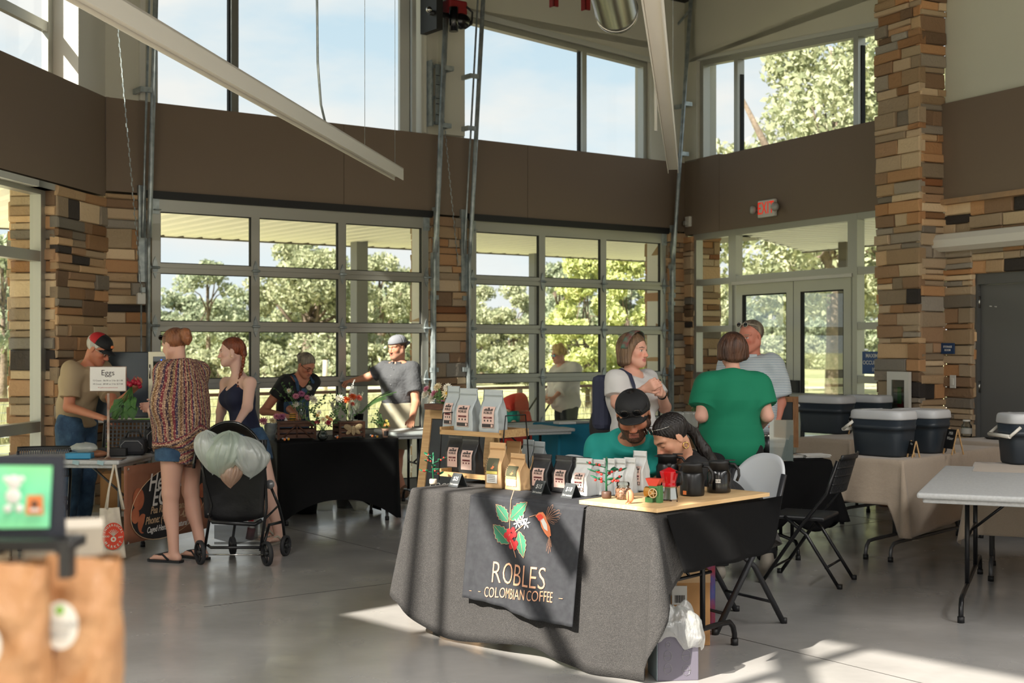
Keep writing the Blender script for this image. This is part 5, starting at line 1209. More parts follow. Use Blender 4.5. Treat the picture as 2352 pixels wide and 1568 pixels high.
# --- florist stall
fL,fR=atz(641,1014,.75),atz(913,1006,.75);FLn=(fR-fL).length
tb,FT=folding_table('folding table under the black stretch cover of the flower stall',(fL.x,fL.y),tuple((fR-fL).normalized())[:2],FLn,.62,.742,inset=.08)
t=MB()
def spandex(u,v):  # stretch cover: tight top, arched hem between the feet
    per=2*(FLn+.62);q=u*per;segs=((FLn,0),(.62,1),(FLn,2),(.62,3));x=y=0
    for L,k in segs:
        if q<=L+1e-9:f=q/L;break
        q-=L
    x,y={0:(f*FLn,0),1:(FLn,f*.62),2:(FLn-f*FLn,.62),3:(0,.62-f*.62)}[k];L=(FLn,.62,FLn,.62)[k]
    arch=(.2 if L>1 else.12)*(1-abs(2*f-1)**2.2);hem=.015+arch;z=.752-v*(.752-hem);pin=.05*math.sin(math.pi*min(v,1))*(1-abs(2*f-1))*1.2;nx,ny=((0,-1),(1,0),(0,1),(-1,0))[k]
    out=.012-pin+.03*v*abs(2*f-1)**6
    return(x+nx*out,y+ny*out,z)
t.grid(spandex,112,18,closed=True);n0=[i*19 for i in range(112)];t.face(n0[::-1],0)
o=t.build('stretch_cover',mat('spandex',(9,9,10),.7,bump=.1,bscale=30,spec=.15));o.location=FT.o;o.rotation_euler=(0,0,FT.a);tag(o,'tight black stretch cover on the flower stall table, hem arched between the feet','tablecloth')
def ft(px,py):p=atz(px,py,.757);return p
FA=FT.a
def crate(name,label,p,w,d,h,rz,brace=False,bee=False):
    t=thing(name,label,'crate',p,rz)
    for z in(0.012,h*.38,h*.72):
        m=MB();m.b2(0,w,0,.008,z,z+h*.2);m.build('slat','wood_crate',t);m=MB();m.b2(0,w,d-.008,d,z,z+h*.2);m.build('slat','wood_crate',t)
        m=MB();m.b2(0,.008,0,d,z,z+h*.2);m.build('slat','wood_crate',t);m=MB();m.b2(w-.008,w,0,d,z,z+h*.2);m.build('slat','wood_crate',t)
    m=MB();m.b2(0,w,0,d,h-.02,h)
    for x in(0,w-.02):
        for y in(-.004,d-.016):m.b2(x,x+.02,y,y+.02,0,h)
    m.build('frame','wood_crate',t)
    if brace:
        m=MB()
        for(a,b) in(((w*.5,h*.85),(w*.15,.02)),((w*.5,h*.85),(w*.85,.02)),((w*.5,h*.85),(w*.5,.02))):
            m.tube([(a[0],-.008,a[1]),(b[0],-.008,b[1])],.006,4)
        m.build('brace','wood_crate',t)
    if bee:
        bm_=mat('bee_cream',(186,164,126),.8,c2=(160,136,100),vscale=60);cx,cz=w*.52,h*.52
        m=MB();m.ball((cx,-.02,cz-.01),(.022,.012,.045),12,8);m.build('bee_body',bm_,t)
        for q in(-1,1):
            for(dx,dz,rx,rz_,tl) in((.052,.022,.042,.026,.35),(.042,-.022,.034,.018,-.6)):
                m=MB();m.ball((cx+q*dx,-.014,cz+dz),(rx,.006,rz_),12,6,mtx=Matrix.Rotation(-q*tl,4,'Y'));m.build('bee_wing',bm_,t)
    return t
k=11.8/3000
p=ft(636,1012);crate('flower_crate','wooden slatted crate with diagonal braces, left crate on the flower stall',ft(637,1010),88*k,.2,40*k,FA-.1,brace=True)
crate('flower_crate','wooden slatted crate with a cream bee on its front, right crate on the flower stall',ft(779,1006),64*k,.16,37*k,FA+.1,bee=True)
CH1,CH2=.757+40*k,.757+37*k
def vase(name,label,p,prof,water,seed=0):
    t=thing(name,label,'vase',p,FA);m=MB();m.lathe(prof,(0,0,0),20);m.build('vase_glass','clear_glass',t);return t
def atY(px,Y,z):return Vector(((px-1176)/F_PX*Y,Y,z))
Yc=11.95
bott=[(0,0),(.033,0),(.035,.01),(.035,.085),(.02,.115),(.017,.15),(.02,.155)]
it=[(-.06,.215,.038,'pink','dahlia'),(.0,.235,.04,'mauve','dahlia'),(.045,.20,.036,'pink','dahlia'),(.1,.18,.055,'white','dahlia'),(-.055,.14,.038,'white','dahlia'),(.06,.29,.035,'white','dahlia'),(-.115,.265,.034,'white','daisy')]
t=vase('flower_vase','clear bottle of pink, mauve and white dahlias on the left crate',atY(693,Yc,CH1),bott,1);blossoms(t,it,1);stems(t,it,Vector((0,0,.01)),2,9,.26)
it=[(-.035,.19,.045,'orange','dahlia'),(.025,.215,.05,'orange','dahlia'),(.08,.205,.042,'coral','dahlia'),(-.095,.2,.052,'white','dahlia'),(.03,.15,.03,'coral','dahlia')]
t=vase('flower_vase','clear bottle of orange, coral and white dahlias on the right crate',atY(803,Yc+.1,CH2),bott,1);blossoms(t,it,3);stems(t,it,Vector((0,0,.01)),4,5,.2)
m=MB();rnd=random.Random(8)
for i in range(40):z=.24+i*.0035;m.ball((.015+.035*(i/40)**1.5+rnd.uniform(-.018,.018)*(1-i/44),rnd.uniform(-.015,.015),z),.009*(1-i/60),6,4)
m.build('flower_spike','print_white',t)
it=[(-.045,.11,.032,'rose','dahlia'),(.0,.13,.034,'cream','daisy'),(.04,.10,.035,'rose','dahlia'),(.035,.15,.028,'peach','daisy'),(-.05,.165,.026,'peach','small'),(.07,.125,.026,'coral','small'),(-.03,.19,.03,'white','small')]
t=vase('bud_vase','small round dark vase of rose and cream flowers between the crates',ft(741,1010),[(0,0),(.03,0),(.045,.02),(.047,.045),(.03,.075),(.016,.095),(.018,.12)],1)
m=MB();m.lathe([(0,.003),(.028,.003),(.043,.02),(.044,.044),(.028,.07),(0,.07)],(0,0,0),20);m.build('water',mat('vase_dark',(40,56,54),.15,alpha=.8),t);t2_=t;blossoms(t,[(x,z+.05,r,c,k_) for x,z,r,c,k_ in it],5);stems(t,[(x,z+.05,r,c,k_) for x,z,r,c,k_ in it],Vector((0,0,.08)),6,9,.22)
# galvanised bucket with three blossoms
t=thing('flower_bucket','galvanised bucket with pink and white blooms at the left of the flower stall','bucket',ft(621,1010),FA);m=MB();m.lathe([(0,0),(.042,0),(.056,.145),(.06,.15),(.056,.15),(.04,.01)],(0,0,0),24);m.build('pail','galv',t)
m=MB();m.tube([(-.058,-.01,.13),(-.06,-.03,.08),(-.02,-.062,.045),(.03,-.062,.06),(.055,-.02,.13)],.0018,5);m.build('bail','galv',t)
it=[(-.065,.165,.05,'pink','dahlia'),(.015,.165,.042,'cream','dahlia')];blossoms(t,it,7);stems(t,it,Vector((0,0,.05)),7,3,.1)
for x,c,lb in((648,'mauve','mauve blossom lying on the left crate beside the bucket'),(636,'pink','pink blossom lying on the corner of the left crate')):
    t=thing('cut_flower',lb,'flower',atY(x,Yc-.1,CH1),0);m=MB();flower(m,(0,0,.03),.045,COLS[c],'dahlia',(0,-.6,.6));m.build('blossom','petal',t);m=MB();m.tube([(0,0,.02),(.13,.03,.008)],.002,4);m.build('stem','stem_green',t)
t=thing('bee_cup','small yellow cup with black stripes on the left crate','cup',atY(672,Yc-.05,CH1));m=MB();m.lathe([(0,0),(.026,0),(.032,.03),(.026,.062),(.0,.062)],(0,0,0),20);m.build('cup_body',mat('bee_yellow',(214,156,52),.5),t)
m=MB()
for z in(.014,.034,.05):m.lathe([(.0305,z),(.0335,z+.004),(.0305,z+.008)],(0,0,0),20)
m.build('stripes','black',t)
t=thing('folded_card','tiny white folded card standing beside the striped cup','card',atY(657,Yc-.1,CH1));m=MB();m.prism([(-.015,0),(.015,0),(-.006,.035)],-.004,.004);m.build('card','print_white',t)
# pots on the right
def pot_plant(label,p,r,h,n,H,matn='leaf_green',lean=0,pot='black',ls=.05,seed=1,arch=0):
    t=thing('potted_plant',label,'plant',p,FA);m=MB();m.lathe([(0,0),(r*.8,0),(r,h),(r*1.08,h),(r*.9,h-.008),(0,h-.01)],(0,0,0),20);m.build('pot',pot,t);rnd=random.Random(seed);m=MB()
    for i in range(n):
        a=rnd.uniform(0,6.28);L=rnd.uniform(.6,1)*H
        if arch:
            pts=[Vector((lean*arch*f*L+math.cos(a)*.02*f,math.sin(a)*.03*f*3,h+L*(1.1*f-.8*f*f*arch*.6))) for f in(0,.25,.5,.75,1)]
            for q in range(4):
                s=Vector((.0,0,.009*(1-q/4)));m.add([pts[q]-s,pts[q]+s,pts[q+1]+s*.7,pts[q+1]-s*.7],[(0,1,2,3)])
        else:sprig(m,(0,0,h),(math.cos(a)*L*.35+lean*L,math.sin(a)*L*.3,h+L),12,rnd,ls)
    m.build('foliage',matn,t);return t
pot_plant('black pot of airy white filler blossom behind the right crate',ft(773,1000),.038,.14,12,.2,'petal_white' if 'petal_white' in M else mat('petal_white',(196,200,176),.8),ls=.02,seed=3)
pot_plant('black pot with arching green grass blades behind the right crate',atY(828,Yc+.2,CH2),.03,.06,34,.34,lean=1,arch=1.0,seed=4)
pot_plant('airy white filler blossom above the right crate, beside the orange dahlias',atY(818,Yc+.28,CH2),.025,.05,26,.2,'petal_white',ls=.013,seed=6)
t=thing('paper_cup_posy','small paper cup with dark label holding yellow green flowers, right end of the flower stall','posy',ft(885,1004),FA);m=MB();m.lathe([(0,0),(.022,0),(.034,.075),(.036,.08),(0,.07)],(0,0,0),20);m.build('cup',mat('cup_pink',(206,164,140),.6),t)
m=MB();m.grid(lambda u,v:((.0245+.011*(v*.7+.15))*math.cos(-2.3+1.5*u),(.0245+.011*(v*.7+.15))*math.sin(-2.3+1.5*u),.015+.045*v),6,1);m.build('label','label_dark',t)
it=[(.02,.12,.026,'yellow','daisy'),(-.015,.11,.022,'peach','small'),(.0,.15,.02,'yellow','small'),(.035,.1,.02,'peach','small')];blossoms(t,it,9);stems(t,it,Vector((0,0,.06)),9,10,.14)
for i,(px,py) in enumerate(((655,1013),(664,1012),(776,1008),(781,1006),(857,1005),(868,1006))):
    t=thing('bee_ornament',('tiny orange and grey bee ornament, '+('left','right')[i%2]+' one of the pair '+('at the left crate','at the right crate','left of the paper cup')[i//2]),'ornament',ft(px,py)+Vector((0,.0,.002)),FA);m=MB();m.ball((0,.02,.012),(.012,.011,.012),8,6);m.build('bee_body','bee_yellow' if i%2 else 'sticker_orange',t);m=MB();m.ball((-.014,.02,.02),(.012,.004,.008),8,5);m.build('bee_wing','zip_silver',t)
# under the flower table
t=thing('plastic_tub','translucent plastic tub under the flower stall','tub',atz(765,1179,0)+FT.n*.3,FA);film('tub_plastic',(226,230,226),.55,.15);m=MB();m.lathe([(0,0),(.075,0),(.09,.17),(.095,.175)],(0,0,0),24);m.build('tub_wall','tub_plastic',t)
t=thing('flower_pail','black plastic pail under the flower stall, left of the clear tub','bucket',atz(720,1186,0)+FT.n*.28,FA);m=MB();m.lathe([(0,0),(.1,0),(.12,.2),(.11,.2),(.09,.01)],(0,0,0),24);m.build('pail','black',t)
t=thing('wire_basket','dark wire basket under the flower stall, right of the clear tub','basket',atz(812,1172,0)+FT.n*.25,FA);m=MB();m.lathe([(.09,0),(.11,.15)],(0,0,0),20);m.build('basket_wall',mat('mesh_black',(24,24,24),.6,alpha=.8),t)
t=thing('plastic_bowl','white plastic bowl under the right end of the flower stall','bowl',atz(848,1178,0)+FT.n*.3,FA);m=MB();m.lathe([(0,0),(.06,0),(.11,.09),(.115,.09)],(0,0,0),24);m.build('bowl_wall','tub_plastic',t)

# --- A-frame chalkboard with flower box
def aframe(label,p,rz,w,h,lines=(),bar=.06,lean=.2):
    t=thing('chalkboard_easel',label,'chalkboard',p,rz);q=Matrix.Rotation(-lean,4,'X');back=Matrix.Translation((0,2*h*math.sin(lean),0))@Matrix.Rotation(lean,4,'X')
    for T,nm in((q,'front_frame'),(back,'back_frame')):
        m=MB()
        for(x0,x1,z0,z1) in((-w/2,-w/2+bar,0,h),(w/2-bar,w/2,0,h),(-w/2+bar,w/2-bar,h-bar,h),(-w/2+bar,w/2-bar,h*.16,h*.16+bar)):
            m.add([T@Vector(v) for v in[(a,b,c) for a in(x0,x1) for b in(0,.022) for c in(z0,z1)]],[(0,1,3,2),(4,6,7,5),(0,4,5,1),(2,3,7,6),(0,2,6,4),(1,5,7,3)])
        m.build(nm,'wood_light',t)
    m=MB();m.add([q@Vector(v) for v in((-w/2+bar,.012,h*.16+bar),(w/2-bar,.012,h*.16+bar),(w/2-bar,.012,h-bar),(-w/2+bar,.012,h-bar))],[(0,1,2,3)]);o=m.build('writing_surface','chalkboard',t)
    if lines:
        m=MB()
        for(body,size,x,z,sh) in lines:m.add(*text_mesh(body,size,q@Matrix.Translation((x,.009,z))@UP,.0006,shear=sh,bold=-size*.015))
        for k in range(5):a=.5+k*.55;m.tube([q@Vector((.0+.04*math.cos(a),.009,h-.19+.04*math.sin(a))),q@Vector((.07*math.cos(a),.009,h-.19+.07*math.sin(a)))],.002,4)
        m.build('chalk_writing','chalk',o)
    return t
ap=pix(1010,948,8.45);AF=aframe('chalkboard A-frame sign with a pale wooden frame behind the coffee rack',Vector((ap.x+.02,8.2,0)),RA+.25,.52,1.2,[('Local Craft',.085,.01,.72,.25),('Coffee',.085,.0,.52,.25)],bar=.055)
t=thing('flower_box','dark wooden box of white and pink dahlias on top of the A-frame sign','flower box',Vector((ap.x+.03,8.42,1.185)),RA+.25);m=MB();m.b2(-.12,.14,-.05,.05,0,.035);m.build('box','wood_crate',t)
it=[(-.13,.09,.042,'white','dahlia'),(-.09,.055,.045,'white','dahlia'),(-.115,.135,.03,'pink','dahlia'),(-.07,.10,.032,'pink','dahlia'),(-.04,.15,.038,'cream','dahlia'),(-.03,.07,.032,'mauve','dahlia'),(.02,.10,.05,'cream','daisy'),(.0,.05,.028,'mauve','small'),(.03,.15,.036,'white','dahlia'),(.08,.12,.04,'white','dahlia'),(.06,.06,.04,'white','daisy')]
it=[(x,z*.8+.02,r,c,k_) for x,z,r,c,k_ in it];blossoms(t,it,11);stems(t,it,Vector((0,0,.02)),12,10,.13)
t=thing('bottle','tall black bottle behind the grey coffee bags','bottle',atY(1035,8.6,1.0),0);m=MB();m.lathe([(0,0),(.036,0),(.036,.26),(.03,.29),(.02,.31),(.02,.35),(0,.35)],(0,0,0),20);m.build('bottle_body','black_gloss',t)
t['label']='tall black bottle with green print behind the flowers and grey bags';m=MB();m.grid(lambda u,v:(.0365*math.cos(-2+u),.0365*math.sin(-2+u),.24+.02*v),6,1);m.build('print','toy_green',t)

# --- white tables by the back wall, teal cloth
a,b=atz(911,996,.74),atz(1322,984,.74)
tb2,WT=folding_table('white folding table near the back wall behind the coffee bags',(a.x,a.y),tuple((b-a).normalized())[:2],(b-a).length,.72,.745,leg='leg_black',inset=.3)
t=thing('bottle','tall black bottle with green print behind the flowers and grey bags','bottle',(0,0,0));bpy.data.objects.remove(t)
for o in[o for o in C.objects if o.name.startswith('bottle') and o.type=='EMPTY']:o.location=WT.P(WT.s_at(1035,.2),.2,.747)
a,b=atz(1286,976,.76),atz(1420,972,.76);dT=(b-a).normalized();TW=Wall((a.x,a.y),tuple(dT)[:2])
folding_table('folding table under the teal cloth',(a.x,a.y),tuple(dT)[:2],1.25,.6,.75,legs=True)
cloth_over('tablecloth','teal blue cloth on the table behind the seated man',TW,1.25,.6,.76,(.7,.7,.7,.7),'cloth_teal',folds=(6,.012),flare=.02,seed=8)
for i,(x,y,w_,c) in enumerate(((.12,.12,.2,'print_white'),(.35,.2,.22,'lamp_head'),(.55,.1,.2,'print_white'),(.75,.25,.2,'zip_silver'))):
    t=thing('leaflet_pile',('leftmost','second from left','third from left','rightmost')[i]+' small pile of pale leaflets on the teal cloth','leaflets',TW.P(x,y,.764),TW.a+i*.2);m=MB();m.box((0,0,.012),(w_,.14,.022));m.build('sheets',c,t)

# --- drinks stall on the right: beige cloths, coolers, easel cards
def beige(label,px0,py0,px1,py1,z,W,drops,seed,lg=True,Lx=None,hem=None):
    a,b=atz(px0,py0,z),atz(px1,py1,z);d=(b-a).normalized();L=Lx or(b-a).length;w=Wall((a.x,a.y),tuple(d)[:2])
    if lg:folding_table('folding table under '+label,(a.x,a.y),tuple(d)[:2],L,W,z-.008,leg='leg_grey',inset=.12)
    cloth_over('tablecloth',label,w,L,W,z,drops,'cloth_beige',folds=(5,.016),flare=.03,seed=seed,hem=hem);return w,L
# near table: front left corner px 1945, corner 2075
BWn,BLn=beige('the nearer beige cloth with two coolers on it',1946,1049,2072,1057,.76,1.75,(.33,.46,.3,.3),21,hem=lambda k,f:(.22*max(0,(f-.8)/.2) if k==0 else.1*(1-f)))
BWf,BLf=beige('the farther beige cloth with two coolers behind the chalkboard',1838,1003,1952,1010,.76,1.0,(.5,.5,.4,.4),22)
_o=WD.P(sD(2172,-.72),-.72);BR=Wall((_o.x,_o.y),tuple(WD.d)[:2]);folding_table('folding table under the beige cloth along the stone wall',(_o.x,_o.y),tuple(WD.d)[:2],1.7,.56,.752,leg='leg_grey',inset=.12);cloth_over('tablecloth','beige cloth on the back table along the stone wall',BR,1.7,.56,.76,(.6,.5,.4,.5),'cloth_beige',folds=(5,.012),flare=.02,seed=23)
BWq,BLq=beige('beige cloth behind the bare table at the right edge',2232,1082,2352,1086,.745,.8,(.42,.5,.4,.5),24,Lx=1.4)
mat('cooler_dark',(44,52,60),.45,bump=.05,bscale=200);mat('cooler_lid',(196,198,200),.45)
def cooler(label,p,rz,w=.46,d=.30,h=.34):
    t=thing('cooler_box',label,'cooler',p,rz)
    m=MB();m.grid(lambda u,v:None,0,0) if 0 else None
    def shell(u,v,z0,z1,k0,k1,rr):
        a=6.283*u;n=4.5;cx=abs(math.cos(a))**(2/n)*(1 if math.cos(a)>0 else-1);cy=abs(math.sin(a))**(2/n)*(1 if math.sin(a)>0 else-1);k=k0+(k1-k0)*v
        return(w/2*cx*k,d/2*cy*k,z0+(z1-z0)*v)
    m=MB();zs=[(0,.84),(.015,.88),(.17,.94),(.2,.945),(.2,.97),(.235,.985),(.235,.96),(h*.8,.985)]
    n=40;ring=[]
    for z,k in zs:ring.append([Vector(shell(i/n,0,z,z,k,k,0)) for i in range(n)])
    b0=[len(m.v)+q*n for q in range(len(zs))]
    for r_ in ring:m.v+=r_
    for q in range(len(zs)-1):
        for i in range(n):m.face([b0[q]+i,b0[q]+(i+1)%n,b0[q+1]+(i+1)%n,b0[q+1]+i],0,True)
    m.face([b0[0]+i for i in range(n)][::-1]);m.face([b0[-1]+i for i in range(n)]);m.build('body','cooler_dark',t)
    m=MB();zs=[(h*.8,1.0),(h*.8+.01,1.02),(h*.95,1.0),(h*.99,.96),(h,.9)];b0=[]
    for z,k in zs:b0.append(len(m.v));m.v+=[Vector(shell(i/n,0,z,z,k,k,0)) for i in range(n)]
    for q in range(len(zs)-1):
        for i in range(n):m.face([b0[q]+i,b0[q]+(i+1)%n,b0[q+1]+(i+1)%n,b0[q+1]+i],0,True)
    m.face([b0[0]+i for i in range(n)][::-1]);m.face([b0[-1]+i for i in range(n)]);m.box((-w*.22,0,h+.001),(.006,d*.9,.004));m.build('lid','cooler_lid',t)
    m=MB()
    for y in(-d/2-.01,d/2+.01):m.tube([(-w*.36,y,h*.74),(-w*.55,y,h*.56)],.012,8,flat=.6)
    m.tube([(-w*.55,-d/2-.01,h*.56),(-w*.55,d/2+.01,h*.56)],.014,8);m.build('handle','lamp_white',t)
    return t
def easel(label,p,rz,h=.155,txt=()):
    t=thing('easel_card',label,'card',p,rz);w=h*.62;q=Matrix.Rotation(-.24,4,'X');bk=Matrix.Translation((0,h*.5,0))@Matrix.Rotation(.24,4,'X')
    for T,nm in((q,'front_leg'),(bk,'rear_leg')):
        for x in(-w/2,w/2-.008):m=MB();m.add([T@Vector(v) for v in[(a,b,c) for a in(x,x+.009) for b in(0,.009) for c in(0,h)]],[(0,1,3,2),(4,6,7,5),(0,4,5,1),(2,3,7,6),(0,2,6,4),(1,5,7,3)]);m.build(nm,'wood_light',t)
    m=MB();m.add([q@Vector(v) for v in((-w/2,-.003,h*.22),(w/2,-.003,h*.22),(w/2,-.003,h*.98),(-w/2,-.003,h*.98))],[(0,1,2,3)]);o=m.build('chalk_panel','black',t)
    m=MB()
    for i,l in enumerate(txt):m.add(*text_mesh(l,h*.17,q@Matrix.Translation((0,-.0045,h*(.82-i*.2)))@UP,.0005,shear=.2))
    if txt:m.build('chalk_writing','chalk',o)
    return t
def onz(px,py,z,dY=0):p=atz(px,py,z);return p
ca=BWn.a+.0
cooler('dark cooler with grey lid at the left end of the nearer beige table',onz(2040,1048,.764)+Vector((-.0,.12,0)),ca-.12,.46,.3,.345)
cooler('dark cooler with a small photo sticker, right one on the nearer beige table',onz(2132,1040,.764)+Vector((-.02,.13,0)),ca-.12,.42,.3,.335)
cooler('dark cooler with grey lid, left one on the farther beige table',onz(1904,995,.764)+Vector((0,.1,0)),ca-.12,.52,.32,.355)
cooler('dark cooler partly behind its neighbour, right one on the farther beige table',atY(1996,12.72,.764),ca-.12,.42,.28,.35)
cooler('dark cooler cut off by the right edge of the picture',onz(2372,1066,.75)+Vector((.02,.1,0)),.1,.42,.3,.36)
easel('easel card leaning before the left cooler on the farther table',onz(1940,996,.764),ca-.5,.2,('White','Drinks'))
easel('small easel card half hidden at the right cooler of the farther table',onz(2034,978,.764)+Vector((0,.0,.0)),ca-.5,.15,('Cola',))
easel('short easel card before the left cooler on the nearer table',onz(2088,1050,.764),ca-.6,.125,('Pop',))
easel('tall easel card beside the right cooler on the nearer table',onz(2175,1043,.764),ca-.6,.2,('Milk','Water'))
easel('easel card at the right edge beside the cut off cooler',onz(2322,1064,.75),ca-.4,.1)
for(px,py,dx,c,lb) in((2067,1007,0,'zip_silver',''),):pass
t=thing('water_jug','clear plastic jar with pale label beside the grey door','jar',WD.P(sD(2220,-.4),-.4,.764),0);m=MB();m.lathe([(0,0),(.045,0),(.048,.01),(.048,.1),(.03,.125),(.03,.14),(0,.14)],(0,0,0),24);m.build('jar_body','clear_glass',t);m=MB();m.lathe([(.0485,.03),(.0485,.08)],(0,0,0),24);m.build('label','lamp_head',t);m=MB();m.lathe([(0,.14),(.033,.14),(.033,.155),(0,.155)],(0,0,0),20);m.build('lid','lamp_white',t)
t=thing('black_tray','flat black object lying on the back beige table','tray',WD.P(sD(2285,-.4),-.4,.764),WD.a);m=MB();m.lathe([(0,0),(.09,0),(.12,.012),(0,.018)],(0,0,0),24,sy=.4);m.build('tray_body','black',t)
# bare table at the right edge
a,b=atz(2105,1133,.74),atz(2352,1139,.74)
e_=(atz(2170,1070,.74)-a);dR=Vector((e_.y,-e_.x,0)).normalized()
tbR,RT=folding_table('bare pale folding table in the right foreground',(a.x,a.y),tuple(dR)[:2],1.83,e_.length,.745,leg='leg_black',inset=.24)
# --- dark stall between: black cloth table with papers
a,b=atz(1700,1058,.75),atz(1905,1055,.75);KW=Wall((a.x,a.y),tuple((b-a).normalized())[:2]);KL=(b-a).length
folding_table('folding table under the black cloth behind the white chair',(a.x,a.y),tuple((b-a).normalized())[:2],KL,.6,.742,leg='leg_black')
cloth_over('tablecloth','black cloth on the table with papers behind the chairs',KW,KL,.6,.75,(.42,.45,.4,.4),'cloth_black',folds=(6,.02),flare=.06,seed=31,hem=lambda k,f:(.1*abs(math.sin(f*6)) if k==0 else.1*math.sin(f*3)))
def onk(px,py,z=.753):return atz(px,py,z)
for i,(px,py,n) in enumerate(((1835,1050,5),(1868,1050,6))):
    t=thing('paper_stack',('left','right')[i]+' stack of pale papers on the black cloth','papers',onk(px,py),KW.a+i*.15)
    for q in range(n):m=MB();m.box((.006*math.sin(q*5),.004*math.cos(q*3),.003+q*.0042),(.21,.15,.003),rot=.04*math.sin(q*7));m.build('sheet','print_white' if q%2 else 'lamp_head',t)
t=thing('sign_holder','clear upright sheet holder with a pale page on the black cloth','sign holder',onk(1798,1060)+Vector((0,.05,0)),KW.a-.2);m=MB();m.box((0,0,.15),(.17,.003,.3));m.build('page',mat('page_grey',(176,178,180),.5),t);m=MB();m.box((0,-.004,.15),(.175,.003,.305));m.box((0,0,.002),(.17,.08,.004));m.build('acrylic','clear_glass',t)
t=thing('tumbler','steel rimmed dark tumbler beside the clear sign holder','tumbler',onk(1766,1052)+Vector((0,.08,0)),0);m=MB();m.lathe([(0,0),(.028,0),(.037,.16),(0,.16)],(0,0,0),20);m.build('cup',mat('tumbler_grey',(72,74,76),.35,metal=.6),t);m=MB();m.lathe([(.0375,.155),(.039,.16),(.038,.175),(0,.175)],(0,0,0),20);m.build('rim','steel',t)
t=thing('framed_chalkboard','wooden framed chalkboard standing upright behind the clear sign holder','chalkboard',onk(1800,1030)+Vector((.0,.15,-.0)),KW.a-.3);w,h=.3,.42
m=MB()
for(x0,x1,z0,z1) in((-w/2,-w/2+.045,0,h),(w/2-.045,w/2,0,h),(-w/2+.045,w/2-.045,h-.045,h),(-w/2+.045,w/2-.045,0,.045)):m.b2(x0,x1,-.01,.01,z0,z1)
m.build('wooden_frame','wood_mid',t);m=MB();m.b2(-w/2+.045,w/2-.045,-.002,.004,.045,h-.045);o=m.build('writing_surface','chalkboard',t);m=MB();m.b2(.02,.06,-.012,-.003,0,.19);m.build('white_strip','print_white',t)
for i,(px,lb,c) in enumerate(((1553,'clear tub with blue contents behind the dark haired woman',(80,140,160)),(1585,'clear tub of pale packets behind the dark haired woman',(190,190,186)))):
    t=thing('clear_tub',lb,'tub',atY(px,9.8,.98),0);m=MB();m.box((0,0,.06),(.11,.1,.12),bev=.015);m.build('tub_wall','tub_plastic',t);m=MB();m.box((0,0,.04),(.09,.08,.07),bev=.01);m.build('contents',mat('tubc%d'%i,c,.5,c2=(210,205,190),vscale=30),t)
a=Vector((1.1,9.7,0));folding_table('folding table behind the dark haired woman holding the clear tubs',(a.x,a.y),(1,.05),.52,.5,.97,leg='leg_black',inset=.1)
t=thing('herb_pot','terracotta pot of green herbs seen between the two women','plant',atY(1612,9.9,.975),0);m=MB();m.lathe([(0,0),(.04,0),(.055,.09),(.06,.1),(0,.09)],(0,0,0),20);m.build('pot',mat('terracotta',(170,98,66),.8),t);rnd=random.Random(4);m=MB()
for i in range(30):sprig(m,(0,0,.09),(rnd.uniform(-.09,.09),rnd.uniform(-.05,.05),.12+rnd.uniform(0,.07)),8,rnd,.02)
m.build('foliage','leaf_green',t)

# --- folding chairs
def tube_chair(label,p,rz,seatm,backm,tube='leg_black',white=False,sc=1,tr=.0125):
    """folding chair facing local -y: seat, curved back, crossed tube legs"""
    t=thing('folding_chair',label,'chair',p,rz);t.scale=(sc,)*3
    for s in(-1,1):
        x=s*.215
        m=MB();m.tube([(x,-.27,0),(x,-.0,.40),(x,.17,.62),(x*.98,.24,.84)],tr,8);m.build('front_leg',tube,t)
        m=MB();m.tube([(x*.92,.25,0),(x*.92,.03,.34),(x*.92,-.12,.455)],tr*.95,8);m.build('rear_leg',tube,t)
        m=MB();m.lathe([(0,0),(.018,0),(.018,.03),(0,.03)],(x,-.272,0),10);m.build('rubber_foot','black',t)
        m=MB();m.lathe([(0,0),(.018,0),(.018,.03),(0,.03)],(x*.92,.252,0),10);m.build('rubber_foot','black',t)
    m=MB();m.tube([(-.215,-.2,.105),(.215,-.2,.105)],.009,6);m.build('stretcher',tube,t);m=MB();m.tube([(-.2,.16,.13),(.2,.16,.13)],.009,6);m.build('stretcher',tube,t)
    m=MB();m.box((0,-.04,.448),(.40,.38,.028),bev=.012);m.build('seat',seatm,t)
    m=MB();B=18 if not white else 1
    if white:
        def bk(u,v):a=(u-.5)*2;hh=math.sqrt(max(0,1-abs(a)**2.6));z=.60+v*(.10+.24*hh);return(a*.225,.175+(z-.62)*.3-.06*(1-a*a)*-1,z)
        m.grid(bk,28,10)
    else:
        for j in range(5):z=.62+j*.055;m.grid(lambda u,v,z=z:((u-.5)*.43,.19+(z-.62)*.3+.04*(1-(2*u-1)**2),z+v*.012),16,1)
        for i in range(23):x=-.205+i*.0186;q=.04*(1-(x/.215)**2);m.add([(x-.0055,.19+q,.625),(x+.0055,.19+q,.625),(x+.0055,.255+q,.85),(x-.0055,.255+q,.85)],[(0,1,2,3)])
        m.grid(lambda u,v:((u-.5)*.44,.262+.04*(1-(2*u-1)**2)+.01*v,.842+.035*v),16,2)
    o=m.build('backrest',backm,t,solid=.016 if white else.01)
    return t
mat('chair_black',(30,31,33),.45);mat('chair_white',(206,210,214),.4)
tube_chair('black folding chair with woven back at the black table',Vector((2.02,8.86,0)),R(-118),'chair_black','chair_black')
tube_chair('white folding chair with rounded back behind the coffee stall',Vector((1.24,7.55,0)),R(-58),'chair_white','chair_white',mat('chair_tube',(56,57,60),.4,metal=.4),white=True,sc=1.02,tr=.017)
tube_chair('white folding chair under the seated man',Vector((.62,8.05,0)),RA+3.0,'chair_white','chair_white','chair_tube',white=True)
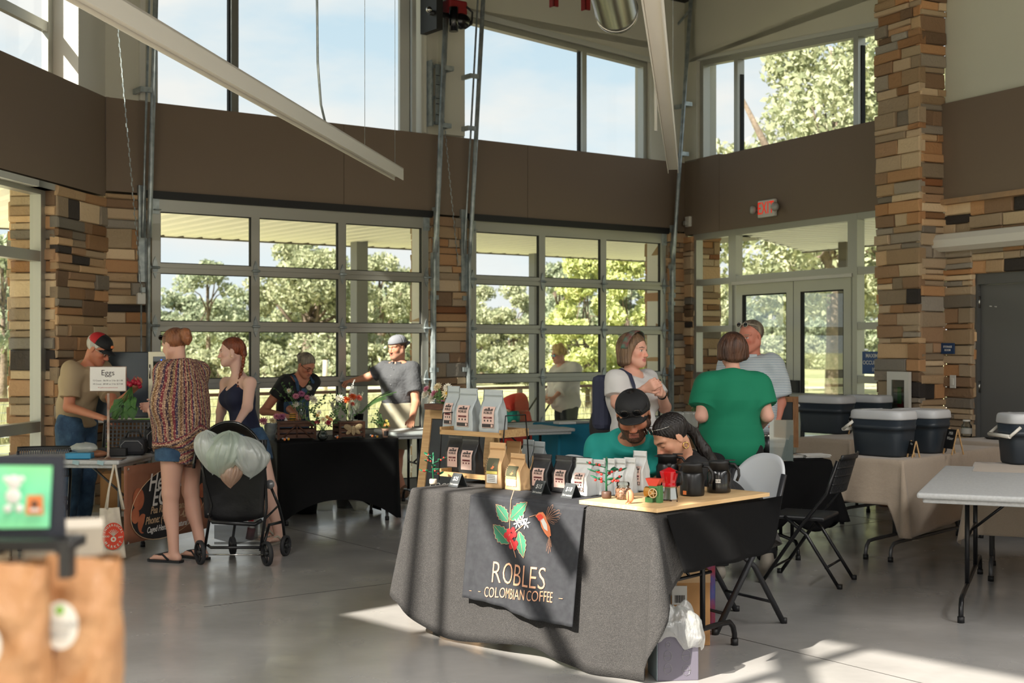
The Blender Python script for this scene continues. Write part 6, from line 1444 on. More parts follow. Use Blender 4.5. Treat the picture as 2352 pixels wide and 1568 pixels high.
tube_chair('black chair with perforated back at the left window',atz(56,1290,0)+Vector((0,.35,0)),.25,'chair_black','chair_black',sc=.92)
t=thing('seat_back','dark rounded chair back with a red stripe beside the woman with the headband','chair',atY(1378,13.2,0),0);m=MB();m.ball((0,0,.78),(.11,.1,.2),16,10);m.build('backrest','label_dark',t);m=MB();m.tube([(0,0,0),(0,0,.6)],.02,8);m.build('post','leg_black',t)

# --- egg stall
eO=atz(273,1059,.74);EW=Wall((eO.x-1.03,eO.y+.10),(1.03,-.10));ed=Vector((.35,.94,0)).normalized()
tbE,_=folding_table('pale folding table of the egg stall',(EW.o.x,EW.o.y),(1.03,-.10),1.035,.76,.745,leg='leg_grey',inset=.09)
EWw=Wall((eO.x,eO.y),tuple(ed)[:2])
for q in(-.33,-.14):
    o=MB().box((0,-.004,0),(.05,.002,.03)).build('tape_piece',mat('blue_tape',(150,178,184),.5));o.location=EW.P(1.035+q,-.0,.728);o.rotation_euler=(0,.2,EW.a);tag(o,'pale blue tape on the table edge, '+('left' if q<-.2 else 'right')+' of the two','tape')
# banner along the right end
t=thing('egg_banner','brown banner with eggs and lettering hanging on the end of the egg stall','banner',EWw.P(.02,-.03,0),EWw.a);bw,zt,zb=1.12,.70,.10
m=MB();m.grid(lambda u,v:(u*bw,.012*math.sin(u*7)*(1-v),zb+.02*(1-v)*(1-u)+(zt-zb)*v),24,8);m.build('sheet',mat('banner_brown',(156,104,78),.55,c2=(140,92,68),vscale=4),t,solid=.002)
def oval(cx,cz,rx,rz_,off,n=40,th=0):return[Vector((cx+rx*math.cos(6.283*i/n),-off+.012*math.sin((cx+rx*math.cos(6.283*i/n))/bw*7)*.3,cz+rz_*math.sin(6.283*i/n+th))) for i in range(n)]
m=MB();c=oval(.58,.385,.50,.275,.006,th=.25);m.add(c,[tuple(range(40))]);m.build('dark_oval',mat('banner_dark',(34,34,36),.6),t)
m=MB();c=oval(.58,.385,.505,.28,.007,th=.25);m.tube(c+[c[0]],.003,4,cap=False);m.build('oval_rim',mat('banner_rim',(206,176,140),.6),t)
for(cx,cz,rx,rz_) in((.17,.44,.07,.085),(.13,.32,.05,.06),(.22,.25,.06,.075),(.95,.3,.055,.07),(1.0,.42,.05,.06)):
    m=MB();m.add(oval(cx,cz,rx,rz_,.0075,20),[tuple(range(20))]);m.build('printed_egg',mat('egg_brown',(166,88,56),.5,c2=(190,112,76),vscale=9),t)
for(body,sz,x,z,c) in(("Hen's Best",.185,.60,.545,'print_white'),('EGGS',.18,.5,.425,'print_white'),('Pea Ridge, Arkansas',.078,.56,.335,'banner_rim'),('Phone: (479) 721-4250',.08,.54,.262,'banner_rim'),('Caged Hens - All Natural Feed',.064,.58,.19,'print_white')):
    m=MB();m.add(*text_mesh(body,sz,Matrix.Translation((x,-.0115,z))@Matrix.Rotation(.0,4,'Y')@UP,.001,shear=.3,sx=.8,bold=sz*.012));m.build('printed_lettering',c,t)
for(x,z) in((.03,.68),(1.08,.68),(.03,.13),(.6,.12)):m=MB();m.lathe([(.006,0),(.012,0),(.012,.003)],(x,-.012,z),12,mtx=Matrix.Rotation(R(90),4,'X'));m.build('grommet','steel',t)
# tote bag hanging from the corner
t=thing('canvas_tote','cream canvas tote bag with a red round print hanging from the table corner','bag',EW.P(1.02,-.055,0),EW.a+.5);mat('canvas',(206,196,178),.9,bump=.4,bscale=12,c2=(196,186,166),vscale=20)
m=MB();m.grid(lambda u,v:((-.085+.17*u)*(.8+.32*(1-v))-.01-.02*v,-.018*math.sin(math.pi*u)*(1.4-v)-.006*math.sin(u*14+v*6),.03+.375*v),16,14);m.build('bag_body','canvas',t,solid=.012)
for q in(0,1):m=MB();m.tube([(-.06+.01*q,-.0-.02*q,.40),(-.035,-.01,.55),(-.0,-.0,.72),(.01,-.0,.72),(.035,-.01,.55),(.06+.01*q,-.0-.02*q,.39)],.008,6,flat=.3);m.build('strap','canvas',t)
m=MB();m.add([Vector((-.01+.078*math.cos(6.283*i/24),-.044,.2+.1*math.sin(6.283*i/24))) for i in range(24)],[tuple(range(24))]);m.build('round_print',mat('print_vermilion',(196,66,44),.85),t)
m=MB()
def arc_text(body,r,a0,a1,sz,flip=1):
    n=len(body)
    for i,ch in enumerate(body):
        a=a0+(a1-a0)*i/max(1,n-1);x,z=-.01+r*math.cos(a),.2+r*1.22*math.sin(a)
        if ch!=' ':m.add(*text_mesh(ch,sz,Matrix.Translation((x,-.0455,z))@Matrix.Rotation(-(a-math.pi/2) if flip>0 else-(a+math.pi/2),4,'Y')@UP,.0006,bold=.0006))
arc_text('INGERSOCAL',.066,2.75,.35,.022);arc_text('MARKET',.064,-2.5,-.62,.026,-1)
m.add(*text_mesh('FOOD',.018,Matrix.Translation((-.062,-.0455,.2))@UP,.0006,bold=.0005));m.add(*text_mesh('ART',.018,Matrix.Translation((.042,-.0455,.19))@UP,.0006,bold=.0005))
m.lathe([(.008,0),(.02,0)],(-.008,-.0455,.178),16,mtx=Matrix.Rotation(R(90),4,'X'))
for q in range(7):a=1.571+(q-3)*.28;m.tube([(-.008,-.0455,.2),(-.008+.045*math.cos(a),-.0455,.2+.05*math.sin(a))],.0022,4)
m.build('print_motif','canvas',t)
# sign stand with egg prices
sp=atz(243,1056,.745);t=thing('price_sign_stand','white rimmed card on a metal stand reading Eggs on the egg stall','sign',sp+Vector((0,.06,.003)),.05);hz=(1056-872)*9.75/3000
m=MB();m.box((0,0,.002),(.24,.14,.004));m.lathe([(.03,.004),(.012,.02),(.009,.05)],(0,0,0),12);m.box((0,0,.26),(.018,.006,.46));m.build('stand',mat('worn_metal',(170,160,150),.4,metal=.5,c2=(120,84,66),vscale=9),t)
m=MB();m.box((0,-.006,hz),(.275,.01,.19),bev=.01);m.build('sign_frame','worn_metal',t);m=MB();m.box((0,-.0125,hz),(.262,.003,.178),bev=.006);c=m.build('card','print_white',t)
m=MB();m.add(*text_mesh('Eggs',.058,Matrix.Translation((0,-.0145,hz+.045))@UP,.0006));m.add(*text_mesh('12 Count - $6.00 or 2 for $11.00',.0165,Matrix.Translation((0,-.0145,hz-.012))@UP,.0005));m.add(*text_mesh('18 Count - $9.00 or 2 for $17.00',.0165,Matrix.Translation((0,-.0145,hz-.038))@UP,.0005));m.build('lettering','label_dark',c)
m=MB();m.add(*text_mesh('We gladly accept payment by card',.0105,Matrix.Translation((0,-.0145,hz-.064))@UP,.0005));m.build('red_lettering','print_red',c)
def onE(px,py):return atz(px,py,.749)
t=thing('blue_container','bright blue plastic box under a clear film on the egg stall','box',onE(178,1054)+Vector((0,.06,0)),.05);m=MB();m.box((0,0,.022),(.19,.13,.044),bev=.008);m.build('box_body',mat('blue_plastic',(52,140,180),.4),t)
t=thing('crumpled_film','crumpled clear film lying on the blue box','film',onE(182,1054)+Vector((.02,.06,.046)),0);m=MB();m.grid(lambda u,v:(.1*math.cos(6.283*u)*math.sin(math.pi*v)*(1+.2*mnoise.noise(Vector((u*9,v*9,1)))),.06*math.sin(6.283*u)*math.sin(math.pi*v),.035-.035*math.cos(math.pi*v)+.012*mnoise.noise(Vector((u*12,v*8,3)))),30,14,closed=True);m.build('film_body','tub_plastic',t)
t=thing('bread_loaf','brown wrapped loaf beside the blue box on the egg stall','bread',onE(208,1052)+Vector((.02,.07,0)),.2);m=MB();m.ball((0,0,.028),(.085,.05,.028),16,8);m.build('loaf',mat('loaf',(150,100,70),.6),t)
def softbag(name,label,p,rz,w,d,h,mt,pocket=True):
    t=thing(name,label,'bag',p,rz);m=MB();m.box((0,0,h/2),(w,d,h),bev=.03);m.build('bag_body',mt,t)
    m=MB();x,z=w/2-.02,h-.02;pts=[(-x+.02,-d/2-.002,.03),(-x,-d/2-.002,.05),(-x,-d/2-.002,z-.03),(-x+.03,-d/2-.002,z),(x-.03,-d/2-.002,z),(x,-d/2-.002,z-.03),(x,-d/2-.002,.05)];m.tube(pts,.003,5);m.build('piping','zip_silver',t)
    m=MB();m.tube([(-.06,0,h),(-.04,0,h+.05),(.04,0,h+.05),(.06,0,h)],.007,6);m.build('handle','black',t);return t
mat('nylon',(26,28,32),.6,bump=.3,bscale=20)
softbag('cooler_bag','black soft cooler bag with grey piping at the right end of the egg stall',onE(352,1040)+Vector((0,.12,0)),.3,.2,.16,.19,'nylon')
softbag('cooler_bag','plain black soft bag left of the piped cooler bag',onE(298,1046)+Vector((0,.1,0)),.1,.2,.16,.13,mat('nylon2',(34,36,42),.65,bump=.4,bscale=12))
t=thing('card_case','low black case behind the Eggs sign','case',onE(245,1050)+Vector((0,.16,0)),.1);m=MB();m.box((0,0,.03),(.22,.15,.06),bev=.006);m.build('case_body','black',t)
t=thing('perforated_crate','black perforated plastic crate lid tilted behind the egg sign','crate',onE(280,1046)+Vector((0,.26,.0)),.12)
m=MB();W_,H_=.42,.24
for i in range(15):x=-W_/2+i*W_/14;m.add([(x-.006,0,0),(x+.006,0,0),(x+.006+.0,.05,H_),(x-.006,.05,H_)],[(0,1,2,3)])
for j in range(9):z=j*H_/8;m.add([(-W_/2,.05*z/H_,z-.006),(W_/2,.05*z/H_,z-.006),(W_/2,.05*z/H_,z+.006),(-W_/2,.05*z/H_,z+.006)],[(0,1,2,3)])
m.tube([(-W_/2-.01,0,0),(-W_/2-.01,.05,H_+.01),(W_/2+.01,.05,H_+.01),(W_/2+.01,0,0)],.012,6);m.build('lattice','chair_black',t)
m=MB();m.tube([(-W_/2-.0,.02,.0),(-W_/2+.03,.04,.12)],.008,6);m.tube([(-.0,.06,H_+.02),(W_/2,.06,H_+.02)],.006,6);m.build('green_edge',mat('lime',(120,180,50),.5),t)
# counter top fridge on a white cart
t=thing('display_fridge','counter top fridge with dark side and glass door behind the egg stall','fridge',pix(315,960,11.35)*1,.14);t.location.z=.97
m=MB();m.box((-.13,.2,.285),(.46,.46,.57),bev=.008);m.build('cabinet',mat('fridge_dark',(58,66,74),.25,metal=.3),t);m=MB()
for(x0,x1,z0,z1) in((.1,.14,0,.57),(.34,.37,0,.57),(.14,.34,.53,.57),(.14,.34,0,.04)):m.b2(x0,x1,-.045,-.01,z0,z1)
m.build('door_frame',mat('champagne',(206,202,180),.3,metal=.5),t);m=MB();m.b2(.14,.34,-.03,-.028,.04,.53);m.build('door_glass','clear_glass',t);m=MB();m.b2(.1,.37,.0,.4,0,.57);m.build('interior',mat('fridge_in',(38,40,40),.5),t)
m=MB();m.ball((.21,-.046,.5),.004,8,6);m.build('power_light',mat('led_blue',(40,90,220),.4,emit=((40,90,255),4)),t)
for z in(.16,.3):m=MB();m.b2(.14,.36,-.02,.0,z,z+.006);m.build('shelf','steel',t)
m=MB();m.tube([(.115,-.06,.34),(.115,-.075,.37),(.115,-.075,.43),(.115,-.06,.46)],.006,6);m.build('door_handle','steel',t)
cp=pix(315,960,11.35);t=thing('utility_cart','white two shelf cart on castors under the fridge','cart',(cp.x-.13,cp.y+.2,0),.14)
for x in(-.36,.36):
    for y in(-.26,.26):m=MB();m.b2(x-.02,x+.02,y-.02,y+.02,.1,.94);m.build('upright','white_paint',t);m=MB();m.lathe([(0,-.015),(.045,-.015),(.045,.015),(0,.015)],(x,y,.045),16,mtx=Matrix.Rotation(R(90),4,'Y'));m.b2(x-.022,x+.022,y-.01,y+.01,.05,.1);m.build('castor','zip_silver',t)
for z in(.12,.93):m=MB();m.b2(-.38,.38,-.28,.28,z,z+.04);m.build('shelf','white_paint',t)
t=thing('cardboard_box','plain cardboard box on the lower shelf of the white cart','box',(cp.x-.17,cp.y+.16,.161),.14);m=MB();m.box((0,0,.16),(.34,.3,.32));m.build('carton','cardboard',t)

# --- stroller with shopping bags
sw=[atz(458,1297,0),atz(612,1300,0),atz(655,1277,0),atz(533,1275,0)]
t=thing('baby_stroller','black folding stroller seen from behind, hung with carrier bags','stroller',(0,0,0));rl,rr_,fr_,fl_=sw
def X3(px,py,Y):return pix(px,py,Y)
Yr=rl.y+.02
def whl(c,r,yaw,nm='wheel'):
    T=Matrix.Rotation(yaw,4,'Z')@Matrix.Rotation(R(90),4,'Y');m=MB();m.lathe([(r-.018,-.014),(r,-.012),(r+.002,0),(r,.012),(r-.018,.014),(r-.018,-.014)],c,24,mtx=T);o=m.build(nm,mat('tyre',(38,38,40),.7),t)
    m=MB();m.lathe([(0,-.016),(.02,-.016),(.02,.016),(0,.016)],c,12,mtx=T)
    for k in range(5):
        a=k*1.257;q=T@Vector(((r-.016)*math.cos(a),(r-.016)*math.sin(a),0));m.tube([c,c+q],.008,6)
    m.build('spokes','black',o)
for c,r,ya in((rl,.088,.95),(rr_,.088,.95),(fr_,.078,-.25),(fl_,.07,.5)):whl(c+Vector((0,.02,r)),r,.6 if r>.08 else ya)
def rod(pts,r=.011,nm='frame_tube',mt='leg_black'):m=MB();m.tube(pts,r,8);m.build(nm,mt,t)
rod([X3(470,1262,9.55),X3(486,1160,9.55),X3(472,1110,9.5),X3(455,1010,9.45)]);rod([X3(598,1265,9.55),X3(612,1165,9.6),X3(610,1100,9.6),X3(603,1010,9.5)])
rod([X3(478,1252,9.5),X3(484,1257,9.45),X3(596,1257,9.5),X3(606,1245,9.55)]);rod([X3(466,1273,9.5),X3(604,1274,9.5)],.005,'axle','steel')
rod([X3(655,1250,9.95),X3(650,1200,9.9),X3(640,1160,9.85),X3(622,1118,9.8)]);rod([X3(606,1250,9.6),X3(618,1205,9.75),X3(648,1198,9.9)],.012);rod([X3(533,1250,9.98),X3(540,1200,9.9),X3(520,1150,9.8)])
rod([X3(484,1190,9.5),X3(488,1198,9.45),X3(585,1204,9.45),X3(600,1195,9.5)],.016);rod([X3(478,1180,9.5),X3(500,1190,9.9)],.008);rod([X3(640,1160,9.9),X3(610,1190,9.7)],.008)
m=MB();m.ball(X3(620,1112,9.75),(.035,.03,.035),12,8);m.build('hinge_joint','zip_silver',t)
def qd(pxs):return[X3(*q) for q in pxs]
m=MB();m.grid(lambda u,v:tuple(X3(462+150*u+(8-16*u)*(1-v),1188-178*v-4*math.sin(u*math.pi)*(1-v)+14*math.sin(u*math.pi)*(v<.1),9.62+.08*math.sin(u*math.pi)-.1*v)),14,12);m.build('seat_back',mat('stroller_cloth',(24,24,26),.6,bump=.5,bscale=9,bdist=.02),t,solid=.02)
# canopy hood: arc ribs and fabric
def hood(u,v):a=math.pi*(1.0-u);cx,cy=527,1075;rx,ry=82+3*v,106-2*v;b=.0+1.15*v;px_=cx+rx*math.cos(a);py_=cy-ry*math.sin(a)*math.cos(b*.55);return tuple(X3(px_,py_,9.45+.42*v*(.35+.65*math.sin(a))))
m=MB();m.grid(hood,26,10);m.build('hood','stroller_cloth',t,solid=.006);rod([Vector(hood(i/24,0)) for i in range(25)],.011,'hood_rim','black_gloss')
rod([Vector(hood(i/24,.35))+Vector((0,0,.005)) for i in range(25)],.006,'hood_rib','black_gloss')
m=MB();m.grid(lambda u,v:tuple(X3(492+100*u,1205+45*v*(1-.3*abs(2*u-1)),9.5+.25*v*0+.02)),8,4);m.grid(lambda u,v:tuple(X3(492+105*u,1250-6*v,9.5+.4*v)),8,4);m.build('basket',mat('mesh_net',(20,20,22),.8,alpha=.75),t)
for nm,lb,a,b,z,mt,r_ in(('juice_carton','red packet with white label in the stroller basket',(545,1188),(582,1188),.03,'print_red',.03),('bottle','dark bottle with pale cap in the stroller basket',(573,1238),(578,1212),0,'label_maroon',.03)):
    q=thing(nm,lb,'packet' if 'juice' in nm else 'bottle',X3((a[0]+b[0])/2,(a[1]+b[1])/2,9.72));m=MB();A=X3(*a,9.72)-q.location;B=X3(*b,9.72)-q.location;m.tube([A,B],r_,12);m.build('packet_body',mt,q);m=MB();m.tube([A*.5+B*.1,A*.1+B*.5]if 'juice' in nm else[B,B*1.4],r_*1.02 if 'juice' in nm else r_*.7,12);m.build('label' if 'juice' in nm else 'cap','print_white',q)
film('shop_film',(238,244,240),.66,.3,.5);film('green_film',(214,228,214),.7,.3,.45)
def shopbag(label,tiec,cx,cy,rx,ry,dep,seed,film_,tilt=0,k2=1):
    """knotted carrier bag hanging from its tie: teardrop with radiating pleats"""
    q=thing('carrier_bag',label,'bag',X3(*tiec,9.32));o0=q.location;m=MB();sc_=9.32/3000;rnd=random.Random(seed);cz=-(cy-tiec[1])*sc_;cxx=(cx-tiec[0])*sc_
    def f(u,v):
        a=6.283*u;s=math.sin(math.pi*min(1,v)**.8)**.75 if v<1 else 0;w=rx*sc_;hh=ry*sc_
        z=cz*(v**.9)*1.0;top=v<.5
        zz=-v*(-(cz)+hh);x=cxx*min(1,v*1.4)+w*math.cos(a+tilt)*s;y=dep*math.sin(a)*s-dep*.5*0
        n_=mnoise.noise(Vector((math.cos(a)*3+seed,math.sin(a)*3,v*2.5)));p=math.sin(a*17+seed+v*3)*.5+math.sin(a*29)*.5
        kk=1+n_*.2+p*(.03+.09*(1-v));return(x*kk,y*kk-.04,zz+n_*.018)
    m.grid(f,84,30,closed=True);m.build('bag_body',film_,q);m=MB()
    for k_ in range(5):m.tube([(0,-.04,-.02),((k_-2)*.007,-.045,.0+.006*(k_%2))],[.009,.005],5)
    m.build('knot',film_,q);return q
shopbag('white carrier bag with blue print on the left of the stroller handle',(478,988),492,1050,36,36,.1,1,'shop_film')
shopbag('large pale green carrier bag in the middle of the stroller handle',(530,990),512,1058,47,40,.15,2,'green_film',.1)
shopbag('pale carrier bag bulging on the right of the stroller handle',(556,1000),578,1060,46,36,.12,5,'shop_film')
film('peach_film',(226,190,166),.8,.3);shopbag('small peach tinted carrier bag hanging lowest on the stroller',(538,1060),532,1092,26,24,.08,7,'peach_film')

# --- foreground stall at the lower left, out of focus
YF=1.55
def X4(px,py,Y=YF):return pix(px,py,Y)
t=thing('tablet_display','tablet in a black frame showing a green screen with a white cartoon animal','tablet',X4(60,1200,1.7),0);o0=t.location
def loc(px,py,Y):return pix(px,py,Y)-o0
m=MB();m.add([loc(-60,1044,1.72),loc(148,1044,1.72),loc(150,1240,1.70),loc(-60,1240,1.70)],[(0,3,2,1)]);m.build('bezel',mat('tablet_bezel',(30,34,48),.4),t,solid=.006)
m=MB();m.add([loc(-60,1068,1.712),loc(120,1070,1.712),loc(113,1212,1.695),loc(-60,1214,1.695)],[(0,3,2,1)])
sm=mat('screen_green',(110,196,160),.4,c2=(130,200,120),vscale=9,detail=0,emit=((96,190,148),.32));m.build('screen',sm,t)
m=MB()
for(px,py,r_) in((32,1108,17),(30,1140,18),(18,1168,10),(44,1168,10),(14,1100,7),(50,1100,7)):m.ball(loc(px,py,1.69),(r_*1.7/3000,.002,r_*1.7/3000),14,8)
m.build('cartoon_animal',mat('cartoon_white',(226,228,226),.6),t)
m=MB();m.add([loc(62,1137,1.688),loc(98,1137,1.688),loc(100,1182,1.688),loc(58,1182,1.688)],[(0,3,2,1)]);m.build('cartoon_bag',mat('cartoon_orange',(232,140,78),.6),t);m=MB();m.ball(loc(79,1157,1.686),(.004,.001,.004),10,6);m.build('cartoon_mark','label_dark',t);m=MB();m.add([loc(68,1167,1.685),loc(92,1167,1.685),loc(92,1174,1.685),loc(68,1174,1.685)],[(0,3,2,1)]);m.build('cartoon_strip','cartoon_white',t)
m=MB();m.b2(-.1,.075,-.05,.01,loc(0,1262,1.66).z,loc(0,1240,1.66).z);m.b2(.05,.066,-.035,-.02,loc(0,1315,1.6).z,loc(0,1240,1.66).z);m.build('stand','black',t)
mat('kraft_near',(190,146,104),.5,c2=(168,118,76),vscale=14,bump=.6,bscale=30,bdist=.01)
def nearbag(label,x0,x1,y0,y1,Y,dep,seed,lblc,lr,lines,win=None):
    c=X4((x0+x1)/2,y1,Y);q=thing('snack_bag',label,'bag',c,0);w=(x1-x0)*Y/3000;h=(y1-y0)*Y/3000;m=MB()
    def f(u,v):
        a=6.283*u;s=1-.0*v;dd=dep*(1-v**3)+.004;n_=mnoise.noise(Vector((math.cos(a)*2+seed,math.sin(a)*2,v*5)));n2=mnoise.noise(Vector((math.cos(a)*6+seed,math.sin(a)*6,v*14)))
        cx_=abs(math.cos(a))**.6*(1 if math.cos(a)>0 else-1);cy_=abs(math.sin(a))**.8*(1 if math.sin(a)>0 else-1)
        return(w/2*cx_*(1+n_*.05),dd*cy_*(1+n_*.25)+n2*.004,v*h*(1+.02*math.sin(a*2))+n2*.002)
    m.grid(f,60,30,closed=True);m.build('pouch','kraft_near',q)
    if win:m=MB();m.ball(X4(*win[:2],Y)-c+Vector((0,-dep-.007,0)),(win[2]*Y/3000,.004,win[3]*Y/3000),20,10);m.build('window',mat('window_brown',(96,52,34),.25,c2=(160,104,76),vscale=60),q)
    L=X4(*lblc,Y)-c+Vector((0,-dep-.013,0));m=MB();rx,rz_=lr[0]*Y/3000,lr[1]*Y/3000;m.lathe([(0,0),(1,0)],(0,0,0),32,mtx=Matrix.Translation(L)@Matrix.Diagonal((rx,1,rz_,1))@Matrix.Rotation(R(90),4,'X'));lo=m.build('round_label','print_white',q)
    m=MB()
    for(s_,z_,tx) in lines:m.add(*text_mesh(tx,s_*Y/3000,Matrix.Translation(L+Vector((0,-.0015,z_*Y/3000)))@UP,.0003))
    m.build('label_print','zip_silver',lo)
    return q,lo,L
q,lo,L=nearbag('brown paper snack bag with round white label in the lower left foreground',104,276,1278,1640,1.42,.04,1,(177,1412),(40,53),((22,4,'delicately'),(20,-14,'good'),(8,-28,'small batch')),(140,1440,30,60))
m=MB();m.ball(L+Vector((0,-.0015,34*1.42/3000)),(.0045,.0004,.005),10,6);m.build('label_leaf','lime',lo)
nearbag('brown paper snack bag cut off by the left edge of the picture',-110,112,1290,1640,1.36,.04,4,(-2,1455),(50,58),((22,6,'granola'),(12,-16,'bites')))
t=thing('display_box','grey cardboard display box behind the snack bags','box',pix(80,1240,1.6),0);m=MB();m.box((-.01,.04,-.02),(.1,.1,.1));m.build('carton',mat('board_grey',(176,166,150),.8),t)
t.location=pix(165,1262,1.75);t.rotation_euler=(0,0,.3)
t=thing('binder_clip','black clip pinching the top of the snack bag','clip',pix(154,1290,1.36),0);m=MB();m.b2(-.006,.006,-.01,.01,-.016,.02);m.tube([(0,-.01,.02),(.012,-.012,.03)],.002,5);m.build('clip_body','black',t)
t=thing('stall_table','table carrying the foreground snack bags and tablet','table',(-.62,1.5,0),0);zt=X4(0,1640,1.42).z;m=MB();m.b2(-.4,.08,-.25,.2,zt-.03,zt);m.build('tabletop','table_grey',t)
for x in(-.35,.04):
    for y in(-.2,.16):m=MB();m.tube([(x,y,0),(x,y,zt-.03)],.014,8);m.build('leg','leg_grey',t)
m=MB();m.box((-.16,.13,zt+(X4(0,1262,1.7).z-zt)/2-.0),(.26,.12,X4(0,1262,1.7).z-zt));o=m.build('riser',mat('riser_wood',(196,176,146),.8),None);o.location=(-.62,1.5,0);tag(o,'pale wooden riser under the tablet display','riser')

# ---------------------------------------------------------------- people: smooth distance fields turned into one continuous surface
V=Vector
class Field:
    def __init__(s,h=.006):s.h,s.P=h,[]
    def limb(s,a,b,ra,rb=None,right=None,k=.02,clip=(),sub=False,off=0):
        ra=ra if isinstance(ra,tuple) else(ra,ra);rb=ra if rb is None else(rb if isinstance(rb,tuple) else(rb,rb))
        s.P.append(('L',V(a),V(b),(ra[0]+off,ra[1]+off),(rb[0]+off,rb[1]+off),V(right) if right is not None else V((1,0,0)),k,clip,sub));return s
    def ell(s,c,r,rot=None,k=.02,clip=(),sub=False,off=0):
        r=r if isinstance(r,tuple) else(r,r,r);s.P.append(('E',V(c),tuple(q+off for q in r),rot or Matrix.Identity(3),None,None,k,clip,sub));return s
    def mesh(s):
        h=s.h;lo=np.full(3,1e9);hi=-lo.copy();bb=[]
        for p in s.P:
            if p[0]=='L':m_=max(p[3]+p[4]);a=np.minimum(p[1],p[2])-m_;b=np.maximum(p[1],p[2])+m_
            else:m_=max(p[2]);a=np.array(p[1])-m_;b=np.array(p[1])+m_
            bb.append((a,b))
            if not p[8]:lo=np.minimum(lo,a);hi=np.maximum(hi,b)
        lo-=4*h;hi+=4*h;n=np.ceil((hi-lo)/h).astype(int)+1
        D=np.full(n,.5,np.float32);ax=[(lo[i]+h*np.arange(n[i])).astype(np.float32) for i in range(3)]
        for p,(a,b) in zip(s.P,bb):
            k=p[6];pad=k+3*h;i0=np.clip(((a-pad-lo)/h).astype(int),0,n-1);i1=np.clip(((b+pad-lo)/h).astype(int)+2,1,n)
            if(i1<=i0).any():continue
            sl=tuple(slice(i0[i],i1[i]) for i in range(3));X=ax[0][sl[0]][:,None,None];Y=ax[1][sl[1]][None,:,None];Z=ax[2][sl[2]][None,None,:]
            if p[0]=='L':
                A,B,ra,rb,rt=p[1:6];d=B-A;L=max(d.length,1e-6);d=d/L;u=(rt-d*rt.dot(d));u=u.normalized() if u.length>1e-4 else d.orthogonal().normalized();w=d.cross(u)
                x,y,z=X-A.x,Y-A.y,Z-A.z;t=x*d.x+y*d.y+z*d.z;tc_=np.clip(t,0,L);ex=t-tc_;f=tc_/L
                rx=ra[0]+(rb[0]-ra[0])*f;ry=ra[1]+(rb[1]-ra[1])*f;rm=np.minimum(rx,ry)
                q=np.sqrt(((x*u.x+y*u.y+z*u.z)/rx)**2+((x*w.x+y*w.y+z*w.z)/ry)**2+(ex/rm)**2);v=(q-1)*rm
            else:
                c,r,rot=p[1:4];x,y,z=X-c.x,Y-c.y,Z-c.z;m=rot
                q=[(x*m[0][i]+y*m[1][i]+z*m[2][i])/r[i]for i in range(3)];v=(np.sqrt(q[0]**2+q[1]**2+q[2]**2)-1)*min(r)
            for(pt,nr) in p[7]:v=np.maximum(v,(X-pt[0])*nr[0]+(Y-pt[1])*nr[1]+(Z-pt[2])*nr[2])
            Q=D[sl]
            if p[8]:g=np.clip(.5-.5*(Q+v)/k,0,1);D[sl]=Q*(1-g)-v*g+k*g*(1-g)
            else:g=np.clip(.5+.5*(Q-v)/k,0,1);D[sl]=Q*(1-g)+v*g-k*g*(1-g)
        I=D<0;c=[I[i:n[0]-1+i,j:n[1]-1+j,l:n[2]-1+l]for i in(0,1) for j in(0,1) for l in(0,1)]
        cnt=sum(q.astype(np.int8) for q in c);act=np.argwhere((cnt>0)&(cnt<8));ids=np.full(cnt.shape,-1,np.int32);ids[tuple(act.T)]=np.arange(len(act))
        offs=np.array([(i,j,l) for i in(0,1) for j in(0,1) for l in(0,1)]);vals=np.stack([D[tuple((act+o).T)]for o in offs],1)
        acc=np.zeros((len(act),3));w=np.zeros(len(act))
        for i in range(8):
            for j in range(i+1,8):
                if np.abs(offs[i]-offs[j]).sum()!=1:continue
                m=(vals[:,i]<0)!=(vals[:,j]<0);t=np.where(m,vals[:,i]/np.where(m,vals[:,i]-vals[:,j],1),0)
                acc+=(offs[i]+t[:,None]*(offs[j]-offs[i]))*m[:,None];w+=m
        v=lo+(act+acc/w[:,None])*h;F_=[]
        for axn in range(3):
            o=[0,0,0];o[axn]=1;b,c2=[q for q in range(3) if q!=axn]
            P0=I[:n[0]-o[0],:n[1]-o[1],:n[2]-o[2]];P1=I[o[0]:,o[1]:,o[2]:];e=np.argwhere(P0!=P1);e=e[(e[:,b]>0)&(e[:,c2]>0)&(e[:,b]<n[b]-1)&(e[:,c2]<n[c2]-1)]
            eb=np.zeros(3,int);eb[b]=1;ec=np.zeros(3,int);ec[c2]=1
            q=np.stack([ids[tuple((e-eb-ec).T)],ids[tuple((e-ec).T)],ids[tuple(e.T)],ids[tuple((e-eb).T)]],1);fl=P0[tuple(e.T)]^(axn==1);q[~fl]=q[~fl][:,::-1];F_.append(q)
        return v,np.concatenate(F_)
def vnorm(v,f):
    n=np.cross(v[f[:,2]]-v[f[:,0]],v[f[:,3]]-v[f[:,1]]);o=np.zeros_like(v)
    for i in range(4):np.add.at(o,f[:,i],n)
    return o/np.maximum(np.linalg.norm(o,axis=1),1e-9)[:,None]
def folds(v,n,amp,seed,sc=1.0,vert=.5):
    """soft cloth creases along the normal"""
    r=np.random.default_rng(seed);d=np.zeros(len(v))
    for i in range(6):
        k=r.normal(size=3);k[2]*=vert;k=k/np.linalg.norm(k)*r.uniform(22,60)*sc;k2=r.normal(size=3)*9;d+=np.sin(v@k+1.8*np.sin(v@k2+i))*r.uniform(.5,1)*(.5+.5*np.sin(v@(r.normal(size=3)*7)+i))
    d=np.sign(d)*np.abs(d)**.8
    return v+n*(d*amp*.6+amp*.35)[:,None]
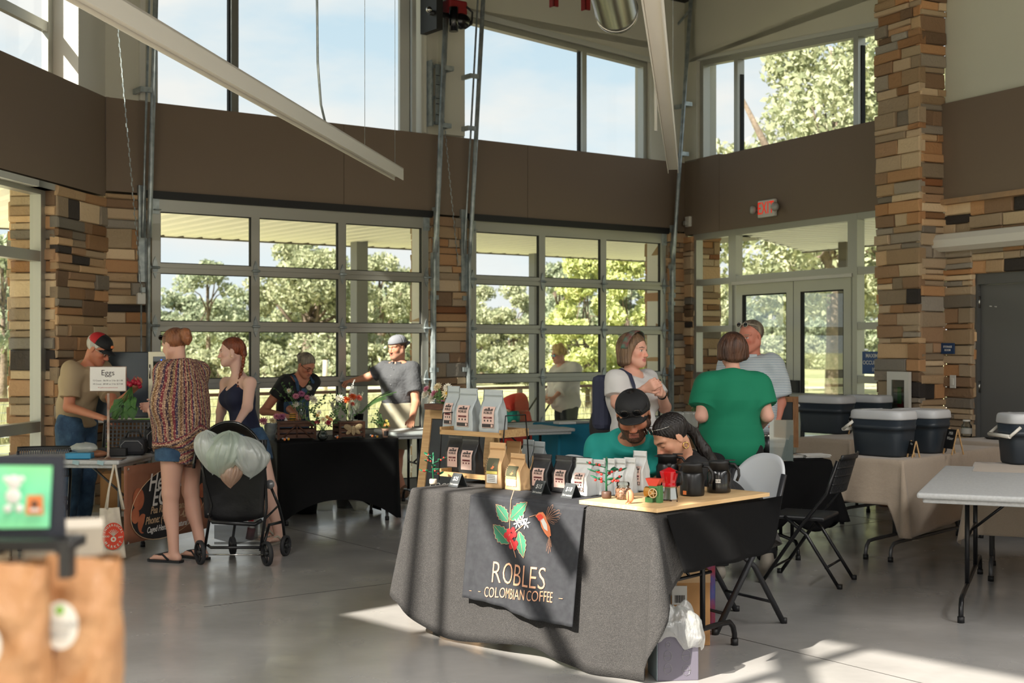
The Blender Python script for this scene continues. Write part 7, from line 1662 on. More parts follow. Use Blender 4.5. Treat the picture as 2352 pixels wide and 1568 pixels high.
def np_mesh(name,v,f,mt,parent,col=None):
    me=bpy.data.meshes.new(name);me.vertices.add(len(v));me.vertices.foreach_set('co',v.astype(np.float32).ravel());m=len(f)
    me.loops.add(4*m);me.loops.foreach_set('vertex_index',f.astype(np.int32).ravel());me.polygons.add(m);me.polygons.foreach_set('loop_start',np.arange(0,4*m,4,dtype=np.int32));me.polygons.foreach_set('loop_total',np.full(m,4,dtype=np.int32));me.polygons.foreach_set('use_smooth',np.ones(m,bool))
    if col is not None:at=me.color_attributes.new('Col','FLOAT_COLOR','POINT');at.data.foreach_set('color',np.concatenate([col,np.ones((len(col),1))],1).astype(np.float32).ravel())
    me.materials.append(M[mt]);me.update(calc_edges=True);o=bpy.data.objects.new(name,me);C.objects.link(o);o.parent=parent;return o
vmat('skin',.55,bump=.15,bscale=180,bdist=.003,spec=.4,sub=.08)
def hairmat(name,a,b):return mat(name,a,.5,c2=b,vscale=26,stretch=(1,1,.12),bump=1.0,bscale=60,bdist=.012,spec=.5)
hairmat('hair_white',(196,192,184),(160,156,150));hairmat('hair_auburn',(150,94,58),(96,58,38));hairmat('hair_red',(140,72,40),(86,42,26));hairmat('hair_ash',(150,138,118),(96,86,74));hairmat('hair_lightbrown',(128,100,74),(84,64,48));hairmat('hair_black',(28,22,20),(14,11,10));hairmat('hair_brown',(92,60,42),(48,30,22));hairmat('hair_blonde',(226,198,140),(196,160,104))
DEF=dict(pelvis=(0,0,.93),waist=(0,0,1.07),chest=(0,.005,1.25),neck=(0,.015,1.42),head=(0,-.005,1.575),
           shL=(.168,.01,1.35),shR=(-.168,.01,1.35),elL=(.225,.035,1.1),elR=(-.225,.035,1.1),wrL=(.24,-.03,.86),wrR=(-.24,-.03,.86),
           hipL=(.085,0,.90),hipR=(-.085,0,.90),knL=(.095,-.015,.49),knR=(-.095,-.015,.49),anL=(.1,.02,.08),anR=(-.1,.02,.08),toL=(.125,-.13,.03),toR=(-.125,-.13,.03))
def person(label,loc,rz,H=1.7,skin=(196,146,118),pose=None,head=(0,0,0),hair=None,top=None,bottom=None,girth=1.0,fem=False,h=.006,shoes=None,beard=0,brow=(70,50,40),lips=(168,96,86),curl=(.35,.35),eyes=(60,44,34),hs=1.0,palm=(None,None),seed=1,group=None,closed=0,bust=0,bare=False):
    """forward is local -y, L is local +x; pose values are local metres for a 1.7 m figure, or world points wrapped as ('w', point)"""
    k=H/1.7;t=thing('person',label,'person',(loc[0],loc[1],loc[2]if len(loc)>2 else 0),rz,group);Wi=(Matrix.Translation(t.location)@Matrix.Rotation(rz,4,'Z')).inverted()
    J={q:V(v)*k for q,v in DEF.items()}
    for q,v in(pose or{}).items():J[q]=(Wi@V(v[1])) if v[0]=='w' else V(v)*k
    HR=Matrix.Rotation(head[0],3,'Z')@Matrix.Rotation(head[1],3,'X')@Matrix.Rotation(head[2],3,'Y');hc=J['head'];s_=k*hs*(.97 if fem else 1.02)
    def hp(x,y,z):return hc+HR@(V((x,y,z))*s_)
    up=(J['neck']-J['pelvis']).normalized();acr=(J['shL']-J['shR']).normalized();hipx=(J['hipL']-J['hipR']).normalized();g=girth
    gk=k*g;wsh=.155 if fem else.168
    def torso(F,o=0,clip=(),shd=1):
        F.limb(J['pelvis'],J['waist'],(.155*gk,.112*gk),((.122 if fem else.138)*gk,.098*gk),hipx,.05,clip,off=o)
        F.limb(J['waist'],J['chest'],((.122 if fem else.138)*gk,.098*gk),(wsh*gk,.115*gk),acr,.05,clip,off=o)
        F.limb(J['chest'],J['neck']-up*.05*k,(wsh*gk,.115*gk),(.115*k,.072*k),acr,.05,clip,off=o)
        for sd in 'LR'*shd:F.limb(J['sh'+sd],J['neck']-up*.04*k,.048*k,.05*k,None,.045,clip,off=o)
        if g>1.08:F.ell(J['waist'].lerp(J['pelvis'],.35)+acr.cross(up)*.05*gk,(.15*gk,.11*gk,.14*gk),k=.06,clip=clip,off=o)
        if bust:
            for q in(-1,1):F.ell(J['chest']+up*.0*k+acr*.075*k*q+acr.cross(up)*.085*gk,(.066*k,.06*k,.066*k),k=.05,clip=clip,off=o)
    def arm(F,sd,o=0,clip=(),fore=True,lim=1.0):
        a,b,c=J['sh'+sd],J['el'+sd],J['wr'+sd];F.limb(a,b,.054*gk,.042*k,None,.03,clip,off=o)
        if fore:F.limb(b,c,(.043*k,.039*k),(.029*k,.022*k),None,.02,clip,off=o)
    def leg(F,sd,o=0,clip=(),calf=True):
        a,b,c=J['hip'+sd],J['kn'+sd],J['an'+sd];F.limb(a,b,.092*gk,.060*k,None,.04,clip,off=o);back=(b-a).normalized().cross(hipx).normalized()
        if calf:F.limb(b,c,.055*k,.036*k,None,.03,clip,off=o);F.ell(b.lerp(c,.3)-back*-.018*k,(.046*k,.05*k,.1*k),k=.03,clip=clip,off=o)
    def hand(F,sd,cu):
        w,e=J['wr'+sd],J['el'+sd];d=(w-e).normalized();q=1 if sd=='L' else-1;n=palm[0 if sd=='L' else 1];n=V(n) if n else-acr*q
        n=(n-d*n.dot(d)).normalized();side=d.cross(n)*-q*1.0;z=k*1.0
        if side.dot(acr.cross(up))<0 and abs(side.dot(acr.cross(up)))>.3:side=-side
        F.limb(w,w+d*.078*z,(.026*z,.018*z),(.040*z,.014*z),side,.015)
        for i,L in enumerate((.066,.076,.072,.056)):
            b=w+d*.082*z+side*(1.5-i)*.0195*z;c1_=cu*(1+.12*i);d1=(d*math.cos(c1_)+n*math.sin(c1_));d2=(d*math.cos(c1_*2.1)+n*math.sin(c1_*2.1));d3=(d*math.cos(c1_*3)+n*math.sin(c1_*3))
            p1=b+d1*L*.48*z;p2=p1+d2*L*.32*z;F.limb(b-d*.012*z,p1,.0098*z,.009*z,None,.004);F.limb(p1,p2,.009*z,.0082*z,None,.004);F.limb(p2,p2+d3*L*.24*z,.0082*z,.0066*z,None,.004)
        b=w+d*.022*z+side*.022*z;p1=b+(d*.6+side*.65+n*.35).normalized()*.045*z;F.limb(b,p1,.013*z,.0105*z,None,.01);F.limb(p1,p1+(d*.9+side*.1+n*(.3+cu*.5)).normalized()*.03*z,.0105*z,.008*z,None,.005)
    B=Field(h);torso(B)
    B.limb(J['neck']-up*.05*k,hp(0,.02,-.055),(.056*k*(.85 if fem else 1.05),.054*k*(.85 if fem else 1.05)),(.05*s_*(.88 if fem else 1.08),.055*s_),acr,.03)
    jaw=.92 if fem else 1.06
    for c,r in(((0,.012,.035),(.0755,.0955,.081)),((0,-.026,-.022),(.060,.064,.076)),((0,-.045,-.062),(.046*jaw,.044,.046))):B.ell(hp(*c),tuple(q*s_ for q in r),HR,.03)
    B.ell(hp(0,-.074,-.094),(.021*s_*jaw,.019*s_,.018*s_),HR,.02)
    for q in(-1,1):
        B.limb(hp(q*.055,-.0,-.05),hp(q*.018,-.066,-.09),.026*s_*jaw,.02*s_,None,.03);B.ell(hp(q*.044,-.058,-.022),(.022*s_,)*3,HR,.02)
        B.limb(hp(q*.012,-.087,.022),hp(q*.05,-.066,.026),.0115*s_,.010*s_,None,.012)
        B.ell(hp(q*.0315,-.104,.002),(.019*s_,.018*s_,.0145*s_),HR,.010,sub=True);B.ell(hp(q*.0315,-.0735,.002),(.0145*s_,)*3,HR,.004)
        B.ell(hp(q*.0775,.008,-.006),(.009*s_,.019*s_,.031*s_),HR@Matrix.Rotation(.25*q,3,'Z')@Matrix.Rotation(.2,3,'X'),.006);B.ell(hp(q*.088,.004,-.002),(.006*s_,.010*s_,.017*s_),HR,.005,sub=True)
        B.ell(hp(q*.0115,-.100,-.036),(.0088*s_,.011*s_,.008*s_),HR,.006)
    B.limb(hp(0,-.084,.012),hp(0,-.110,-.030),.0075*s_,.0115*s_,None,.010)
    B.limb(hp(-.017,-.0865,-.0590),hp(.017,-.0865,-.0590),(.0065*s_,.0045*s_),None,HR@V((0,-1,0)),.006);B.ell(hp(0,-.0935,-.0585),(.013*s_,.006*s_,.0045*s_),HR,.005)
    B.limb(hp(-.014,-.087,-.0700),hp(.014,-.087,-.0700),(.0075*s_,.0055*s_),None,HR@V((0,-1,0)),.006);B.limb(hp(-.024,-.098,-.0645),hp(.024,-.098,-.0645),.0024*s_,None,None,.003,sub=True)
    for i,sd in enumerate('LR'):
        arm(B,sd);hand(B,sd,curl[i]);leg(B,sd);a,t0=J['an'+sd],J['to'+sd];ff=(t0-a);ff.z*=.0 if abs(ff.z)<.12 else 1
        B.limb(a-V((0,0,.03*k)),t0,(.032*k,.034*k),(.040*k,.020*k),hipx,.02);B.ell(a-ff.normalized()*.03*k-V((0,0,.035*k)),(.028*k,.032*k,.03*k),k=.02)
        fd=(t0-a).normalized();sx_=hipx if sd=='L' else-hipx
        if bare:
            for q in range(5):b=t0+V((0,0,-.006))-sx_*(.028-q*.0145)*k;B.limb(b,b+(V((fd.x,fd.y,0)).normalized())*(.036-q*.005)*k,(.0105-q*.0007)*k,.0085*k,None,.005)
    v,f=B.mesh()
    base=np.array(srgb(*skin)[:3]);col=np.tile(base,(len(v),1));r=np.random.default_rng(seed)
    hl=(v-np.array(hc))@np.array(HR)/s_;x,y,z=hl.T;ax_=np.abs(x);inh=(np.abs(z)<.16)&(ax_<.12)&(np.abs(y)<.16)
    def paint(mask,c,a=1.0):m=(np.clip(mask,0,1)*inh*a)[:,None];col[:]=col*(1-m)+np.array(srgb(*c)[:3])*m
    sm=lambda q:np.clip(q*3+.5,0,1)
    rosy=np.exp(-((ax_-.042)**2+(z+.028)**2)/.0004)*(y<-.04)+np.exp(-(x**2+(z+.03)**2)/.0003)*(y<-.09);paint(rosy,tuple(min(255,q*w_) for q,w_ in zip(skin,(1.04,.82,.78))),.6)
    paint(sm(1-((x/.026)**2+((z+.0645)/.0125)**2))*(y<-.07),lips,.85)
    if brow:paint(sm(1-(((ax_-.033)/.021)**2+((z-.0245+.1*np.abs(ax_-.03))/.0052)**2))*(y<-.05),brow,.85)
    if not closed:paint(sm(1-(((ax_-.0315)/.0125)**2+((z-.001)/.0058)**2))*(y<-.06),(226,220,212));paint(sm(1-(((ax_-.0315)/.0058)**2+((z-.0012)/.0058)**2))*(y<-.06),eyes)
    paint(sm(1-(((ax_-.0315)/.0145)**2+((z-(-.003 if closed else.0075))/.0026)**2))*(y<-.06),(60,42,36),.8)
    if beard:
        fld=1-(((z+.075)/.05)**2+0*x);under=((z<-.036-.4*np.maximum(0,.02-ax_)-0*x)&(y<.02)&(z>-.135))|((ax_>.055)&(z<.0)&(z>-.1)&(y<.0)&(y>-.045));lipm=(np.abs(z+.0645)<.011)&(ax_<.024)
        nn=r.uniform(.75,1,len(v));paint(under*(~lipm)*nn,beard[0],beard[1])
    np_mesh('body',v,f,'skin',t,col)
    # clothing ----------------------------------------------------
    def cloth(name,F,mt,amp=.006,sc=1.0,sd=0,vert=.5):
        v,f=F.mesh();n=vnorm(v,f);v=folds(v,n,amp,seed+sd,sc,vert);return np_mesh(name,v,f,mt,t)
    fw=acr.cross(up)
    if top:
        F=Field(h);o=top.get('off',.014);hem=J['pelvis']-up*top.get('hem',.0)*k;nk=top.get('neck',.0);cl=[(tuple(hem),tuple(-up))];nb=J['neck']+up*(-.004-nk*.3)*k;ndir=(up*.9+fw*(.35+nk*2)).normalized();cl.append((tuple(nb),tuple(ndir)))
        torso(F,o,cl,1 if top.get('sleeve',.5)>0 else 0);F.ell(J['neck']+up*.02*k+fw*(.02+nk*.4)*k,((.062+nk*.35)*k,(.066+nk*.5)*k,(.05+nk)*k),k=.01,sub=True) if top.get('scoop',1) else None
        for sd in 'LR':
            sl=top.get('sleeve',.55);a,b,c=J['sh'+sd],J['el'+sd],J['wr'+sd]
            if sl<=0:continue
            if sl<=1:e=a.lerp(b,sl);d=(b-a).normalized();F.limb(a,b,.058*gk,.054*gk,None,.035,[(tuple(e),tuple(d))],off=o)
            else:arm(F,sd,o,[(tuple(b.lerp(c,sl-1)),tuple((c-b).normalized()))])
        for extra in top.get('extra',()):F.limb(*[q if not callable(q) else q(J,k) for q in extra[:2]],*extra[2:])
        cloth(top.get('name','shirt'),F,top['mat'],top.get('amp',.007),top.get('sc',.8),3)
    if bottom:
        F=Field(h);o=bottom.get('off',.012);ln=bottom.get('len',1.9);cl=[(tuple(J['pelvis']+up*.06*k),tuple(up))];F.limb(J['pelvis'],J['waist'],(.158*gk,.116*gk),(.15*gk,.11*gk),hipx,.04,cl,off=o)
        for sd in 'LR':
            a,b,c=J['hip'+sd],J['kn'+sd],J['an'+sd]
            if ln<=1:e=a.lerp(b,ln);F.limb(a,b,.098*gk,.09*gk,None,.035,[(tuple(e),tuple((b-a).normalized()))],off=o)
            else:e=b.lerp(c,ln-1);F.limb(a,b,.094*gk,.066*gk,None,.035,(),off=o);F.limb(b,c,.062*gk,bottom.get('cuff',.052)*k,None,.03,[(tuple(e),tuple((c-b).normalized()))],off=o)
        cloth(bottom.get('name','trousers'),F,bottom['mat'],bottom.get('amp',.006),1.0,9,.3)
    if shoes:
        for sd in 'LR':
            F=Field(h);a,t0=J['an'+sd],J['to'+sd];dn=V((0,0,-.03*k));F.limb(a+dn,t0+V((0,0,.012))+(t0-a)*.12,(.043*k,.042*k),(.048*k,.03*k),hipx,.02);F.ell(a-(t0-a).normalized()*.028*k+dn,(.04*k,.042*k,.042*k),k=.02);F.limb(a+dn,a+V((0,0,.03*k)),.044*k,.044*k,None,.02);v,f=F.mesh();v[:,2]=np.maximum(v[:,2],.0 if loc is None else v[:,2].min()+.004);np_mesh('shoe',v,f,shoes,t)
    if hair:
        F=Field(h*.9);st=hair['style'];nrm=HR@V((0,-.76,-.65));hl_=hair.get('line',.0);p0=hp(0,-.066+hl_,.06);cl=[(tuple(p0),tuple(nrm))]
        F.ell(hp(0,.016,.038),(.084*s_,.102*s_,.088*s_),HR,.01,cl)
        if st=='short':pass
        if st in('bob','long'):
            dn=hair.get('down',-.09)
            F.ell(hp(0,.03,.02),(.098*s_,.10*s_,.10*s_),HR,.02,[(tuple(hp(0,-.03,.0)),tuple(HR@V((0,-.9,-.43))))])
            for q in(-1,1):F.limb(hp(q*.074,.008,.03),hp(q*.085,.012,dn),(.022*s_,.04*s_),(.026*s_,.045*s_),HR@V((1,0,0)),.03)
            F.limb(hp(0,.07,.0),hp(0,.07,dn-.01),(.085*s_,.04*s_),(.08*s_,.036*s_),HR@V((1,0,0)),.03)
        if st=='curly':
            rr=random.Random(5)
            for i in range(26):a,b=rr.uniform(0,6.28),rr.uniform(-.4,1.2);F.ell(hp(.082*math.cos(a)*math.cos(b),.018+.09*math.sin(a)*math.cos(b),.04+.09*math.sin(b)),(.03*s_,)*3,HR,.02,[(tuple(hp(0,-.075,.03)),tuple(HR@V((0,-.9,-.42))))])
        if st=='bun':b=hair['at'];F.ell(hp(*b),(.036*s_,.034*s_,.034*s_),HR,.01)
        for pth in hair.get('tails',()):
            pts=[hp(*q[:3]) if not isinstance(q[0],str) else Wi@V(q[1]) for q in pth];rs=[(q[3]if not isinstance(q[0],str) else q[2]) for q in pth]
            for i in range(len(pts)-1):F.limb(pts[i],pts[i+1],rs[i]*s_,rs[i+1]*s_,None,.015)
        v,f=F.mesh();n=vnorm(v,f);r=np.random.default_rng(seed+5);q=np.zeros(len(v))
        hv=(v-np.array(hc))@np.array(HR);an=np.arctan2(hv[:,0],hv[:,1]);q=np.sin(an*34+2*np.sin(hv[:,2]*40))+.6*np.sin(an*61+3*np.sin(hv[:,2]*23));v=v+n*(q*.0013)[:,None];np_mesh('hair',v,f,hair['mat'],t)
        if hair.get('braid'):
            pts=[hp(*q) for q in hair['braid']];N=26;m=MB()
            for i in range(N):
                fpos=i/N*(len(pts)-1);a=int(fpos);p=pts[a].lerp(pts[a+1],fpos-a);d=(pts[a+1]-pts[a]).normalized();sgn=1 if i%2 else-1;sdv=d.cross(HR@V((0,-1,0))).normalized();rr=.017*s_*(1-.35*i/N);m.ball(p+sdv*sgn*rr*.55,(rr,rr*.85,rr*1.25),10,7,mtx=(d.to_track_quat('Z','Y').to_matrix()@Matrix.Rotation(sgn*.5,3,'Y')).to_4x4())
            m.build('braid',hair['mat'],t)
    t['_']=0;del t['_']
    return t,(lambda T:(lambda:T)())((Matrix.Translation(hc)@HR.to_4x4()@Matrix.Scale(s_,4))),J,Wi
def cap(t,T,m1,m2,mb,back=False,lift=.0,emblem=None):
    m=MB();n=26
    for half in(0,1):
        def f(u,v):
            a=(math.pi*u+(math.pi if half else 0));b=v*math.pi/2;q=math.cos(b)**.75;return T@V((.0865*math.cos(a)*q,.008+.106*math.sin(a)*q,.045+lift+.082*math.sin(b)**1.05+(.01*(1-v)*(-1 if 0 else 1))*0))
        m.grid(f,n,10,mi=half)
    o=m.build('cap',[m1,m2],t,solid=.003);sgn=1 if back else-1;m=MB()
    m.grid(lambda u,v:T@V(((u-.5)*.155*(1-.18*v),.008+sgn*(.092*math.sqrt(max(0,1-((u-.5)*1.72)**2))+.072*v*math.sqrt(max(.0,1-((u-.5)*1.9)**2))),.047+lift-.012*v-.03*(2*u-1)**2*(1))),16,8);m.build('brim',mb,o,solid=.004)
    m=MB();m.ball(T@V((0,.008,.128+lift)),.006);m.build('button',m2,o)
    if emblem:m=MB();m.ball(T@V((0,-.094,.075+lift)),(.018,.018,.014),12,8);m.build('emblem',emblem,o)
    return o
def specs(t,T,y=-.094,z=.002,mt='black',lens=None,up_=0,r=.0215,tilt=0):
    Q=T@Matrix.Translation((0,0,up_))@Matrix.Rotation(tilt,4,'X');m=MB()
    for q in(-1,1):
        m.tube([Q@V((q*.031+r*math.cos(a*.3927),y,z+r*.85*math.sin(a*.3927))) for a in range(17)],.0022,6,cap=False);m.tube([Q@V((q*(.031+r),y,z+.006)),Q@V((q*.076,y+.03,z+.006)),Q@V((q*.079,.01,z+.004))],.002,5)
    m.tube([Q@V((-.0095,y,z+.004)),Q@V((.0095,y,z+.004))],.002,5);o=m.build('glasses',mt,t)
    if lens:m=MB();[m.ball(Q@V((q*.031,y,z)),(r*.98,.003,r*.84),16,8,mtx=Q.to_3x3().normalized().to_4x4()) for q in(-1,1)];m.build('lens',lens,o)
    return o
mat('tee_tan',(166,146,116),.85);mat('denim',(58,88,116),.85,c2=(40,66,94),vscale=16,bump=.3,bscale=60);mat('tank_navy',(24,30,58),.8);mat('tee_black',(22,22,24),.8);mat('shirt_grey',(74,75,78),.85,bump=.4,bscale=40);mat('shorts_khaki',(168,162,140),.85);mat('tee_white',(214,212,210),.85);mat('tee_teal',(32,150,140),.85);mat('tee_green',(8,122,88),.85);mat('trousers_black',(20,21,24),.8);mat('blouse_white',(228,226,222),.85);mat('pants_slate',(52,60,66),.85);mat('cap_red',(176,24,34),.7);mat('cap_grey',(122,124,130),.8);mat('cap_black',(18,18,20),.75);mat('dark_lens',(12,12,14),.15,coat=.5);mat('gold',(214,170,104),.25,metal=1);mat('shoe_sole',(150,142,130),.8);mat('leather',(110,82,62),.6)
def stripe_shirt():
    m=mat('shirt_stripe',(196,204,208),.85);nt=m.node_tree;p=nt.nodes['Principled BSDF'];t=nt.nodes.new('ShaderNodeTexCoord');w=nt.nodes.new('ShaderNodeTexWave');w.bands_direction='Z';w.inputs['Scale'].default_value=24;nt.links.new(t.outputs['Object'],w.inputs[0]);r=nt.nodes.new('ShaderNodeValToRGB');r.color_ramp.elements[0].color=srgb(214,218,218);r.color_ramp.elements[1].color=srgb(120,150,170);r.color_ramp.elements[0].position=.6;r.color_ramp.elements[1].position=.8;nt.links.new(w.outputs[0],r.inputs[0]);nt.links.new(r.outputs[0],p.inputs['Base Color'])
stripe_shirt()
def poncho_mat():
    """vertical crochet bands on the body, horizontal ones near the hem, with a speckled stitch"""
    m=mat('poncho',(150,90,70),.9);nt=m.node_tree;p=nt.nodes['Principled BSDF'];L=nt.links.new;N=nt.nodes.new;t=N('ShaderNodeTexCoord');s=N('ShaderNodeSeparateXYZ');L(t.outputs['Object'],s.inputs[0])
    def mth(op,a,b=None):
        n=N('ShaderNodeMath');n.operation=op
        for i,q in enumerate((a,b)):
            if q is None:continue
            if isinstance(q,(int,float)):n.inputs[i].default_value=q
            else:L(q,n.inputs[i])
        return n.outputs[0]
    def ramp(src,cols):
        fr=mth('FRACT',src);r=N('ShaderNodeValToRGB');r.color_ramp.interpolation='CONSTANT';e=r.color_ramp.elements
        while len(e)<len(cols):e.new(.5)
        for i,c in enumerate(cols):e[i].position=i/len(cols);e[i].color=srgb(*c)
        L(fr,r.inputs[0]);return r.outputs[0]
    pal=[(150,44,58),(60,58,78),(190,150,120),(150,108,56),(196,172,140),(52,62,100),(164,60,70),(176,140,90),(44,40,50),(200,160,130)]
    ang=N('ShaderNodeMath');ang.operation='ARCTAN2';L(s.outputs['X'],ang.inputs[0]);L(s.outputs['Y'],ang.inputs[1])
    vb=ramp(mth('MULTIPLY',ang.outputs[0],1.6),pal);hz_=mth('ADD',s.outputs['Z'],mth('MULTIPLY',mth('ABSOLUTE',s.outputs['X']),.5));hb=ramp(mth('MULTIPLY',hz_,7),pal)
    cut=mth('LESS_THAN',hz_,1.02);x=N('ShaderNodeMix');x.data_type='RGBA';L(cut,x.inputs[0]);L(vb,x.inputs[6]);L(hb,x.inputs[7])
    v=N('ShaderNodeTexVoronoi');v.inputs['Scale'].default_value=75;L(t.outputs['Object'],v.inputs[0]);r=N('ShaderNodeValToRGB');r.color_ramp.elements[0].position=.25;r.color_ramp.elements[0].color=srgb(214,186,150);r.color_ramp.elements[1].position=.4;r.color_ramp.elements[1].color=(1,1,1,1);L(v.outputs[0],r.inputs[0])
    y=N('ShaderNodeMix');y.data_type='RGBA';y.inputs[0].default_value=.55;L(x.outputs[2],y.inputs[6]);vr=N('ShaderNodeValToRGB');e=vr.color_ramp.elements;e[0].color=srgb(206,176,140);e[1].color=srgb(70,40,48);e[0].position=.3;e[1].position=.5;L(v.outputs[0],vr.inputs[0]);L(vr.outputs[0],y.inputs[7]);L(y.outputs[2],p.inputs['Base Color'])
    b=N('ShaderNodeBump');b.inputs['Strength'].default_value=.6;b.inputs['Distance'].default_value=.006;L(v.outputs[0],b.inputs['Height']);L(b.outputs[0],p.inputs['Normal'])
poncho_mat()
W=lambda px,py,Y:('w',pix(px,py,Y))
# 1 egg seller
t,T,J,Wi=person('person in a tan t-shirt and red and black cap holding radishes',(-3.66,10.98),R(72),1.74,(190,124,96),seed=11,girth=1.06,
    pose=dict(chest=(0,-.05,1.25),neck=(0,-.12,1.40),head=(0,-.21,1.53),shL=(.175,-.12,1.35),shR=(-.175,-.09,1.35),elR=W(158,935,10.72),wrR=W(243,962,10.45),elL=W(262,935,10.85),wrL=W(303,897,10.7)),head=(.1,R(32),0),
    hair=dict(style='short',mat='hair_white',line=.01),top=dict(mat='tee_tan',hem=-.0,sleeve=.72,off=.022,amp=.009),bottom=dict(mat='denim',len=1.97,off=.016),shoes='leather',brow=(150,130,120),curl=(.6,.3),palm=((0,0,1),(0,0,-1)),closed=1)
cap(t,T,'cap_red','cap_black','cap_black',emblem='sticker_orange');specs(t,T,mt='steel',r=.019)
m=MB();m.grid(lambda u,v:J['pelvis']+V((.178*math.cos(6.283*u),.138*math.sin(6.283*u),.055+.035*v)),30,1);m.build('belt','leather',t,solid=.004)
hw=pix(306,893,10.66);q=thing('radish_bunch','bunch of red radishes with long green leaves held by the egg seller','radishes',hw);rnd=random.Random(2)
for i in range(8):p=V((.01+rnd.uniform(-.035,.055),-.04+rnd.uniform(-.03,.02),rnd.uniform(.02,.075)));m=MB();m.ball(p,(.019,.019,.021),12,8);m.tube([p+V((0,0,.02)),p+V((rnd.uniform(-.02,.02),0,.05))],[.003,.0008],5);m.build('radish',mat('radish',(170,24,52),.35),q)
m=MB()
for i in range(26):
    e=V((rnd.uniform(-.16,.03),rnd.uniform(-.09,.0),rnd.uniform(-.24,-.1)));m.tube([(0,-.04,.03),e*.45+V((0,-.02,0)),e*.7],.0025,4);d=V((rnd.uniform(-1,1),rnd.uniform(-.4,.4),-.8)).normalized();s_=d.cross(V((0,1,rnd.uniform(-.5,.5)))).normalized()*.03;m.add([e*.6,e*.75+s_,e+d*.03,e*.85-s_,e*.8+V((0,-.01,0))],[(0,4,1),(1,4,2),(2,4,3),(3,4,0)],smooth=True)
m.build('leaves',mat('radish_leaf',(58,104,44),.5,c2=(80,128,58),vscale=30),q)
# 2 woman in patterned poncho
def pc(F):pass
t,T,J,Wi=person('person in a patterned poncho top and denim shorts, back to the camera',(-2.46,9.72),R(-118),1.75,(206,160,140),fem=True,seed=22,girth=1.1,bare=True,head=(-.12,R(18),0),
    pose=dict(head=(0,-.065,1.555),neck=(0,-.01,1.42),elL=W(382,928,9.5),wrL=W(356,942,9.62),elR=(-.23,-.12,1.12),wrR=(-.12,-.32,1.1),knR=(-.095,-.0,.49),anR=(-.10,.10,.07),toR=(-.12,-.05,.03),anL=(.10,.02,.07),toL=(.125,-.13,.03)),curl=(.6,.4),
    hair=dict(style='bun',at=(0,.115,.045),mat='hair_auburn',tails=[[(0,.10,.06,.03),(.0,.14,.045,.038),(0,.145,-.0,.036),(0,.14,-.035,.015)]]),bottom=dict(mat='denim',len=.42,off=.02,name='shorts'),lips=(176,110,100))
F=Field(.007);up=V((0,0,1));k=1.75/1.7
F.limb(J['chest'],J['neck']-up*.04,(.205,.155),(.15,.11),(1,0,0),.05,[(tuple(J['neck']+up*.01),(0,-.2,.98))])
hem=[((0,0,.80),(0,0,-1))];F.limb((0,.0,1.38*k),(0,.0,1.1),(.15,.10),(.235,.165),(1,0,0),.05,[(tuple(J['neck']),(0,-.2,.98))]);F.limb((0,0,1.15),(0,.01,.78),(.235,.165),(.25,.19),(1,0,0),.05,[((0,0,.80),(.25,.1,-.96))])
F.limb((0,.02,1.0),(.05,.06,.76),(.16,.13),(.1,.1),(1,0,0),.06,[((0,0,.70),(.3,0,-1))])
for sd in 'LR':
    a,b,c=J['sh'+sd],J['el'+sd],J['wr'+sd];F.limb(a,J['neck']-up*.03,.062,.058,None,.05);e=b.lerp(c,.35);F.limb(a,b,(.075,.07),(.09,.085),None,.06);F.limb(b-V((0,0,.02)),c-V((0,0,.03)),(.09,.08),(.11,.09),None,.05,[(tuple(e),tuple((c-b).normalized()))])
    F.limb(b.lerp(a,.3),(b.x*.8,b.y*.8,.98),(.08,.06),(.05,.05),None,.07)
v,f=F.mesh();n=vnorm(v,f);v=folds(v,n,.012,5,.6,.12);np_mesh('poncho',v,f,'poncho',t)
specs(t,T,mt='black',lens='dark_lens',up_=.062,tilt=-.25,y=-.098)
m=MB();m.lathe([(.03,-.005),(.034,0),(.03,.005)],T@V((0,.115,.06)),16,mtx=Matrix.Rotation(R(90),4,'X'));m.build('hair_tie','black',t)
def flipflop(t,J,mt='black',strap='black',k=1.0):
    for sd in 'LR':
        a,b=J['an'+sd],J['to'+sd];d=V((b.x-a.x,b.y-a.y,0));L=d.length;d.normalize();s=V((-d.y,d.x,0));c=V((a.x,a.y,0));m=MB()
        pts=[(-.075,.0),(-.065,.033),(0,.036),(L*.7,.043),(L+.03,.045),(L+.055,.025),(L+.06,0)];pl_=[c+d*x+s*y for x,y in pts]+[c+d*x-s*y for x,y in pts[::-1][1:-1]];n_=len(pl_)
        m.add([p+V((0,0,.001)) for p in pl_]+[p+V((0,0,.018)) for p in pl_],[tuple(range(n_))[::-1],tuple(range(n_,2*n_))]+[(i,(i+1)%n_,n_+(i+1)%n_,n_+i) for i in range(n_)]);o=m.build('flip_flop',mt,t)
        m=MB()
        for q in(-1,1):m.tube([c+d*.02+s*q*.04+V((0,0,.02)),c+d*(L*.5)+s*q*.035+V((0,0,.062)),c+d*(L*.98)+s*.012+V((0,0,.045))],.009,6,flat=.4)
        m.build('strap',strap,o)
flipflop(t,J)
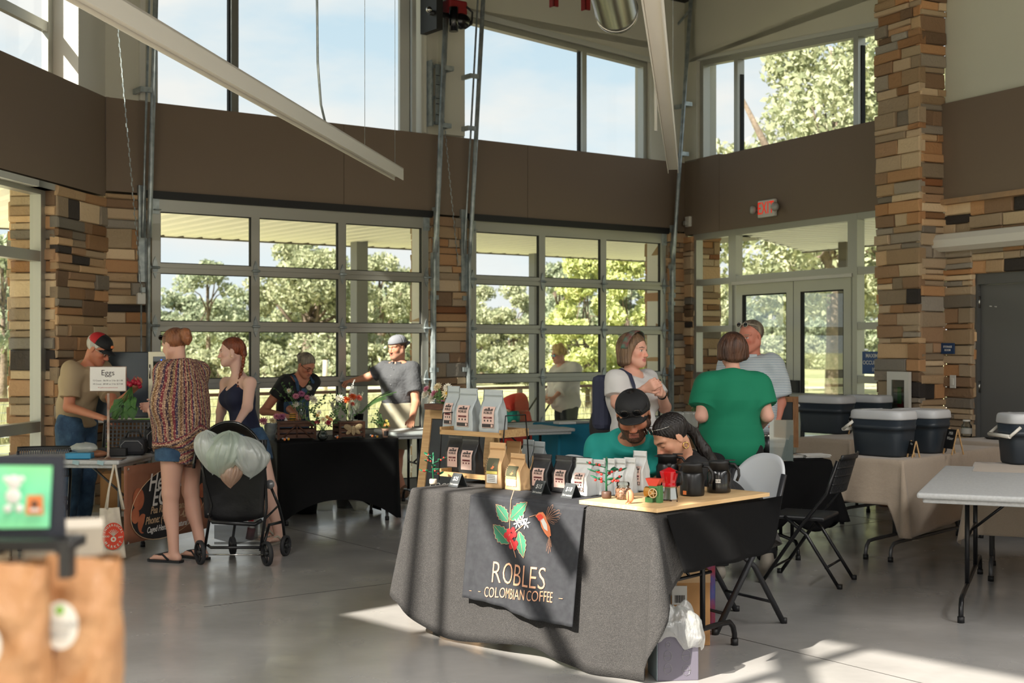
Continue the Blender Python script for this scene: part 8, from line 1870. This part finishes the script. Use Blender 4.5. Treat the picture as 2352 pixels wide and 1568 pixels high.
# 3 young woman with braid
t,T,J,Wi=person('person with a long red braid in a navy tank top standing behind the stroller',(-2.2,10.62),R(-66),1.70,(226,184,166),fem=True,seed=33,bare=True,head=(-.25,R(6),R(-6)),girth=.9,
    pose=dict(head=('w',pix(532,808,10.72)),neck=('w',pix(547,864,10.75)),chest=('w',pix(550,912,10.75)),waist=('w',pix(560,965,10.72)),pelvis=('w',pix(575,1005,10.7)),shL=W(574,880,10.58),shR=W(520,880,10.98),elL=W(568,935,10.45),wrL=W(545,972,10.2),elR=W(508,945,10.9),wrR=W(500,985,10.6),
    hipL=W(590,1020,10.65),hipR=W(575,1020,10.8),knL=W(618,1120,10.6),knR=W(608,1120,10.8),anL=W(640,1228,10.6),anR=W(625,1222,10.9),toL=W(618,1240,10.45),toR=W(600,1235,10.8)),
    hair=dict(style='short',mat='hair_red',line=.01,tails=[[(0,.09,.02,.035),(.01,.10,-.03,.026)]],braid=[(.01,.10,-.03),(.035,.085,-.12),(.06,.05,-.22),(.075,.02,-.33),(.08,.0,-.42)]),top=dict(mat='tank_navy',sleeve=0,hem=.05,neck=.09,off=.008,amp=.002,name='tank_top'),bottom=dict(mat='denim',len=.4,name='shorts'),bust=1,lips=(190,80,84),brow=(140,90,64))
m=MB();
for q in(1,):m.tube([T@V((.079,.0,-.045+.012*math.cos(a*.785)))+V((0,.012*math.sin(a*.785),0)) for a in range(9)],.002,5,cap=False)
m.build('hoop_earring','gold',t);flipflop(t,J,'shoe_sole','canvas')
# 4 florist
t,T,J,Wi=person('person with grey bun and black glasses in denim dungarees arranging flowers',(-2.12,12.55),R(50),1.62,(196,132,104),fem=True,seed=44,head=(.05,R(34),0),girth=1.02,
    pose=dict(chest=(0,-.06,1.22),neck=(0,-.13,1.36),head=(0,-.22,1.48),shL=(.165,-.13,1.31),shR=(-.165,-.11,1.31),elR=W(606,944,12.35),wrR=W(648,952,12.15),elL=W(668,940,12.4),wrL=W(678,950,12.2)),hair=dict(style='bun',at=(0,.12,.03),mat='hair_ash'),
    top=dict(mat='tee_black',sleeve=.5,hem=.0,neck=.06),bottom=dict(mat='denim',len=1.95,off=.02),shoes='leather',closed=1,curl=(.6,.6),bust=1,palm=((0,0,-1),(0,0,-1)))
specs(t,T,mt='black',r=.024);F=Field(.007);k=1.62/1.7;fwd=V((0,-1,0))
F.limb(J['pelvis']+V((0,-.02,.0)),J['chest']+V((0,-.0,-.0)),(.165,.13),(.13,.148),(1,0,0),.03,[(tuple(J['chest']+V((0,0,.02))),(0,0,1)),(tuple(J['chest']+V((0,.0,0))),(0,1,0))]);v,f=F.mesh();np_mesh('dungaree_bib',folds(v,vnorm(v,f),.005,3),f,'denim',t)
for q in(-1,1):m=MB();m.tube([J['chest']+V((q*.09,-.15,0)),J['chest']+V((q*.10,-.14,.09)),J['neck']+V((q*.095,-.02,.018)),J['neck']+V((q*.08,.09,-.06)),J['waist']+V((q*.02,.12,0))],.02,8,flat=.3);m.build('dungaree_strap','denim',t)
# 5 man in grey shirt
t,T,J,Wi=person('person in a grey button shirt and backward cap leaning a hand on the door frame',(-1.19,13.62),R(-24),1.70,(196,136,108),seed=55,girth=1.06,head=(-.35,R(10),0),beard=((130,112,100),.45),
    pose=dict(elR=W(845,866,13.72),wrR=W(808,874,13.75),elL=W(955,925,13.45),wrL=W(946,962,13.1),knL=(.02,-.03,.50),anL=(-.06,.1,.08),toL=(-.08,-.05,.03),knR=(-.06,-.06,.5),anR=(.08,-.02,.08),toR=(.06,-.17,.03)),hair=dict(style='short',mat='hair_brown',line=.02),
    top=dict(mat='shirt_grey',sleeve=.68,hem=.08,off=.016,amp=.008),bottom=dict(mat='shorts_khaki',len=.92,off=.02,name='shorts'),shoes='leather',curl=(.12,.9),palm=((0,0,-1),(0,0,-1)))
cap(t,T,'cap_grey','cap_grey','cap_grey',back=True)
m=MB();[m.box(J['neck']+V((q*.035,-.07,-.01)),(.05,.02,.035),rot=q*.5) for q in(-1,1)];m.build('collar','shirt_grey',t)
for i in range(5):m=MB();m.ball(J['neck'].lerp(J['waist'],i*.25+.15)+V((0,-.145-.012*math.sin(i),-.0)),.0055,8,6);m.build('button','zip_silver',t)
# 6 woman outside with pushchair
t,T,J,Wi=person('person in a white blouse and blue sunglasses pushing a red stroller outside the door',(.72,17.3,-.05),R(-62),1.66,(222,170,150),fem=True,seed=66,girth=1.2,head=(0,R(12),0),h=.008,
    pose=dict(elL=W(1290,895,17.1),wrL=W(1272,914,17.0),elR=W(1268,900,17.5),wrR=W(1255,914,17.3),chest=(0,-.04,1.25),neck=(0,-.07,1.41),head=(0,-.12,1.56)),hair=dict(style='curly',mat='hair_blonde'),top=dict(mat='blouse_white',sleeve=1.3,hem=.16,off=.045,amp=.016),bottom=dict(mat='pants_slate',len=1.95),shoes='black',curl=(.8,.8),bust=1)
specs(t,T,mt='cap_grey',lens=mat('blue_lens',(60,170,210),.15,coat=.5))
sp_=pix(1210,960,17.2);q=thing('baby_stroller','red hooded stroller outside the narrower door','stroller',(sp_.x,17.2,-.05),R(-62))
m=MB();m.grid(lambda u,v:(.2*math.cos(math.pi*u),-.08-.26*math.sin(v*1.9),.78+.22*math.sin(math.pi*u)**.6*math.cos(v*1.5)+0.02),20,10);m.build('hood',mat('red_cloth',(206,56,44),.8,bump=.5,bscale=9),q,solid=.01);m=MB();m.box((0,-.02,.55),(.36,.08,.5),bev=.03,rot=Matrix.Rotation(.25,3,'X'));m.box((0,-.22,.4),(.36,.36,.08),bev=.03);m.build('seat','red_cloth',q)
for x in(-.22,.22):
    m=MB();m.tube([(x,.42,1.02),(x,.3,.98),(x,-.35,.12)],.013,6);m.tube([(x,.2,.12),(x,-.05,.5)],.012,6);m.build('frame_tube','leg_black',q)
    for y in(-.38,.22):m=MB();m.lathe([(.02,-.015),(.1,-.02),(.1,.02),(.02,.015)],(x,y,.1),20,mtx=Matrix.Rotation(R(90),4,'Y'));m.build('wheel','tyre',q)
t,T,J,Wi=person('person, a small child with fair hair sitting in the red stroller outside',(sp_.x,17.2,.12),R(-62),.85,(232,190,170),seed=77,h=.008,hs=1.5,head=(.1,R(10),0),pose=dict(pelvis=(0,-.45,.75),waist=(0,-.42,.9),chest=(0,-.42,1.05),neck=(0,-.43,1.2),head=(0,-.46,1.42),shL=(.15,-.43,1.17),shR=(-.15,-.43,1.17),elL=(.22,-.5,.95),elR=(-.22,-.5,.95),wrL=(.14,-.68,.9),wrR=(-.14,-.68,.9),hipL=(.09,-.46,.74),hipR=(-.09,-.46,.74),knL=(.12,-.85,.72),knR=(-.12,-.85,.72),anL=(.12,-.95,.42),anR=(-.12,-.95,.42),toL=(.12,-1.08,.38),toR=(-.12,-1.08,.38)),hair=dict(style='short',mat='hair_blonde'),top=dict(mat='tee_teal',sleeve=.8),bottom=dict(mat='denim',len=1.9))
# 7 woman with headband
t,T,J,Wi=person('person in a white t-shirt and patterned green headband standing behind the seated man',(.83,8.95),R(46),1.69,(222,168,146),fem=True,seed=88,girth=1.08,head=(.12,R(4),0),h=.005,
    pose=dict(elR=W(1418,925,8.8),wrR=W(1480,893,8.62),elL=W(1527,935,9.0),wrL=W(1520,905,8.72)),hair=dict(style='bob',mat='hair_lightbrown',down=-.085),top=dict(mat='tee_white',sleeve=.6,hem=.1,neck=.03,off=.02,amp=.008),bottom=dict(mat='denim',len=1.95),shoes='black',curl=(.9,.7),bust=1,lips=(190,104,100),palm=((-1,0,.3),(1,0,.3)))
m=MB();m.grid(lambda u,v:T@V((.111*math.cos(math.pi*(1.12*u-.06)),-.042+.052*v+.03*(1-math.sin(math.pi*u)),.030+.108*math.sin(math.pi*(1.12*u-.06)))),26,4);m.build('headband',mat('headband',(86,124,108),.7,c2=(120,60,56),vscale=24),t,solid=.004)
m=MB();m.tube([J['shR']+V((.05,.14,-.12)),J['shR']+V((.045,.08,.06)),J['shR']+V((.045,.0,.095)),J['shR']+V((.045,-.08,.06)),J['shR']+V((.035,-.15,-.08)),J['shR']+V((.0,-.16,-.28))],.02,8,flat=.3,up=(1,0,0));m.build('backpack_strap',mat('strap_navy',(52,56,78),.8),t)
m=MB();m.box(J['chest']+V((.0,.2,-.04)),(.28,.13,.38),bev=.04);m.build('backpack','strap_navy',t)
m=MB();m.lathe([(.03,-.015),(.033,0),(.03,.015)],J['wrL']+(J['elL']-J['wrL'])*.06,14,mtx=((J['elL']-J['wrL']).to_track_quat('Z','Y').to_matrix().to_4x4()));m.build('wristband','black',t)
# 8 seated man in teal
t,T,J,Wi=person('person with black beard in a teal t-shirt and black cap seated behind the coffee bags',(.70,7.72),R(4),1.74,(180,126,98),seed=99,girth=1.16,h=.0045,head=(-.22,R(26),R(-5)),beard=((26,20,18),.95),brow=(22,16,14),closed=1,hs=1.1,lips=(150,92,82),
    pose=dict(pelvis=(0,.1,.52),waist=(0,.06,.66),chest=(0,-.0,.86),neck=('w',pix(1450,1003,7.55)),head=('w',pix(1455,953,7.42)),shL=W(1520,1032,7.62),shR=W(1378,1032,7.62),elL=W(1520,1120,7.45),elR=W(1370,1115,7.5),wrL=W(1478,1150,7.3),wrR=W(1420,1150,7.35),hipL=(.1,.08,.50),hipR=(-.1,.08,.50),knL=(.16,-.34,.52),knR=(-.16,-.34,.52),anL=(.15,-.32,.08),anR=(-.15,-.32,.08),toL=(.17,-.46,.03),toR=(-.17,-.46,.03)),hair=dict(style='short',mat='hair_black',line=.03),top=dict(mat='tee_teal',sleeve=.75,hem=.08,neck=.01,off=.02,amp=.009),bottom=dict(mat='trousers_black',len=1.95),shoes='black')
cap(t,T,'cap_black','cap_black','cap_black',lift=-.004);specs(t,T,mt='dark_lens',lens='dark_lens',up_=.066,y=-.105,r=.024)
# 9 seated woman in black
t,T,J,Wi=person('person with long dark ponytail and gold hoop earring leaning towards the seated man',(1.27,7.62),R(-76),1.64,(204,152,124),fem=True,seed=111,h=.0045,head=(.1,R(36),0),brow=(40,28,24),closed=1,hs=1.12,lips=(176,96,90),
    pose=dict(pelvis=('w',(1.33,7.66,.55)),waist=('w',(1.26,7.6,.67)),chest=('w',pix(1620,1110,7.48)),neck=('w',pix(1572,1058,7.40)),head=('w',pix(1542,1003,7.33)),shL=W(1598,1076,7.24),shR=W(1600,1070,7.6),elL=W(1560,1150,7.1),elR=W(1560,1150,7.6),wrL=W(1510,1165,7.3),wrR=W(1500,1165,7.5),hipL=('w',(1.31,7.56,.53)),hipR=('w',(1.31,7.76,.53)),knL=('w',(.96,7.45,.54)),knR=('w',(.96,7.72,.54)),anL=('w',(1.06,7.42,.09)),anR=('w',(1.1,7.72,.09)),toL=('w',(.95,7.4,.03)),toR=('w',(.98,7.7,.03))),
    hair=dict(style='short',mat='hair_black',line=.0,tails=[[(0,.09,.02,.028),('w',pix(1594,994,7.42),.026),('w',pix(1618,1034,7.42),.034),('w',pix(1646,1076,7.44),.03),('w',pix(1684,1122,7.44),.012)]]),top=dict(mat='tee_black',sleeve=.7,hem=.05,neck=.04,off=.016),bottom=dict(mat='trousers_black',len=1.95),shoes='black')
m=MB()
for q in(-1,1):c=T@V((q*.083,.012,-.058));m.tube([c+V((0,0,0))+(T.to_3x3()@V((0,.016*math.sin(a*.524),.016*math.cos(a*.524)))) for a in range(13)],.0042,6,cap=False)
m.build('hoop_earring','gold',t);specs(t,T,mt='steel',lens='dark_lens',up_=.070,y=-.098,tilt=-.35,r=.022)
# 10 woman in green seen from behind
t,T,J,Wi=person('person in a green t-shirt with short brown hair, back to the camera',(1.50,8.9),R(183),1.69,(220,168,148),fem=True,seed=122,girth=1.2,h=.0055,head=(.05,R(6),0),
    pose=dict(shL=(.175,.01,1.33),shR=(-.175,.01,1.33),elL=W(1612,955,8.85),wrL=W(1625,985,9.2),elR=W(1762,955,8.85),wrR=W(1742,985,9.2),anR=W(1762,1285,8.85),toR=W(1752,1318,8.98),knR=W(1745,1180,9.05)),hair=dict(style='bob',mat='hair_brown',down=-.05),top=dict(mat='tee_green',sleeve=.66,hem=.12,off=.026,amp=.013,sc=.55),bottom=dict(mat='trousers_black',len=1.93),shoes='shoe_sole')
# 11 man with sunglasses on head
t,T,J,Wi=person('person with sunglasses on a balding head and a pale striped shirt',(1.93,10.55),R(-32),1.80,(206,134,112),seed=133,girth=1.18,head=(-.3,R(8),0),h=.0065,brow=(150,120,100),
    pose=dict(elL=W(1792,925,10.45),wrL=W(1785,965,10.4),elR=(-.26,-.02,1.1),wrR=(-.2,-.25,1.0)),hair=dict(style='short',mat='hair_ash',line=.045),top=dict(mat='shirt_stripe',sleeve=.8,hem=.1,off=.03,amp=.012),bottom=dict(mat='trousers_black',len=1.95),shoes='black')
specs(t,T,mt='canvas',lens='dark_lens',up_=.072,y=-.092,tilt=-.3);m=MB();[m.box(J['neck']+V((q*.04,-.07,-.0)),(.06,.025,.045),rot=q*.5) for q in(-1,1)];m.build('collar','shirt_stripe',t)
